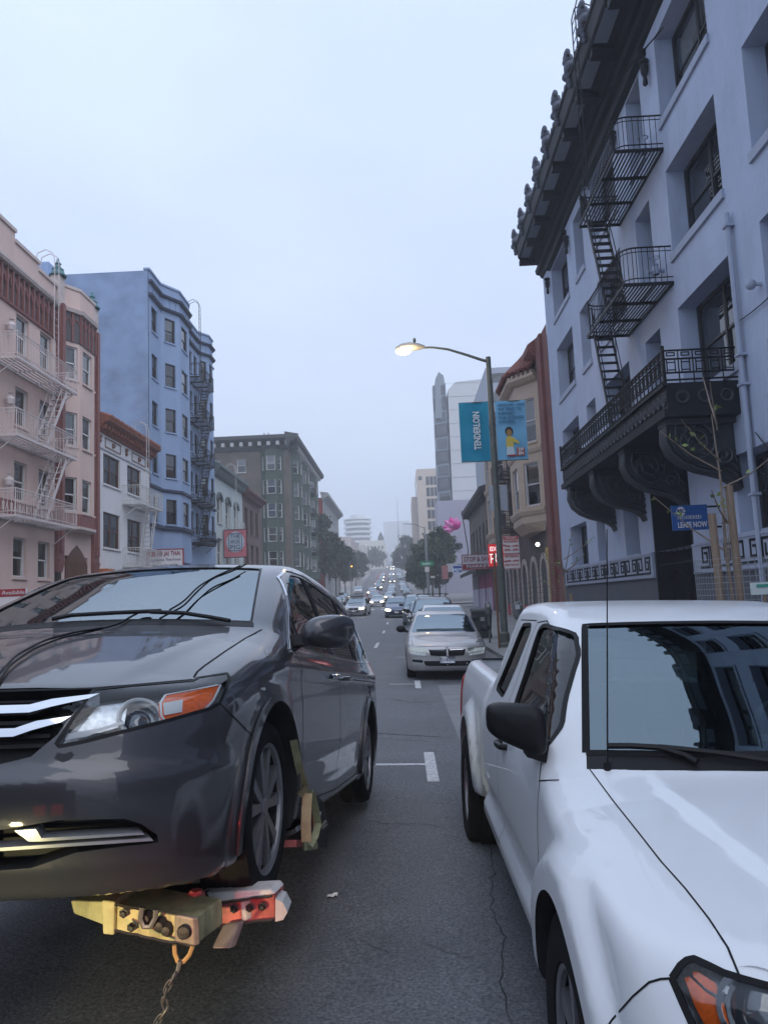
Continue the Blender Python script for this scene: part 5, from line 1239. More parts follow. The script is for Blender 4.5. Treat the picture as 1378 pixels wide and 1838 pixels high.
p0, p1 = onY(265,981,43.), onY(328,1013,43.)
t = board('white SAI JAI THAI restaurant sign projecting from the blue building', p0[0], p1[0], 43., 3.95, 5.05, MWs, border=MRed); cx = (p0[0]+p1[0])/2
MTx = mat('sign maroon text', (.22,.02,.04), .5); MTb = mat('sign navy text', (.02,.03,.08), .5)
mb = MB(); mb.box(p0[0]+.03,p0[0]+.45,42.985,43.,4.68,4.98); mb.build('red_panel', MRed, t)
lettering('SAI JAI THAI', .34, (cx+.2,42.97,4.83), X_, Z_, MTx, t, width=1.35, bold=.006); lettering('Authentic Thai Food', .2, (cx,42.97,4.5), X_, Z_, MTb, t, width=1.75); lettering('TEL: 673-5774', .19, (cx,42.97,4.16), X_, Z_, MTb, t, width=1.45)
p0, p1 = onY(402,952,62.), onY(443,999,62.)
t = board('square pink THE WOK PIG sign with blue centre on the pale green house', p0[0], p1[0], 62., p1[2], p0[2], mat('sign pink', (.50,.14,.17), .5, var=.04), border=MIr); cx, cz = (p0[0]+p1[0])/2, (p0[2]+p1[2])/2+.12
mb = MB(); mb.prism([(cx+.74*math.cos(q), cz+.85*math.sin(q)) for q in np.linspace(0,6.1,26)], lambda a,b,d: (a,61.99+d,b), -.005, .01); mb.build('blue_disc', mat('sign pale blue', (.42,.50,.58), .5), t)
mb = MB()
for (a,b,c,d) in ((-.55,.55,-.72,-.68),(-.55,.55,.68,.72),(-.55,-.51,-.7,.7),(.51,.55,-.7,.7)): mb.box(cx+a,cx+b,61.96,61.98,cz+c,cz+d)
mb.build('border_line', MTb, t)
for k, s in enumerate(('THE','WOK','PIG')): lettering(s, .5, (cx,61.96,cz+.44-k*.44), X_, Z_, MTb, t, width=.82)
p0, p1 = onY(829,998,60.), onY(880,1022,60.)
t = board('pale STOP & SAVE MARKET sign with red lower band', p0[0], p1[0]+.3, 60., 3.85, 4.95, MWs, border=MRed, arm=RX); cx = (p0[0]+p1[0]+.3)/2; w = p1[0]+.3-p0[0]
mb = MB(); mb.box(p0[0]+.02,p1[0]+.28,59.985,60.,3.88,4.25); mb.build('red_band', MRed, t); lettering('STOP & SAVE', .5, (cx,59.96,4.6), X_, Z_, MRed, t, width=w*.9, bold=.008); lettering('MARKET', .32, (cx,59.96,4.06), X_, Z_, MWs, t, width=w*.75, bold=.006)
p0, p1 = onY(876,977,46.), onY(897,1016,46.)
t = board('red lit hotel sign partly hidden by the lamp pole', p0[0], p1[0]+.35, 46., p1[2], p0[2], mat('lit sign red', (.5,.02,.02), .4, emit=(.9,.03,.03), es=.35), th=.25, arm=RX); cx = p0[0]+.36; ML = emit_mat('sign letter glow', (1.,.85,.85), .9)
lettering('EDGE', .36, (cx,45.97,p0[2]-.3), X_, Z_, ML, t, width=.58, bold=.008); lettering('HO', .72, (cx,45.97,p1[2]+.42), X_, Z_, ML, t, width=.56, bold=.014); mb = MB(); mb.box(cx-.32,cx+.32,45.97,46.,(p0[2]+p1[2])/2+.02,(p0[2]+p1[2])/2+.08); mb.build('divider', ML, t)
p0, p1 = onY(801,1012,78.), onY(822,1026,78.)
t = board('small white sign with handwritten scrawl left of the ATM sign', p0[0], p1[0], 78., p1[2], p0[2], MWs, arm=RX)
p0, p1 = onY(812,1015,74.), onY(830,1029,74.)
t = board('small blue and white ATM sign under the market awning', p0[0], p1[0], 74., p1[2], p0[2], mat('ATM pale', (.5,.6,.72), .5, emit=(.5,.6,.8), es=.2)); MBl = mat('ATM blue', (.03,.08,.38), .5); lettering('ATM', .42, ((p0[0]+p1[0])/2,73.96,p1[2]+.2), X_, Z_, MBl, t, width=.8, bold=.01); mb = MB(); mb.box(p0[0]+.05,p1[0]-.05,73.98,74.,p1[2]+.48,p0[2]-.06); mb.build('blue_band', MBl, t)
p0, p1 = onY(786,1021,85.), onY(797,1043,85.)
t = board('small faded red notice on a post near the Larkin corner', p0[0], p1[0], 77., p1[2], p0[2], mat('faded red notice', (.5,.22,.22), .6)); mb = MB(); mb.tube([((p0[0]+p1[0])/2,77.05,.8),((p0[0]+p1[0])/2,77.05,p0[2])], .03, 6); mb.build('post', M_pole, t)
# real estate board by the pink house
t = board('red and white letting board at the left edge of the picture', -13.95, -13.0, 26.3, 1.75, 2.62, MWs); mb = MB(); mb.box(-13.94,-13.01,26.285,26.3,2.35,2.61); mb.box(-13.94,-13.01,26.285,26.3,1.76,2.02); mb.build('red_panel', MRed, t); lettering('Available', .2, (-13.42,26.27,2.48), X_, Z_, MWs, t, width=.8); lettering('09', .2, (-13.2,26.27,1.88), X_, Z_, MWs, t)
mb = MB(); mb.tube([(-13.5,26.36,.05),(-13.5,26.36,1.75)], .04, 6); mb.build('post', M_pole, t)
t = board('small red shop board at the foot of the white building', -14.3, -13.2, 37.6, 3.2, 3.62, MRed)
# lease sign on the slate blue building
p0, p1 = onX(1204,907,6.75), onX(1266,948,6.75); yc = (p0[1]+p1[1])/2; zc = (onX(1235,910,6.75)[2]+onX(1235,948,6.75)[2])/2
t = thing('lease_sign', 'blue LEASE NOW sign hanging beside the dark doorway', 'sign', (6.3,16.9,3.6)); YS_ = 16.9; q0, q1 = onY(1204,908,YS_), onY(1272,950,YS_)
mb = MB(); mb.box(q0[0],q1[0],YS_,YS_+.04,q1[2],q0[2]); mb.build('board', mat('lease blue', (.015,.09,.30), .4, var=.03), t); cx = (q0[0]+q1[0])/2; h = q0[2]-q1[2]
lettering('LEASE NOW', .17, (cx+.03,YS_-.03,q1[2]+.11), X_, Z_, MWs, t, width=(q1[0]-q0[0])*.82, bold=.004); lettering('MOSSERED', .11, (cx-.02,YS_-.03,q1[2]+h*.5), X_, Z_, MWs, t, width=(q1[0]-q0[0])*.66); mb = MB(); mb.lathe([(0,0),(.1,0)], (q0[0]+.2,YS_-.012,q0[2]-.13), (0,-1,0), 18); mb.build('emblem', MWs, t); lettering('MC', .12, (q0[0]+.2,YS_-.03,q0[2]-.13), X_, Z_, mat('lease navy', (.01,.04,.16), .4), t, bold=.004)
mb = MB(); mb.bar((q1[0],YS_+.02,q0[2]-.05),(7.,YS_+.02,q0[2]-.05),.04); mb.bar((q1[0],YS_+.02,q1[2]+.05),(7.,YS_+.02,q1[2]+.05),.04); mb.build('bracket', M_iron, t)
# lotus
def lotus():
    c = onY(815,940,84.); t = thing('lotus_sculpture', 'big pink lotus flower sign on a pole above the market corner', 'flower sign', tuple(c)); MPk = mat('lotus pink', (.52,.07,.28), .5, var=.15, emit=(.7,.06,.35), es=.08); MPl = mat('lotus light pink', (.62,.20,.42), .5, var=.1)
    mb = MB(); mb.tube([(c[0]+.9,84.3,c[2]+1.4),(c[0]+1.4,84.3,c[2]-3.),(7.,84.,c[2]-4.5)], .06, 6); mb.build('pole', M_iron, t)
    for i, (ang, L, w) in enumerate(((-1.25,1.35,.42),(-.75,1.5,.5),(-.2,1.55,.5),(.3,1.5,.45),(.75,1.3,.4),(-1.6,1.2,.4),(0.05,1.1,.45),(-.5,1.0,.45))):
        mb = MB(); n = 8; vs = []; fs = []
        for k in range(n+1):
            q = k/n; ww = w*math.sin(math.pi*min(1, q*.92+.08))**.8*(1-q**4); r = L*q; dx, dz = math.sin(ang), math.cos(ang); bow = -.45*math.sin(q*2.6)-(.1*i%3)*.2
            for s in (-1,0,1): vs.append((c[0]-.1+dx*r*1.0+dz*ww*s, 84.+bow+.18*abs(s), c[2]-.75+dz*r-dx*ww*s+.1))
        for k in range(n):
            for s in range(2): fs.append((k*3+s,k*3+s+1,(k+1)*3+s+1,(k+1)*3+s))
        mb.add(vs, fs); mb.build('petal', MPk if i%2 == 0 else MPl, t, True)
lotus()
# ================================================================== trees
def leafy(name, label, base, trunk_h, crown, n, leaf, mt, group=None, lean=(0,0), seed=1, r0=.16, gaps=.35):
    rng = np.random.default_rng(seed); t = thing(name, label, 'tree', tuple(base), group); bx, by, bz = base
    m = MB(); top = np.array([bx+lean[0], by+lean[1], bz+trunk_h]); m.tube([(bx,by,bz-.1),(bx+lean[0]*.4,by,bz+trunk_h*.5),top], [r0,r0*.8,r0*.6], 8)
    cl = []
    for (cx, cy, cz, rx, ry, rz_) in crown:
        c = np.array([bx+cx, by+cy, bz+cz]); m.tube([top-[0,0,.2], (top+c)/2+rng.normal(0,.15,3), c], [r0*.55,r0*.35,r0*.12], 6)
        for _ in range(16):
            d = rng.normal(0,1,3); d /= np.linalg.norm(d); p = c+d*[rx,ry,rz_]*(.55+.5*rng.random()); cl.append((p, .28+.3*rng.random())); 
            if rng.random() < .35: m.tube([c, p], [r0*.15,.01], 4)
    m.build('trunk', mat('grey bark', (.075,.06,.05), .9, var=.3, scale=10, bump=.4), t, True)
    rmean = np.mean([min(c[3],c[4],c[5]) for c in crown]); cl = [(p, s*rmean*.75) for p, s in cl]
    k = rng.integers(0, len(cl), n); C = np.array([c[0] for c in cl])[k]; R = np.array([c[1] for c in cl])[k]
    d = rng.normal(0,1,(n,3)); d /= np.linalg.norm(d, axis=1, keepdims=True); P = C+d*(R*rng.random(n)**.4*np.where(rng.random(n) < .16, 1.55, 1.))[:,None]
    a = rng.normal(0,1,(n,3)); a /= np.linalg.norm(a, axis=1, keepdims=True); b = np.cross(a, rng.normal(0,1,(n,3))); b /= np.linalg.norm(b, axis=1, keepdims=True)
    s = leaf*(.6+.8*rng.random(n))[:,None]; V = np.stack([P-a*s, P+b*s*.45, P+a*s, P-b*s*.45], 1).reshape(-1,3)-np.array(base)
    me = bpy.data.meshes.new('crown'); me.from_pydata(V.tolist(), [], [(4*i,4*i+1,4*i+2,4*i+3) for i in range(n)]); link('crown', me, mt, t)
    return t
def leafmat(nm, c):
    m = mat(nm, c, .65, var=.45, scale=1.1); b = m.node_tree.nodes['Principled BSDF']; b.inputs['Subsurface Weight'].default_value = 0.; return m
ML1, ML2 = leafmat('dark street tree leaves', (.040,.055,.035)), leafmat('mid green leaves', (.055,.08,.04))
G1 = 'street trees along the left pavement'
leafy('street_tree', 'tall dark evergreen tree in front of the red building', (-12.4,122.,1.6), 4.2, [(0,0,10.,2.3,2.3,2.6),(.6,0,7.,2.6,2.6,2.2),(-.6,0,12.8,1.6,1.6,1.8),(1.2,0,8.8,1.8,1.8,1.8)], 7000, .30, ML1, G1, seed=3)
leafy('street_tree', 'bushy dark tree left of the amber traffic light', (-11.8,135.,2.), 3.6, [(0,0,6.,2.5,2.5,2.2),(1.2,0,8.,2.3,2.3,2.2),(-.8,0,9.8,2.,2.,1.8)], 5500, .30, ML1, G1, seed=5)
leafy('street_tree', 'low dark tree behind the amber traffic light', (-11.9,158.,3.), 2.6, [(0,0,4.6,3.,3.,2.2),(.8,0,6.4,2.2,2.2,1.8)], 4500, .32, ML1, G1, seed=8)
leafy('street_tree', 'rounded green tree by the distant street lamp on the left', (-12.6,205.,5.2), 3., [(0,0,5.8,3.3,3.3,2.8),(1.2,0,7.8,2.4,2.4,2.)], 4500, .38, ML2, G1, seed=9)
leafy('street_tree', 'far hazy tree at the left of the hill street', (-13.5,330.,14.), 3., [(0,0,7.,5.5,5.,4.),(3.,0,6.,4.,4.,3.)], 3500, .6, ML2, G1, seed=10)
G2 = 'street trees along the right pavement'
leafy('street_tree', 'dense dark green tree left of the Larkin sign', (3.9,104.,1.1), 3., [(-.9,0,5.,2.,2.2,2.),(.9,0,5.4,2.2,2.,2.1),(.1,0,7.2,2.0,2.,1.9),(-1.6,0,3.6,1.5,1.6,1.3),(1.5,0,8.6,1.4,1.4,1.4)], 7500, .26, ML2, G2, seed=12)
leafy('street_tree', 'dense dark green tree right of the Larkin sign pole', (5.2,112.,1.3), 3., [(0,0,5.4,2.4,2.4,2.3),(1.2,0,7.4,2.,2.,1.9),(-.4,0,3.6,2.,2.,1.4)], 6000, .26, ML1, G2, seed=14)
leafy('street_tree', 'dark green tree further up the right pavement', (3.5,135.,2.1), 3., [(0,0,5.6,2.6,2.6,2.4),(.6,0,8.,2.,2.,2.)], 4500, .3, ML2, G2, seed=15)
leafy('street_tree', 'far hazy tree on the right of the hill street', (2.6,240.,7.6), 4., [(0,0,9.,5.,5.,4.5),(-2.2,0,7.,3.,3.,3.)], 4000, .5, ML2, G2, seed=16)
# young staked trees on the right pavement
def sapling(X, Y, h, label, seed, cage=True, stakes=((-.10,2.45,-.04),(.10,2.75,-.03))):
    rng = np.random.default_rng(seed); t = thing('young_tree', label, 'tree', (X,Y,.05)); mb_ = mat('sapling bark', (.22,.17,.13), .8, var=.25, scale=15); ml = leafmat('sapling leaves', (.20,.26,.08))
    m = MB(); m.tube([(X,Y,.05),(X+.02,Y,1.),(X-.03,Y,2.),(X-.02,Y,h*.8),(X-.05,Y,h)], [.028,.024,.018,.012,.005], 7); tw = []
    for k in range(9):
        z = 1.5+(h-1.6)*rng.random(); a = rng.random()*6.28; L = .35+.5*rng.random(); e = np.array([X+L*math.cos(a), Y+L*math.sin(a), z+L*(.5+.7*rng.random())]); m.tube([(X,Y,z),(np.array([X,Y,z])+e)/2+[0,0,-.04],e], [.011,.008,.004], 5); tw.append(((X,Y,z), e))
    m.build('trunk', mb_, t, True)
    for k in range(34):
        s, e = tw[rng.integers(len(tw))]; q = .4+.6*rng.random(); p = np.array(s)+(e-np.array(s))*q; a = rng.normal(0,1,3); a /= np.linalg.norm(a); b = np.cross(a, rng.normal(0,1,3)); b /= np.linalg.norm(b); L = .05+.05*rng.random(); l = MB()
        l.add([p, p+a*L*.5+b*L*.3, p+a*L, p+a*L*.5-b*L*.3], [(0,1,2,3)]); l.build('leaf', ml, t)
    st = mat('wooden stake', (.25,.18,.13), .85, var=.25, scale=7, stretch=(6,6,.5))
    for dx, zt, tilt in stakes: m = MB(); m.tube([(X+dx,Y+.02,.05),(X+dx+tilt,Y+.02,zt)], .045, 8); m.build('stake', st, t, True)
    if cage:
        m = MB(); R = .36
        for k in range(30): a = 2*math.pi*k/30; m.tube([(X+R*math.cos(a),Y+R*math.sin(a),.1),(X+R*math.cos(a),Y+R*math.sin(a),1.95)], .0022, 3, cap=False)
        for k in range(30): z = .12+k*.063; m.tube([(X+R*math.cos(a),Y+R*math.sin(a),z) for a in np.linspace(0,6.28,25)], .0022, 3, cap=False)
        m.build('wire_guard', mat('wire grey', (.33,.35,.36), .5, metal=.5), t)
    return t
sapling(3.53, 8.4, 3.55, 'young bare street tree with two wooden stakes and wire guard beside the pickup', 21)
sapling(3.75, 18.0, 2.6, 'young street tree with a few leaves further along the right pavement', 23, False, ((.12,1.65,0.),))
# small green notice fixed to the guard, planter box beside it
t = thing('tree_notice', 'small white and green notice board on the young tree guard', 'sign', (3.8,8.2,1.55)); q0, q1 = onY(1346,1046,8.0), onY(1400,1066,8.0); mb = MB(); mb.box(q0[0],q1[0],8.0,8.012,q1[2],q0[2]); mb.build('board', mat('notice pale', (.6,.66,.64), .5), t); mb = MB(); mb.box(q0[0]+.06,q1[0],7.992,8.,q0[2]-.05,q0[2]-.02); mb.build('green_band', mat('notice green', (.05,.3,.22), .5), t); mb = MB(); mb.tube([((q0[0]+q1[0])/2,8.03,.05),((q0[0]+q1[0])/2,8.03,q1[2])], .02, 6); mb.build('post', MATS['wooden stake'], t)
# ================================================================== other cars in the street
CARK = {}
def car_kind(kind):
    if kind in CARK: return CARK[kind]
    sd = [(.1,.93),(.25,.965),(.45,.99),(.65,1.),(.78,.99)]
    if kind == 'sedan':
        top = [(-.3,.56),(0,.66),(.1,.70),(.4,.78),(.9,.86),(1.1,.89),(1.2,.93),(1.55,1.15),(1.85,1.31),(2.1,1.37),(2.5,1.39),(2.9,1.36),(3.2,1.24),(3.55,1.05),(3.75,1.0),(4.4,.97)]; side = sd+[(.88,.96),(.95,.92),(1.2,.80),(1.4,.70)]; L, hw = 4.5, .85
    elif kind == 'hatch':
        top = [(-.3,.56),(0,.66),(.1,.71),(.4,.83),(.8,.94),(.95,.99),(1.4,1.22),(1.8,1.41),(2.1,1.47),(2.6,1.49),(3.2,1.42),(3.8,1.25),(4.2,1.15)]; side = sd+[(.92,.96),(1.,.92),(1.3,.79),(1.5,.70)]; L, hw = 4.3, .87
    elif kind == 'suv':
        top = [(-.3,.82),(0,.95),(.1,.99),(.5,1.05),(1.0,1.10),(1.15,1.14),(1.5,1.42),(1.8,1.65),(2.1,1.73),(2.8,1.76),(4.0,1.73),(4.6,1.66)]; side = sd+[(1.,.97),(1.1,.94),(1.4,.83),(1.75,.73)]; L, hw = 4.65, .92
    else:  # minivan
        top = [(-.3,.68),(0,.80),(.1,.84),(.5,.96),(.9,1.05),(1.0,1.10),(1.6,1.45),(1.95,1.63),(2.3,1.71),(3.,1.74),(4.2,1.70),(4.9,1.6)]; side = sd+[(1.,.97),(1.08,.94),(1.4,.84),(1.75,.71)]; L, hw = 4.85, .94
    hb = top[1][1]
    F = Shell(top=top, side=side, plan=[(0,.92),(.4,.97),(1.,1.),(L-1.,1.),(L,.94)], front=[(.1,.12),(.2,.05),(.35,.0),(.55,.0),(hb,.06),(hb+.15,.16)],
        fplan=[(0,0),(.3,.02),(.55,.07),(.7,.14),(.8,.22),(.9,.36),(1.,.6)], rear=[(.2,L-.08),(.5,L),(.9,L-.03),(1.2,L-.18),(1.7,L-.42)], rplan=[(0,0),(.5,.04),(.75,.12),(.95,.3)], hw=hw, zb=.18, sweep=.2, crown=.03, k=(.09,.09,.09), flare=[(.85,.32,.38,.45,.012),(L-.95,.32,.38,.45,.012)])
    V, f = polar_mesh(F, .7, L-.8, .58, ny=56, na=84, nf=18); S = Surf(F, V, f); body = raw_mesh('body', V, f); cut = []
    for yc in (.85, L-.95):
        for sg in (1,-1):
            m = MB(); m.lathe([(0,-.25),(.36,-.25),(.365,.0),(.365,.4),(0,.4)], (sg*hw*.92, yc, .33), (sg,0,0), 36); cut.append(raw_mesh('cut', m.v, m.f))
    body = boolean(body, cut); body.materials.append(M_black); body.materials.append(M_gap); skin_normals(body, F)
    K = dict(F=F, S=S, body=body, L=L, hw=hw, top=F.T, parts=[])
    cowl = {'sedan':1.16,'hatch':.97,'suv':1.16,'van':1.02}[kind]; head = {'sedan':1.86,'hatch':1.8,'suv':1.78,'van':1.93}[kind]; belt = {'sedan':.90,'hatch':.96,'suv':1.10,'van':1.06}[kind]; hd = F.T(np.array([head+.4]))[0]
    def add(name, pt, off, th, m):
        o = panel(name, pt, off, th, m, None); K['parts'].append((name, o.data, m)); bpy.data.objects.remove(o)
    wb, wt = hw*.84, hw*.66
    add('windshield', S.patch(roundpoly([(x, cowl+.06+.2*x*x) for x in np.linspace(-wb,wb,9)]+[(x, head+.18*x*x) for x in np.linspace(wt,-wt,7)], .05, 3), 'z', .07), .003, 0, M_farglass)
    rtop = hd-.10
    tail = L-1.05 if kind == 'sedan' else L-.55
    for sg in ('+x','-x'):
        add('window', S.patch(roundpoly([(cowl+.42,belt+.03),(head+.1,rtop-.03),(head+.55,rtop),(head+.55,belt+.05)], .04, 3), sg, .07), .003, 0, M_farglass)
        add('window', S.patch(roundpoly([(head+.63,belt+.05),(head+.63,rtop),(head+1.25,rtop-.01),(min(tail,head+1.6),belt+.1)], .04, 3), sg, .07), .003, 0, M_farglass)
    # front: lamps, grille, bumper opening
    zl = hb-.06
    K['lamp'] = [S.patch(roundpoly([(s*hw*.50,zl-.10),(s*hw*.90,zl-.06),(s*hw*.93,zl+.06),(s*hw*.52,zl+.03)], .03, 3), 'f', .06) for s in (1,-1)]
    if kind != 'hatch':
        for s in (1,-1): add('grille', S.patch(roundpoly([(s*.02,zl-.11),(s*hw*.40,zl-.09),(s*hw*.45,zl+.03),(s*.02,zl+.035)], .02, 3), 'f', .06), .002, .006, M_gap)
    add('bumper_opening', S.patch(roundpoly([(-hw*.52,.30),(hw*.52,.30),(hw*.58,.40),(-hw*.58,.40)], .03, 3), 'f', .08), .002, 0, M_gap)
    add('number_plate', S.patch([(-.15,.36),(.15,.36),(.15,.50),(-.15,.50)], 'f', .08), .012, .006, M_plate)
    for s in (1,-1): add('panel_seam', S.patch([(head+.57,.3),(head+.60,.3),(head+.60,belt),(head+.57,belt)], '+x' if s > 0 else '-x', .1), .002, 0, M_gap)
    for s in (1,-1): add('tail_lamp', S.patch(roundpoly([(s*hw*.6,.72),(s*hw*.92,.72),(s*hw*.88,.92),(s*hw*.62,.9)], .03, 3), 'r', .08), .003, .01, M_redlens)
    m = MB(); h = [(hw,1.18,belt-.01)]
    lp = [];
    for i, pt in enumerate(K['lamp']):
        o = panel('headlight', pt, .003, .008, None, None); lp.append(o.data); bpy.data.objects.remove(o)
    K['lampme'] = lp
    mm = []
    for sg in (1,-1):
        m = MB(); m.ball((sg*(hw+.10), cowl+.42, belt+.10), .11, 12, 8, (1.,.6,.72)); m.bar((sg*(hw-.06), cowl+.45, belt+.04),(sg*(hw+.08), cowl+.43, belt+.06),.05)
        o = m.build('side_mirror', M_black, None, True); mm.append(o.data); bpy.data.objects.remove(o)
    K['mirror'] = mm
    # wipers
    m = MB(); 
    for x0 in (-.05,-.6): 
        q = [S.ax(x, cowl+.13+.2*x*x+.02*abs(x-x0), 'z') for x in np.linspace(x0, x0+.55, 7)]; m.tube([p+np.array([0,-.012,.016]) for p in q if p is not None], .011, 5)
    o = m.build('wiper', M_black, None, True); K['parts'].append(('wiper', o.data, M_black)); bpy.data.objects.remove(o)
    # wheels
    ws = []
    for sg in (1,-1):
        tmp = thing('tmp','a b c d','x'); w = wheel(tmp, (0,0,0), sg, .32, .19, .2, 6, M_tyre, M_alloy, M_disc, 24, style=1); ws.append([(c.name.split('.')[0], c.data) for c in [w]+list(w.children)])
        for c in list(w.children)+[w, tmp]: bpy.data.objects.remove(c)
    K['wheels'] = ws
    CARK[kind] = K
    return K
M_lampoff = mat('car lamp unlit', (.62,.64,.6), .15, var=.15, scale=30, coat=1.)
M_lampon = emit_mat('car lamp lit', (1.,.86,.62), 14.)
def car(label, kind, col, X, Y, z=0., yaw=0., lit=0, name='parked_car', group=None, pitch=0., roll=0., small=False, metal=.5, mirror_paint=False, facing=1):
    K = car_kind(kind); t = thing(name, label, 'car', (X, Y, z), group); t.rotation_euler = (pitch, roll, yaw+(0 if facing > 0 else math.pi))
    pm = col if not isinstance(col, tuple) else paint('car paint %.2f %.2f %.2f' % col, col, metal=metal, rough=.32, flake=.05)
    def put(nm, me, m, par=t, slot=0):
        o = bpy.data.objects.new(nm, me); COL.objects.link(o); o.parent = par
        if not me.materials: me.materials.append(m)
        o.material_slots[slot].link = 'OBJECT'; o.material_slots[slot].material = m
        return o
    put('body', K['body'], pm)
    for nm, me, m in K['parts']:
        if small and nm in ('wiper','number_plate','panel_seam','bumper_opening','tail_lamp'): continue
        put(nm, me, m)
    for i, me in enumerate(K['lampme']): put('headlight', me, M_lampon if (lit >> i) & 1 else M_lampoff)
    for i, me in enumerate(K['mirror']): put('side_mirror', me, pm if mirror_paint else M_black)
    for yc in (.85, K['L']-.95):
        for sg in (0,1):
            w = K['wheels'][sg]; s = 1 if sg == 0 else -1
            a = put('wheel', w[0][1], M_tyre); a.location = (s*(K['hw']-.12), yc, .32)
            if not small:
                put('rim', w[1][1], M_alloy, a); put('brake_disc', w[2][1], M_disc, a)
    return t, K
# ================================================================== the grey minivan on the tow bar
def build_van():
    yv = np.array([.0812, .9885, -.1283]); yv /= np.linalg.norm(yv)
    xv = np.array([yv[1], -yv[0], 0.]); xv /= np.linalg.norm(xv); zv = np.cross(xv, yv)
    O = np.array([-1.658, 2.35, .59])
    Mw = Matrix([[xv[i], yv[i], zv[i], O[i]] for i in range(3)]+[[0,0,0,1]])
    t = thing('minivan', 'dark grey minivan with its front wheels lifted on the tow bar', 'minivan'); t.matrix_world = Mw
    P = paint('grey metallic paint', (.058,.057,.064), metal=.5, rough=.4, flake=.06, dirt=.1)
    def ridge(ax, y):
        xr = .62+.10*np.clip((y-.2), 0, 1.); q = np.clip((ax-xr+.05)/.1, 0, 1)
        w = np.clip((1.3-y)/.2, 0, 1)*np.clip((y-.15)/.3, 0, 1)
        return -.014*q*q*(3-2*q)*w
    def extra(y, z):   # shoulder crease, lower door crease
        a = .016*np.exp(-((z-.93-.015*y)/.045)**2)*np.clip((y-.7)/.5, 0, 1)
        b = -.010*np.exp(-((z-.40-.02*(y-2))/.09)**2)*np.clip((y-1.5)/.3, 0, 1)*np.clip((3.7-y)/.3, 0, 1)
        q = np.clip((.625-z)/.05, 0, 1); c = .010*q*q*(3-2*q)*np.clip((.62-y)/.15, 0, 1)
        return a+b+c
    def fextra(ax, z):   # the bumper's crease below the lamps
        zc = .60+.03*ax; q = np.clip((zc-z)/.05, 0, 1); lo = np.clip((.31-z)/.07, 0, 1)
        return -.016*q*q*(3-2*q)+.02*lo*lo*(3-2*lo)
    F = Shell(top=[(-.3,.72),(0,.815),(.12,.855),(.3,.915),(.6,1.005),(.9,1.085),(1.12,1.14),(1.2,1.17),(1.3,1.225),(1.7,1.42),(2.1,1.59),(2.35,1.66),(2.8,1.715),(3.4,1.735),(4.2,1.715),(4.8,1.65),(5.2,1.58)],
        side=[(.1,.95),(.22,.965),(.35,.98),(.55,.998),(.8,1.0),(.95,.99),(1.05,.965),(1.12,.935),(1.3,.878),(1.6,.76),(1.8,.68)],
        plan=[(0,.93),(.3,.965),(.8,.995),(1.5,1.),(4.,1.),(4.8,.975),(5.3,.93)],
        front=[(.0,.20),(.12,.12),(.22,.06),(.32,.025),(.45,.0),(.55,-.005),(.62,.012),(.74,.03),(.82,.05),(.92,.12)],
        fplan=[(0,0),(.3,.015),(.5,.05),(.7,.12),(.8,.18),(.9,.27),(1.,.42),(1.1,.7)],
        rear=[(0,5.0),(.3,5.1),(.7,5.14),(1.1,5.08),(1.5,4.93),(1.75,4.8)], rplan=[(0,0),(.5,.04),(.8,.13),(1.,.3)],
        hw=1.0, zb=.20, sweep=.24, crown=.03, k=(.10,.10,.10), ridge=ridge, extra=extra, fextra=fextra,
        flare=[(1.0,.36,.43,.50,.014),(4.1,.36,.43,.50,.012)])
    V, f = polar_mesh(F, .85, 4.3, .68, ny=110, na=200, nf=72)
    S = Surf(F, V, f, Mw); body = raw_mesh('body', V, f)
    # ---- outlines
    hl = [(169,1238),(223,1232),(346,1222),(356,1216),(408,1208),(412,1216),(405,1238),(394,1263),(377,1272),(303,1293),(223,1313),(153,1331),(107,1340),(101,1335),(134,1285)]
    p_hl = S.patch(hl, step=6)
    fog = [(-30,1494),(30,1486),(102,1473),(224,1470),(254,1480),(282,1499),(284,1513),(213,1521),(137,1531),(56,1559),(-30,1566)]
    p_fog = S.patch(fog, step=8)
    grille = [(-.56,.845),(-.40,.85),(0,.85),(.40,.85),(.60,.842),(.53,.70),(.46,.635),(.3,.60),(0,.59),(-.3,.60),(-.46,.635),(-.53,.70)]
    grille[0] = (-.60,.842)
    p_gr = S.patch(grille, 'f', .045)
    ws = [(x, 1.245+.235*x*x) for x in np.linspace(-.78,.78,13)]+[(x, 2.14+.19*x*x) for x in np.linspace(.60,-.60,9)]
    p_ws = S.patch(roundpoly(ws, .05, 3), 'z', .06)
    side_w = [('window', [(1.47,1.045),(1.66,1.185),(1.70,1.06)]), ('window', [(1.76,1.062),(1.76,1.25),(2.08,1.475),(2.3,1.555),(2.60,1.585),(2.60,1.08)]),
              ('window', [(2.72,1.085),(2.72,1.59),(3.72,1.58),(3.72,1.105)]), ('window', [(3.84,1.11),(3.84,1.575),(4.55,1.50),(4.68,1.16)])]
    pw = [(n, S.patch(roundpoly(q, .035, 4), '+x', .06)) for n, q in side_w]
    cutters = []
    for yc in (1.0, 4.1):
        for sg in (1, -1):
            m = MB(); m.lathe([(0,-.3),(.41,-.3),(.425,.0),(.425,.4),(0,.4)], (sg*.92, yc, .365), (sg,0,0), 56); cutters.append(raw_mesh('cut', m.v, m.f))
    cab = lambda x, y, z: np.maximum(np.maximum(F(x,y,z)+.075, .55-z), np.maximum(1.28+.2*x*x-y-(z-1.1)*.3, y-4.75))
    cv, cf = polar_mesh(cab, 2.0, 4.2, 1.0, ny=40, na=60, nf=16); cutters.append(raw_mesh('cut', cv, cf))
    cutters.append(prism_cut(p_ws, .06, .16))
    for n, q in pw:
        c = prism_cut(q, .06, .16, (1,0,.15)); cutters += [c, mir(c)]
    c = prism_cut(p_hl, .05, .13); cutters += [c, mir(c)]
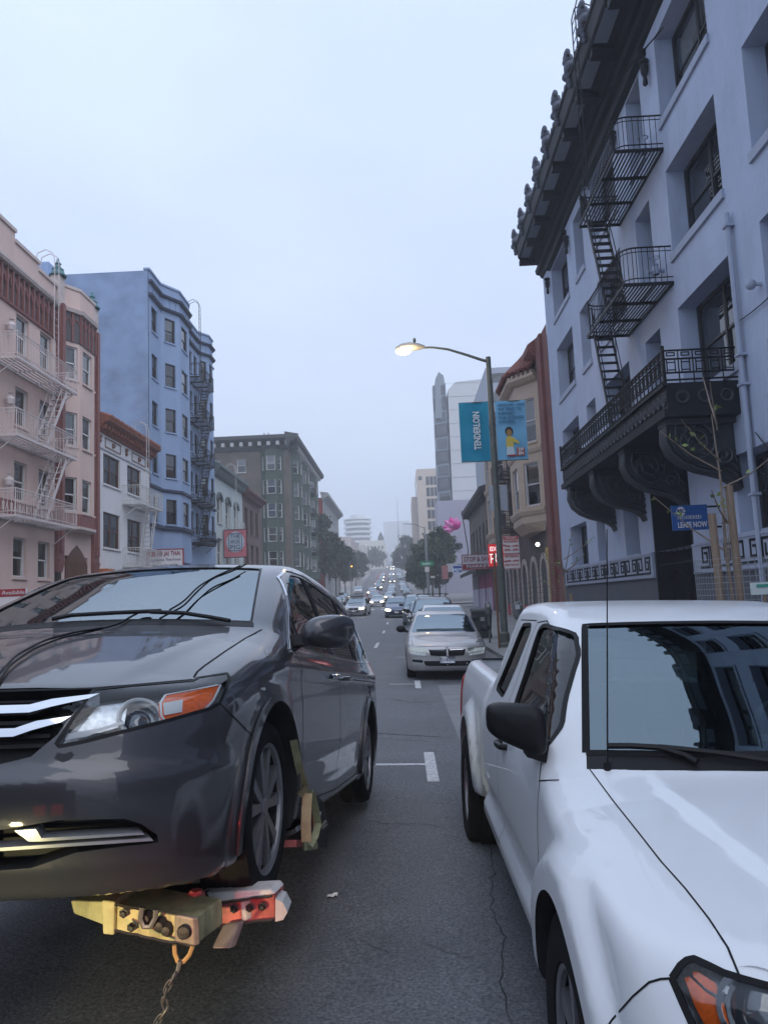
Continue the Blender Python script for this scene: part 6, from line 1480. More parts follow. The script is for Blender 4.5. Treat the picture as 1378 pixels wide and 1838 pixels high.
    c = prism_cut(p_fog, .05, .10); cutters += [c, mir(c)]
    cutters.append(prism_cut(p_gr, .05, .09))
    body = boolean(body, cutters); body.materials.clear(); body.materials.append(P); body.materials.append(M_dark)
    skin_normals(body, F); bo = link('body', body, None, t)
    # ---- glass
    panel('windshield', p_ws, -.006, 0, M_wind, t)
    for n, q in pw:
        for mi in (False, True): panel(n, q, -.006, 0, M_swin, t, mirror=mi)
    # black surround and chrome line of the side glass
    dlo = [(1.40,1.03),(1.70,1.235),(2.06,1.50),(2.3,1.585),(2.7,1.615),(3.7,1.61),(4.55,1.54)]
    seam(S, dlo, M_chrome, t, .016, '+x', 'window_trim', .002, .004, True)
    seam(S, [(1.40,1.03),(1.9,1.04),(2.7,1.06),(3.8,1.085),(4.74,1.13)], M_chrome, t, .014, '+x', 'window_trim', .002, .004, True)
    for q in ([(1.73,1.07),(1.73,1.23)], [(2.66,1.08),(2.66,1.585)], [(3.78,1.10),(3.78,1.575)]): seam(S, q, M_black, t, .10 if q[0][0] > 2 else .05, '+x', 'pillar_trim', .0015, 0, True)
    ring = [tuple(p) for p in ws]; ring.append(ring[0]); seam(S, ring, M_black, t, .012, 'z', 'windshield_seal', .0015)
    seam(S, [(x, 1.205+.24*x*x) for x in np.linspace(-.8,.8,15)], M_black, t, .06, 'z', 'cowl', .002)
    # ---- headlight (right one is traced from the photograph, left one mirrored)
    amb = [(300,1237),(400,1219),(386,1248),(367,1268),(302,1288),(293,1275),(291,1251)]; amw = [(297,1254),(333,1247),(331,1270),(299,1276)]
    led = [(114,1326),(120,1315),(179,1305),(219,1292),(224,1297),(188,1308),(153,1321)]; refl = [(131,1308),(174,1254),(230,1247),(222,1290),(179,1302)]
    pa, pwt, pl, pr_ = S.patch(amb, step=6), S.patch(amw, step=6), S.patch(led, step=6), S.patch(refl, step=6)
    dn = np.mean(p_hl[1], 0); dn /= np.linalg.norm(dn); ctr = S.px(255,1273); lens_c = S.px(266,1271)
    for mi in (False, True):
        h = panel('headlight', p_hl, -.001, 0, M_lens, t, mirror=mi)
        k = np.array([-1,1,1]) if mi else np.array([1,1,1])
        flat_sheet('lamp_housing', p_hl, .085, M_lampgrey, h, mi)
        seamL = np.array([p_hl[0][i] for i in p_hl[3]]+[p_hl[0][p_hl[3][0]]]); ribbon('lamp_rim', seamL, F.grad(seamL), .012, .0008, M_black, h, 0, mi)
        flat_sheet('amber_reflector', pa, .035, M_amber, h, mi); flat_sheet('amber_bulb_window', pwt, .028, M_lampwhite, h, mi)
        flat_sheet('light_guide', pl, .02, M_lampwhite, h, mi); flat_sheet('reflector', pr_, .05, mat('frosted reflector', (.5,.53,.56), .3, metal=.6, var=.4, scale=45), h, mi)
        m = MB(); Pc = (ctr-dn*.10)*k; ax = dn*k
        m.lathe([(.072,.0),(.068,.05),(.062,.058),(.058,.05),(.052,.01),(.040,.0)], Pc, ax, 32); m.build('projector_ring', M_satin, h, True, False); m = MB(); m.lathe([(.071,.050),(.075,.056),(.068,.062),(.062,.056),(.071,.050)], Pc, ax, 36); m.build('light_ring', M_lampwhite, h, True, False)
        m = MB(); m.lathe([(.045,.0),(.04,.02),(.024,.033),(0,.038)], Pc+ax*.01, ax, 28); m.build('projector_lens', MATS['projector glass'], h, True, False)
        # amber lens frame
        L = np.array([pa[0][i] for i in pa[3]]+[pa[0][pa[3][0]]])-dn*.033; ribbon('amber_frame', L, F.grad(L), .008, 0, M_lampwhite, h, 0, mi)
    # ---- grille, fog lamp, chrome
    gt = panel('grille', p_gr, -.07, 0, M_black, t)
    up1, lo1 = [(0,.792),(.42,.792),(.48,.808),(.612,.822)], [(.588,.806),(.49,.784),(.43,.768),(0,.766)]
    up2, lo2 = [(0,.722),(.40,.722),(.46,.742),(.56,.754)], [(.535,.736),(.45,.714),(.40,.697),(0,.695)]
    bars = [[(-x, z) for x, z in up[:0:-1]]+up+lo[:-1]+[(0, lo[-1][1])]+[(-x, z) for x, z in lo[-2::-1]] for up, lo in ((up1, lo1), (up2, lo2))]
    for q in bars: panel('grille_bar', S.patch(q, 'f', .03), -.045, .05, M_chrome, gt)
    for zz in (.83,.80,.75,.70,.67,.62): seam(S, [(-.5,zz),(.5,zz)], M_black, gt, .012, 'f', 'grille_slat', -.06, .03)
    fr = panel('fog_recess', p_fog, -.09, 0, M_black, t); fr2 = panel('fog_recess', p_fog, -.09, 0, M_black, t, mirror=True)
    for q in ([(28,1490),(66,1487),(76,1503),(254,1493),(259,1497),(76,1509),(53,1509)], [(-30,1522),(269,1503),(274,1508),(-30,1528)]):
        pt_ = S.patch(q, step=5); panel('fog_trim', pt_, -.05, .06, M_satin, fr); panel('fog_trim', pt_, -.05, .06, M_satin, fr2, mirror=True)
    panel('scuff', S.patch([(97,1362),(103,1351),(115,1354),(128,1349),(133,1355),(124,1366),(112,1369)], step=4), .0008, 0, mat('scuffed bare plastic', (.03,.03,.034), .7, var=.6, scale=60), t)
    # ---- seams
    seam(S, [(348,1216),(354,1206),(366,1196),(406,1168),(440,1146),(470,1130)], M_gap, t, .008)
    seam(S, [(-120,1243),(0,1241),(105,1238),(168,1236),(223,1231),(346,1220)], M_gap, t, .012)
    seam(S, [(394,1263),(420,1288),(447,1316),(468,1335)], M_gap, t, .006)
    for q in ([(1.56,.30),(1.56,.75),(1.50,1.02)], [(2.66,.26),(2.68,1.06)], [(3.80,.40),(3.80,1.08)], [(1.56,.30),(2.66,.26),(3.75,.28)], [(2.68,.93),(4.75,.95)]): seam(S, q, M_gap, t, .007, '+x', both=True)
    seam(S, [(1.45,.205),(3.62,.19)], P, t, .09, '+x', 'rocker_panel', .012, .022, True)
    # front arch lip
    for yc in (1.0, 4.1):
        a = [(yc+.437*math.cos(q), .365+.437*math.sin(q)) for q in np.linspace(-.25, math.pi+.25, 50)]
        seam(S, a, P, t, .03, '+x', 'arch_lip', .001, .012, True)
    # ---- mirror
    for sg in (1,-1):
        m = MB(); c0 = np.array([1.13, 1.58, 1.13]); nu, nv = 20, 12; vs = []
        for i in range(nv+1):
            b = math.pi*i/nv
            for j in range(nu):
                a = 2*math.pi*j/nu; X = math.sin(b)*math.cos(a); Z = math.sin(b)*math.sin(a); Y = -math.cos(b)
                X = np.sign(X)*abs(X)**.72; Z = np.sign(Z)*abs(Z)**.75
                y = .095*Y if Y < 0 else .075*Y
                vs.append((sg*(c0[0]+.125*X*(1-.12*max(-Y,0))+.015*Z), c0[1]+y+.05*X, c0[2]+.085*Z*(1+.08*X)))
        fs = [(i*nu+j, i*nu+(j+1)%nu, (i+1)*nu+(j+1)%nu, (i+1)*nu+j) for i in range(nv) for j in range(nu)]
        m.add(vs, fs); mo = m.build('side_mirror', P, t, True, False, 60)
        m = MB(); m.hexa([(sg*x, y, z) for x,y,z in ((.93,1.54,1.06),(1.12,1.56,1.08),(1.12,1.66,1.08),(.93,1.70,1.06),(.92,1.55,1.12),(1.1,1.57,1.13),(1.1,1.65,1.13),(.92,1.69,1.12))]); m.build('mirror_foot', M_black, mo, False, False)
        # handles
        for yy in (2.46, 2.86):
            p = S.ax(yy, .93, '+x' if sg > 0 else '-x')
            m = MB(); m.tube([(p[0]+sg*.005, yy-.10, .93),(p[0]+sg*.035, yy-.08, .932),(p[0]+sg*.04, yy, .933),(p[0]+sg*.035, yy+.08, .935),(p[0]+sg*.005, yy+.10, .935)], .014, 8); m.build('door_handle', M_chrome if yy < 2.6 else P, t, True, False)
    # tail lamp
    for sg in ('+x','-x'): panel('tail_lamp', S.patch([(4.80,1.0),(4.83,1.14),(4.98,1.12),(5.02,.95)], sg, .05), .002, .01, M_redlens, t)
    # ---- wheels
    for yc in (1.0, 4.1):
        for sg in (1,-1):
            wheel(t, (sg*.875, yc, .36), sg, .35, .25, .22, 5, M_tyre, M_alloy, M_disc, 56)
    # ---- inside
    m = MB(); m.box(-.85,.85,1.45,1.75,.85,1.06); m.build('dashboard', M_dark, t, False, False)
    for x in (-.42,.42):
        for yy in (2.35,3.25):
            m = MB(); m.hexa([(x-.24,yy,.62),(x+.24,yy,.62),(x+.24,yy+.5,.6),(x-.24,yy+.5,.6),(x-.25,yy+.42,1.22),(x+.25,yy+.42,1.22),(x+.22,yy+.6,1.22),(x-.22,yy+.6,1.22)])
            m.box(x-.13,x+.13,yy+.47,yy+.57,1.24,1.42); m.build('seat', MATS['seat cloth'], t, False, False)
    m = MB(); m.lathe([(.19,-.012),(.2,0),(.19,.012),(.18,0),(.19,-.012)], (.42,1.92,1.03), (0,-.85,.5), 28); m.build('steering_wheel', M_black, t, True, False)
    # ---- wipers
    for pts in ([(95,1119),(130,1112),(200,1108),(290,1104)], [(270,1106),(330,1108),(380,1116),(412,1122)]):
        L = S.line(pts, step=6); N = F.grad(L); m = MB(); m.tube(list(L+N*.022), .011, 6); m.build('wiper', M_black, t, True, False)
    # ---- towing light cable over the bonnet and screen: a thing of its own
    cb = []
    for off, pts in ((.012, [(-20,1250),(0,1226),(20,1198),(60,1170),(110,1150),(170,1137),(215,1124),(240,1108),(262,1099),(275,1103)]), (.02, [(-20,1238),(0,1218),(30,1185),(80,1158),(130,1144),(190,1134)]),
                     (.02, [(283,1120),(300,1110),(330,1095),(352,1070),(380,1045),(420,1030),(446,1016)]), (.03, [(300,1108),(330,1090),(356,1062),(390,1042),(436,1022)])):
        L = S.line(pts, step=6)
        if len(L) > 2:
            N = F.grad(L); cb.append(np.array([np.array(Mw@Vector(p)) for p in L+N*off]))
    ct = thing('tow_light_cable', 'black twin cable lying across the hood and windshield of the grey minivan', 'cable', tuple(cb[0][0]))
    for q in cb:
        q = np.array([np.mean(q[max(0,i-2):i+3], 0) for i in range(len(q))]); m = MB(); m.tube(list(q), .0048, 6); m.build('cable_strand', M_black, ct, True)
    return t, S, Mw
mat('projector glass', (.05,.06,.075), .03, var=0, coat=1., spec=1.)
mat('seat cloth', (.06,.06,.062), .9, var=.2)
# ================================================================== the white pickup parked at the kerb
def build_pickup():
    yaw, roll = .006, .035; O = np.array([1.345, 1.60, -.11])
    xv = np.array([math.cos(yaw), math.sin(yaw), 0]); yv = np.array([-math.sin(yaw), math.cos(yaw), 0]); zv = np.array([0,0,1.])
    xv = xv*math.cos(roll)-zv*math.sin(roll); zv = np.cross(xv, yv)
    Mw = Matrix([[xv[i], yv[i], zv[i], O[i]] for i in range(3)]+[[0,0,0,1]])
    t = thing('pickup_truck', 'white pickup truck with extended cab parked at the right kerb', 'pickup truck'); t.matrix_world = Mw
    P = paint('white paint', (.74,.755,.775), metal=0., rough=.45, flake=.015, dirt=.04)
    P.node_tree.nodes['Principled BSDF'].inputs['Coat Weight'].default_value = .7
    FY, RY, WZ = .90, 4.12, .375
    def ridge(ax, y):     # raised centre of the bonnet
        q = np.clip((ax-.40-.08*np.clip(y-.2,0,1))/.05, 0, 1); w = np.clip((1.35-y)/.2, 0, 1)*np.clip((y-.1)/.25, 0, 1)
        q2 = np.clip((ax-.52)/.3, 0, 1)
        return (-.022*q*q*(3-2*q)-.02*q2*q2)*w
    def extra(y, z):
        a = -.022*np.exp(-((z-.56)/.05)**2)*np.clip((y-1.42)/.1, 0, 1)
        b = .02*np.clip((.52-z)/.05, 0, 1)*np.clip((y-1.42)/.1, 0, 1)
        return a+b
    side = [(.2,.93),(.35,.965),(.5,.985),(.75,1.),(.92,.995),(1.05,.975),(1.13,.94),(1.3,.865),(1.55,.765),(1.75,.68)]
    kw = dict(side=side, hw=.905, sweep=.20, crown=.025, flare=[(FY,WZ,.495,.585,.052),(RY,WZ+.05,.50,.59,.052)])
    F = Shell(top=[(-.3,.80),(0,.895),(.1,.93),(.25,.965),(.6,1.01),(1.0,1.05),(1.2,1.068),(1.28,1.08),(1.38,1.13),(1.63,1.33),(1.92,1.55),(2.12,1.635),(2.4,1.685),(2.8,1.705),(3.2,1.69),(3.5,1.66)],
        plan=[(0,.93),(.3,.97),(.8,1.),(1.5,1.),(3.6,1.)], front=[(.2,.10),(.35,.04),(.5,.0),(.65,.0),(.8,.05),(.9,.10),(1.,.18)],
        fplan=[(0,0),(.3,.02),(.5,.06),(.65,.11),(.75,.17),(.85,.27),(.95,.45),(1.05,.8)],
        rear=[(.2,3.42),(1.1,3.42),(1.5,3.36),(1.7,3.3)], rplan=[(0,0),(.6,.01),(.9,.03),(1.,.05)], zb=.36, k=(.07,.08,.05), ridge=ridge, extra=extra, **kw)
    V, f = polar_mesh(F, .80, 3.0, .78, ny=110, na=216, nf=42)
    S = Surf(F, V, f, Mw); body = raw_mesh('body', V, f)
    # ---- outlines
    hl = [(1205,1757),(1220,1734),(1232,1724),(1245,1721),(1271,1733),(1299,1747),(1334,1758),(1420,1782),(1470,1800),(1470,1960),(1330,1930),(1260,1880),(1228,1810)]
    p_hl = S.patch(hl, step=9)
    dwin = [(1.56,1.11),(1.60,1.19),(1.90,1.48),(2.04,1.57),(2.36,1.585),(2.50,1.565),(2.47,1.17)]
    qwin = [(2.84,1.17),(2.70,1.54),(2.76,1.575),(3.04,1.565),(3.20,1.18)]
    pd, pq = S.patch(roundpoly(dwin,.06,4), '-x', .05), S.patch(roundpoly(qwin,.05,4), '-x', .05)
    ws = [(x, 1.385+.20*x*x) for x in np.linspace(-.70,.70,13)]+[(x, 2.03+.17*x*x) for x in np.linspace(.545,-.545,9)]
    p_ws = S.patch(roundpoly(ws, .05, 3), 'z', .055)
    p_bw = S.patch(roundpoly([(-.55,1.18),(-.5,1.55),(.5,1.55),(.55,1.18)], .06, 3), 'r', .08)
    cutters = []
    for sg in (1,-1):
        m = MB(); m.lathe([(0,-.35),(.405,-.35),(.415,.0),(.415,.4),(0,.4)], (sg*.9, FY, WZ+.01), (sg,0,0), 56); cutters.append(raw_mesh('cut', m.v, m.f))
    cab = lambda x, y, z: np.maximum(np.maximum(F(x,y,z)+.065, .58-z), np.maximum(1.42+.18*x*x-y-(z-1.1)*.3, y-3.34))
    cv, cf = polar_mesh(cab, 2.1, 2.9, 1.05, ny=30, na=60, nf=14); cutters.append(raw_mesh('cut', cv, cf))
    cutters.append(prism_cut(p_ws, .06, .14)); cutters.append(prism_cut(p_bw, .06, .14))
    for q in (pd, pq):
        c = prism_cut(q, .06, .15, (-1,0,.15)); cutters += [c, mir(c)]
    c = prism_cut(p_hl, .05, .12); cutters += [c, mir(c)]
    gr = roundpoly([(-.50,.56),(-.52,.84),(.52,.84),(.50,.56)], .05, 3); p_gr = S.patch(gr, 'f', .06); cutters.append(prism_cut(p_gr, .05, .08))
    body = boolean(body, cutters); body.materials.append(P); body.materials.append(M_dark); skin_normals(body, F); link('body', body, None, t)
    panel('windshield', p_ws, -.006, 0, M_wind2, t); panel('rear_window', p_bw, -.006, 0, M_swin, t)
    ring = list(ws)+[ws[0]]; seam(S, ring, M_gap, t, .03, 'z', 'windshield_seal', .0015)
    seam(S, [(x, 1.335+.20*x*x) for x in np.linspace(-.71,.71,15)], M_black, t, .095, 'z', 'cowl', .002)
    for q in (pd, pq):
        for mi in (False, True):
            panel('window', q, -.012, 0, M_swin, t, mirror=mi)
            L = np.array([q[0][i] for i in q[3]]+[q[0][q[3][0]]]); ribbon('window_seal', L, F.grad(L), .022, .001, M_black, t, 0, mi)
    # ---- headlights
    a1 = [(1236,1738),(1245,1737),(1278,1758),(1285,1782),(1261,1768),(1237,1746)]; a2 = [(1220,1755),(1229,1752),(1258,1780),(1291,1801),(1301,1840),(1290,1870),(1262,1850),(1239,1806)]
    ch = [(1294,1762),(1325,1772),(1320,1784),(1296,1778)]; pc = [S.patch(q, step=7) for q in (a1, a2, ch)]
    dn = np.mean(p_hl[1], 0); dn /= np.linalg.norm(dn); ctr = S.px(1360,1815)
    for mi in (False, True):
        h = panel('headlight', p_hl, -.001, 0, M_lens, t, mirror=mi); k = np.array([-1,1,1]) if mi else np.array([1,1,1])
        flat_sheet('lamp_housing', p_hl, .08, MATS['frosted reflector'], h, mi)
        L = np.array([p_hl[0][i] for i in p_hl[3]]+[p_hl[0][p_hl[3][0]]]); ribbon('lamp_rim', L, F.grad(L), .016, .0008, M_gap, h, 0, mi)
        flat_sheet('amber_reflector', pc[0], .03, M_amber, h, mi); flat_sheet('amber_reflector', pc[1], .03, M_amber, h, mi); flat_sheet('light_guide', pc[2], .03, M_lampwhite, h, mi)
        m = MB(); ax = dn*k; Pc = (ctr-dn*.075)*k
        m.lathe([(.085,.06),(.08,.05),(.05,.01),(.02,0)], Pc, ax, 30); m.build('reflector_bowl', M_chrome, h, True, False)
        m = MB(); m.lathe([(.075,.0),(.07,.03),(.05,.05),(0,.06)], Pc+ax*.01, ax, 26); m.build('projector_lens', MATS['projector glass'], h, True, False)
    g = panel('grille', p_gr, -.06, 0, M_black, t)
    for zz in (.62,.70,.78): seam(S, [(-.46,zz),(.46,zz)], M_chrome, g, .03, 'f', 'grille_bar', -.04, .04)
    # ---- seams
    seam(S, [(1057,1380),(1100,1438),(1143,1492),(1186,1547),(1229,1595),(1272,1650),(1306,1702),(1327,1753)], M_gap, t, .005, both=True)
    seam(S, [(1205,1757),(1186,1758),(1165,1764),(1135,1790),(1098,1832),(1080,1860)], M_gap, t, .005, both=True)
    for q in ([(1.42,.42),(1.42,.75),(1.44,1.00),(1.54,1.09),(1.68,1.165),(1.82,1.29),(2.02,1.465),(2.13,1.56),(2.36,1.605),(2.58,1.59),(2.62,1.50),(2.62,1.0),(2.60,.55),(2.58,.45)], [(1.47,1.02),(1.35,1.05)], [(2.62,1.6),(3.14,1.59),(3.28,1.15)], [(2.60,.45),(3.36,.47)]): seam(S, q, M_gap, t, .006, '-x', both=True)
    # ---- bed
    def Fb(x, y, z): return B0(x, y, z)
    B0 = Shell(top=[(3.,1.205),(5.4,1.205)], plan=[(3.,1.),(4.8,1.),(5.3,.98)], front=[(.2,3.455),(1.3,3.455)], fplan=[(0,0),(1,.005)], rear=[(.3,5.18),(1.2,5.2)], rplan=[(0,0),(.6,.01),(.8,.03),(.95,.10)], zb=.44, k=(.06,.02,.05), **{**kw, 'sweep':0., 'crown':0.})
    bv, bf = polar_mesh(B0, 3.75, 4.9, .82, ny=72, na=208, nf=26); SB = Surf(B0, bv, bf, Mw); bed = raw_mesh('bed', bv, bf); cut = []
    m = MB(); m.box(-.74,.74,3.53,5.12,.66,1.6); cut.append(raw_mesh('cut', m.v, m.f))
    for sg in (1,-1):
        m = MB(); m.lathe([(0,-.22),(.44,-.22),(.45,.0),(.45,.4),(0,.4)], (sg*.93, RY, WZ+.05), (sg,0,0), 48); cut.append(raw_mesh('cut', m.v, m.f))
    bed = boolean(bed, cut); bed.materials.append(P); bed.materials.append(MATS['bed liner']); skin_normals(bed, B0); bo = link('bed', bed, None, t)
    for k in range(9):
        m = MB(); x = -.64+k*.16; m.box(x-.05,x+.05,3.56,5.10,.661,.682); m.build('bed_floor_rib', MATS['bed liner'], bo, False, False)
    for k in range(6):
        m = MB(); z = .72+k*.075; m.box(.715,.738,3.56,5.10,z,z+.04); m.box(-.738,-.715,3.56,5.10,z,z+.04); m.box(-.7,.7,5.095,5.118,z,z+.04); m.build('bed_wall_rib', MATS['bed liner'], bo, False, False)
    m = MB(); m.box(-.71,.71,5.11,5.17,1.203,1.216); m.build('tailgate_cap', M_black, bo, False, False)
    for sg in ('+x','-x'): panel('tail_lamp', SB.patch(roundpoly([(5.06,.66),(5.06,1.08),(5.16,1.08),(5.16,.66)],.02,3), sg, .04), .002, .01, M_redlens, t)
    m = MB(); m.box(-.86,.86,5.16,5.32,.44,.58); m.build('rear_bumper', M_chrome, t, False, False)
    # ---- bumper and arches
    for sg in (1,-1):
        for yy, zz in ((FY,WZ+.01),(RY,WZ+.05)):
            m = MB(); q = .408 if yy == FY else .443; m.lathe([(q,-.3),(q+.003,.0)], (sg*.88, yy, zz), (sg,0,0), 40); m.build('wheel_liner', M_gap, t, True, False)
    # ---- mirror
    for sg in (-1,1):
        m = MB(); nu, nv = 24, 10; vs = []; c0 = (.965, 1.50, 1.225)
        for i in range(nv+1):
            b = math.pi*i/nv
            for j in range(nu):
                a = 2*math.pi*j/nu; X = math.sin(b)*math.cos(a); Z = math.sin(b)*math.sin(a); Y = -math.cos(b)
                X = np.sign(X)*abs(X)**.5; Z = np.sign(Z)*abs(Z)**.5; Y = np.sign(Y)*abs(Y)**.8
                vs.append((sg*(c0[0]+.112*X), c0[1]+.075*Y+.04*X, c0[2]+.084*Z*(1-.24*X)+.022*X))
        m.add(vs, [(i*nu+j, i*nu+(j+1)%nu, (i+1)*nu+(j+1)%nu, (i+1)*nu+j) for i in range(nv) for j in range(nu)]); mo = m.build('side_mirror', M_black, t, True, False, 60)
        m = MB(); m.hexa([(sg*x,y,z) for x,y,z in ((.85,1.50,1.08),(.93,1.46,1.11),(.93,1.56,1.11),(.85,1.68,1.09),(.83,1.52,1.16),(.93,1.46,1.17),(.93,1.56,1.17),(.83,1.68,1.16))]); m.build('mirror_foot', M_black, mo, False, False)
        p = S.ax(2.40, .985, '+x' if sg > 0 else '-x'); x = abs(p[0])
        m = MB(); m.tube([(sg*(x-.005),2.31,.99),(sg*(x+.03),2.33,.99),(sg*(x+.036),2.40,.988),(sg*(x+.03),2.47,.985),(sg*(x-.005),2.49,.985)], .016, 8); m.build('door_handle', M_black, t, True, False)
    # ---- wheels
    for yc in (FY, RY):
        for sg in (1,-1): wheel(t, (sg*(.80 if yc == FY else .835), yc, WZ), sg, .375, .21, .25, 6, M_tyre, M_alloy, M_disc, 48, style=1)
    # ---- cabin
    m = MB(); m.box(-.78,.78,1.58,1.86,.85,1.04); m.build('dashboard', M_dark, t, False, False)
    m = MB(); m.lathe([(.185,-.014),(.2,0),(.185,.014),(.172,0),(.185,-.014)], (.38,2.02,1.08), (0,-.85,.5), 30); m.bar((.2,2.02,1.08),(.56,2.02,1.08),.03); m.build('steering_wheel', MATS['steering grey'], t, True, False)
    for x in (-.38,.38):
        m = MB(); m.hexa([(x-.24,2.2,.62),(x+.24,2.2,.62),(x+.24,2.85,.6),(x-.24,2.85,.6),(x-.25,2.68,1.22),(x+.25,2.68,1.22),(x+.22,2.85,1.24),(x-.22,2.85,1.24)]); m.box(x-.13,x+.13,2.74,2.83,1.25,1.42); m.build('seat', MATS['seat cloth'], t, False, False)
    # ---- wiper, aerial
    for pts in ([(1090,1346),(1130,1346),(1200,1350),(1290,1360),(1400,1378)], [(1180,1348),(1230,1364),(1250,1376)]):
        L = S.line(pts, step=7)
        if len(L) > 2: m = MB(); m.tube(list(L+F.grad(L)*.02), .012, 6); m.build('wiper', M_black, t, True, False)
    p = S.px(1090,1381); inv = Mw.inverted(); r = np.array(inv.to_3x3())@ray(1089,950); o = np.array(inv@Vector(CAMC.tolist())); tip = o+r*((p[1]+.02-o[1])/r[1])
    m = MB(); m.tube([p-[0,0,.01], p+[0,0,.025]], .014, 8); m.tube([p, tip], [.0035,.002], 6); m.build('aerial', M_black, t, True, False)
    return t, S, Mw
mat('bed liner', (.42,.44,.47), .45, var=.15, scale=6, dirt=.4)
mat('steering grey', (.3,.3,.31), .5, var=.1)
# ================================================================== vehicles
van, VS, VM = build_van()
pick, PS, PM = build_pickup()
ROLL = .03
def atroad(u, Y, dx=0.): return onY(u, 1080, Y)[0]+dx
def put_car(label, kind, col, u, Y, lit=0, name='parked_car', group=None, yaw=0., small=False, roll=0., X=None, **k):
    X = atroad(u, Y) if X is None else X
    sl = math.atan2(pz(Y+3)-pz(Y), 3.)
    return car(label, kind, col, X, Y, rz(X, Y), yaw, lit, name, group, pitch=sl, roll=roll, small=small, **k)
GP, GM = 'cars parked along the right kerb', 'cars driving towards the camera'
SILV = mat('tired silver paint', (.46,.44,.43), .38, metal=.6, var=.10, scale=1.6, coat=.6, dirt=.35, dcol=(.2,.18,.17))
sed, K = put_car('old silver sedan with peeling hood parked behind the white pickup', 'sedan', SILV, 0, 16.0, X=.82, group=GP, roll=ROLL)
# details that only the near sedan shows
def sedan_details(t, K):
    S, F = K['S'], K['F']
    for s in (1,-1):
        panel('lamp_surround', S.patch(roundpoly([(s*.40,.555),(s*.77,.59),(s*.80,.67),(s*.42,.645)], .03, 3), 'f', .05), .0045, .01, mat('yellowed lamp lens', (.52,.54,.46), .2, var=.2, scale=20, coat=1.), t)
        panel('fog_slot', S.patch(roundpoly([(s*.50,.36),(s*.72,.38),(s*.72,.43),(s*.50,.42)], .02, 3), 'f', .05), .004, 0, M_gap, t)
    panel('centre_bar', S.patch([(-.022,.50),(.022,.50),(.022,.66),(-.022,.66)], 'f', .03), .008, .012, SILV, t)
    for k in range(4):
        for s in (1,-1): seam(S, [(s*.05,.525+k*.03),(s*.35,.53+k*.03)], M_chrome if k == 3 else M_black, t, .008, 'f', 'grille_slat', .008, .006)
    panel('bumper_strip', S.patch([(-.82,.475),(.82,.475),(.82,.49),(-.82,.49)], 'f', .06), .002, .012, SILV, t)
    hood = [(x, .12+.2*x*x) for x in np.linspace(-.66,.66,9)]; seam(S, hood, M_gap, t, .008, 'z'); seam(S, [(.70,.25),(.74,1.15)], M_gap, t, .007, 'z', both=True)
    panel('faded_patch', S.patch(roundpoly([(-.32,.42),(-.1,.34),(.05,.38),(.18,.33),(.34,.5),(.6,.9),(.1,.82),(-.2,.95),(-.62,.85),(-.45,.6)], .06, 4), 'z', .06), .0012, 0, mat('bleached clearcoat', (.52,.49,.48), .55, var=.12, scale=5), t)
    panel('dark_fender', S.patch(roundpoly([(.62,.36),(.80,.52),(.80,.8),(.70,.7)], .04, 4), 'z', .05), .0012, 0, mat('primer fender', (.10,.10,.105), .5, var=.15), t)
    p = S.ax(0., .42, 'f'); me = text_mesh('7DIB342', .095, ext=.002); me.transform(Matrix.Translation((0, p[1]-.024, .425))@Matrix.Rotation(math.pi/2, 4, 'X')); link('plate_lettering', me, M_plate_t, t)
    m = MB(); m.box(-.155,.155,p[1]-.022,p[1]-.019,.355,.365); m.build('plate_frame', M_plate_t, t, world=False)
sedan_details(sed, K)
put_car('white hatchback parked directly behind the silver sedan', 'hatch', (.58,.6,.62), 0, 22.6, X=1.18, group=GP, metal=.1, roll=ROLL)
t, K2 = put_car('dark grey sport utility vehicle with roof rack parked behind the white hatchback', 'suv', (.10,.115,.13), 0, 29.0, X=1.10, group=GP, roll=ROLL)
m = MB()
for s in (-1,1): m.tube([(s*.6,1.95,1.82),(s*.6,2.1,1.86),(s*.6,3.9,1.84),(s*.6,4.05,1.78)], .02, 6)
for y in (2.3,3.5): m.tube([(-.6,y,1.86),(.6,y,1.86)], .016, 6)
m.build('roof_rack', M_black, t, True, False)
put_car('black hatchback parked ahead of the dark utility vehicle', 'hatch', (.02,.022,.025), 0, 37.0, X=.95, group=GP, roll=ROLL)
put_car('blue grey minivan parked fifth along the right kerb', 'van', (.12,.16,.2), 0, 44.0, X=.8, group=GP, roll=ROLL)
put_car('pale silver car parked last before the Larkin corner', 'sedan', (.42,.44,.46), 0, 51.5, X=.9, group=GP, small=True, roll=ROLL)
put_car('slate blue hatchback driving in the right lane with headlights on', 'hatch', (.075,.095,.16), 711, 55., lit=3, name='moving_car', group=GM, small=False)
t, K2 = put_car('silver taxi with roof board driving in the left lane', 'sedan', (.42,.42,.43), 634, 59., lit=1, name='moving_car', group=GM, yaw=-.08)
m = MB(); m.box(-.5,.5,2.1,2.5,1.41,1.56); m.build('roof_board', mat('taxi board', (.1,.12,.14), .5), t, False, False)
put_car('white car with two bright headlights crossing at Larkin', 'sedan', (.55,.55,.55), 676, 90., lit=3, name='moving_car', group=GM, small=True)
put_car('dark red utility vehicle stopped beyond the taxi', 'suv', (.2,.02,.03), 671, 112., lit=1, name='moving_car', group=GM, small=True)
put_car('white sedan with headlights beyond the Larkin crossing', 'sedan', (.6,.6,.62), 699, 122., lit=3, name='moving_car', group=GM, small=True)
put_car('grey car parked at the left kerb beyond Larkin', 'sedan', (.2,.21,.22), 0, 104., X=-9.3, group='cars parked along the left kerb', small=True)
put_car('silver car parked second at the left kerb beyond Larkin', 'hatch', (.4,.41,.42), 0, 111., X=-9.4, group='cars parked along the left kerb', small=True)
put_car('black car parked third at the left kerb beyond Larkin', 'suv', (.02,.02,.024), 0, 119., X=-9.5, group='cars parked along the left kerb', small=True)
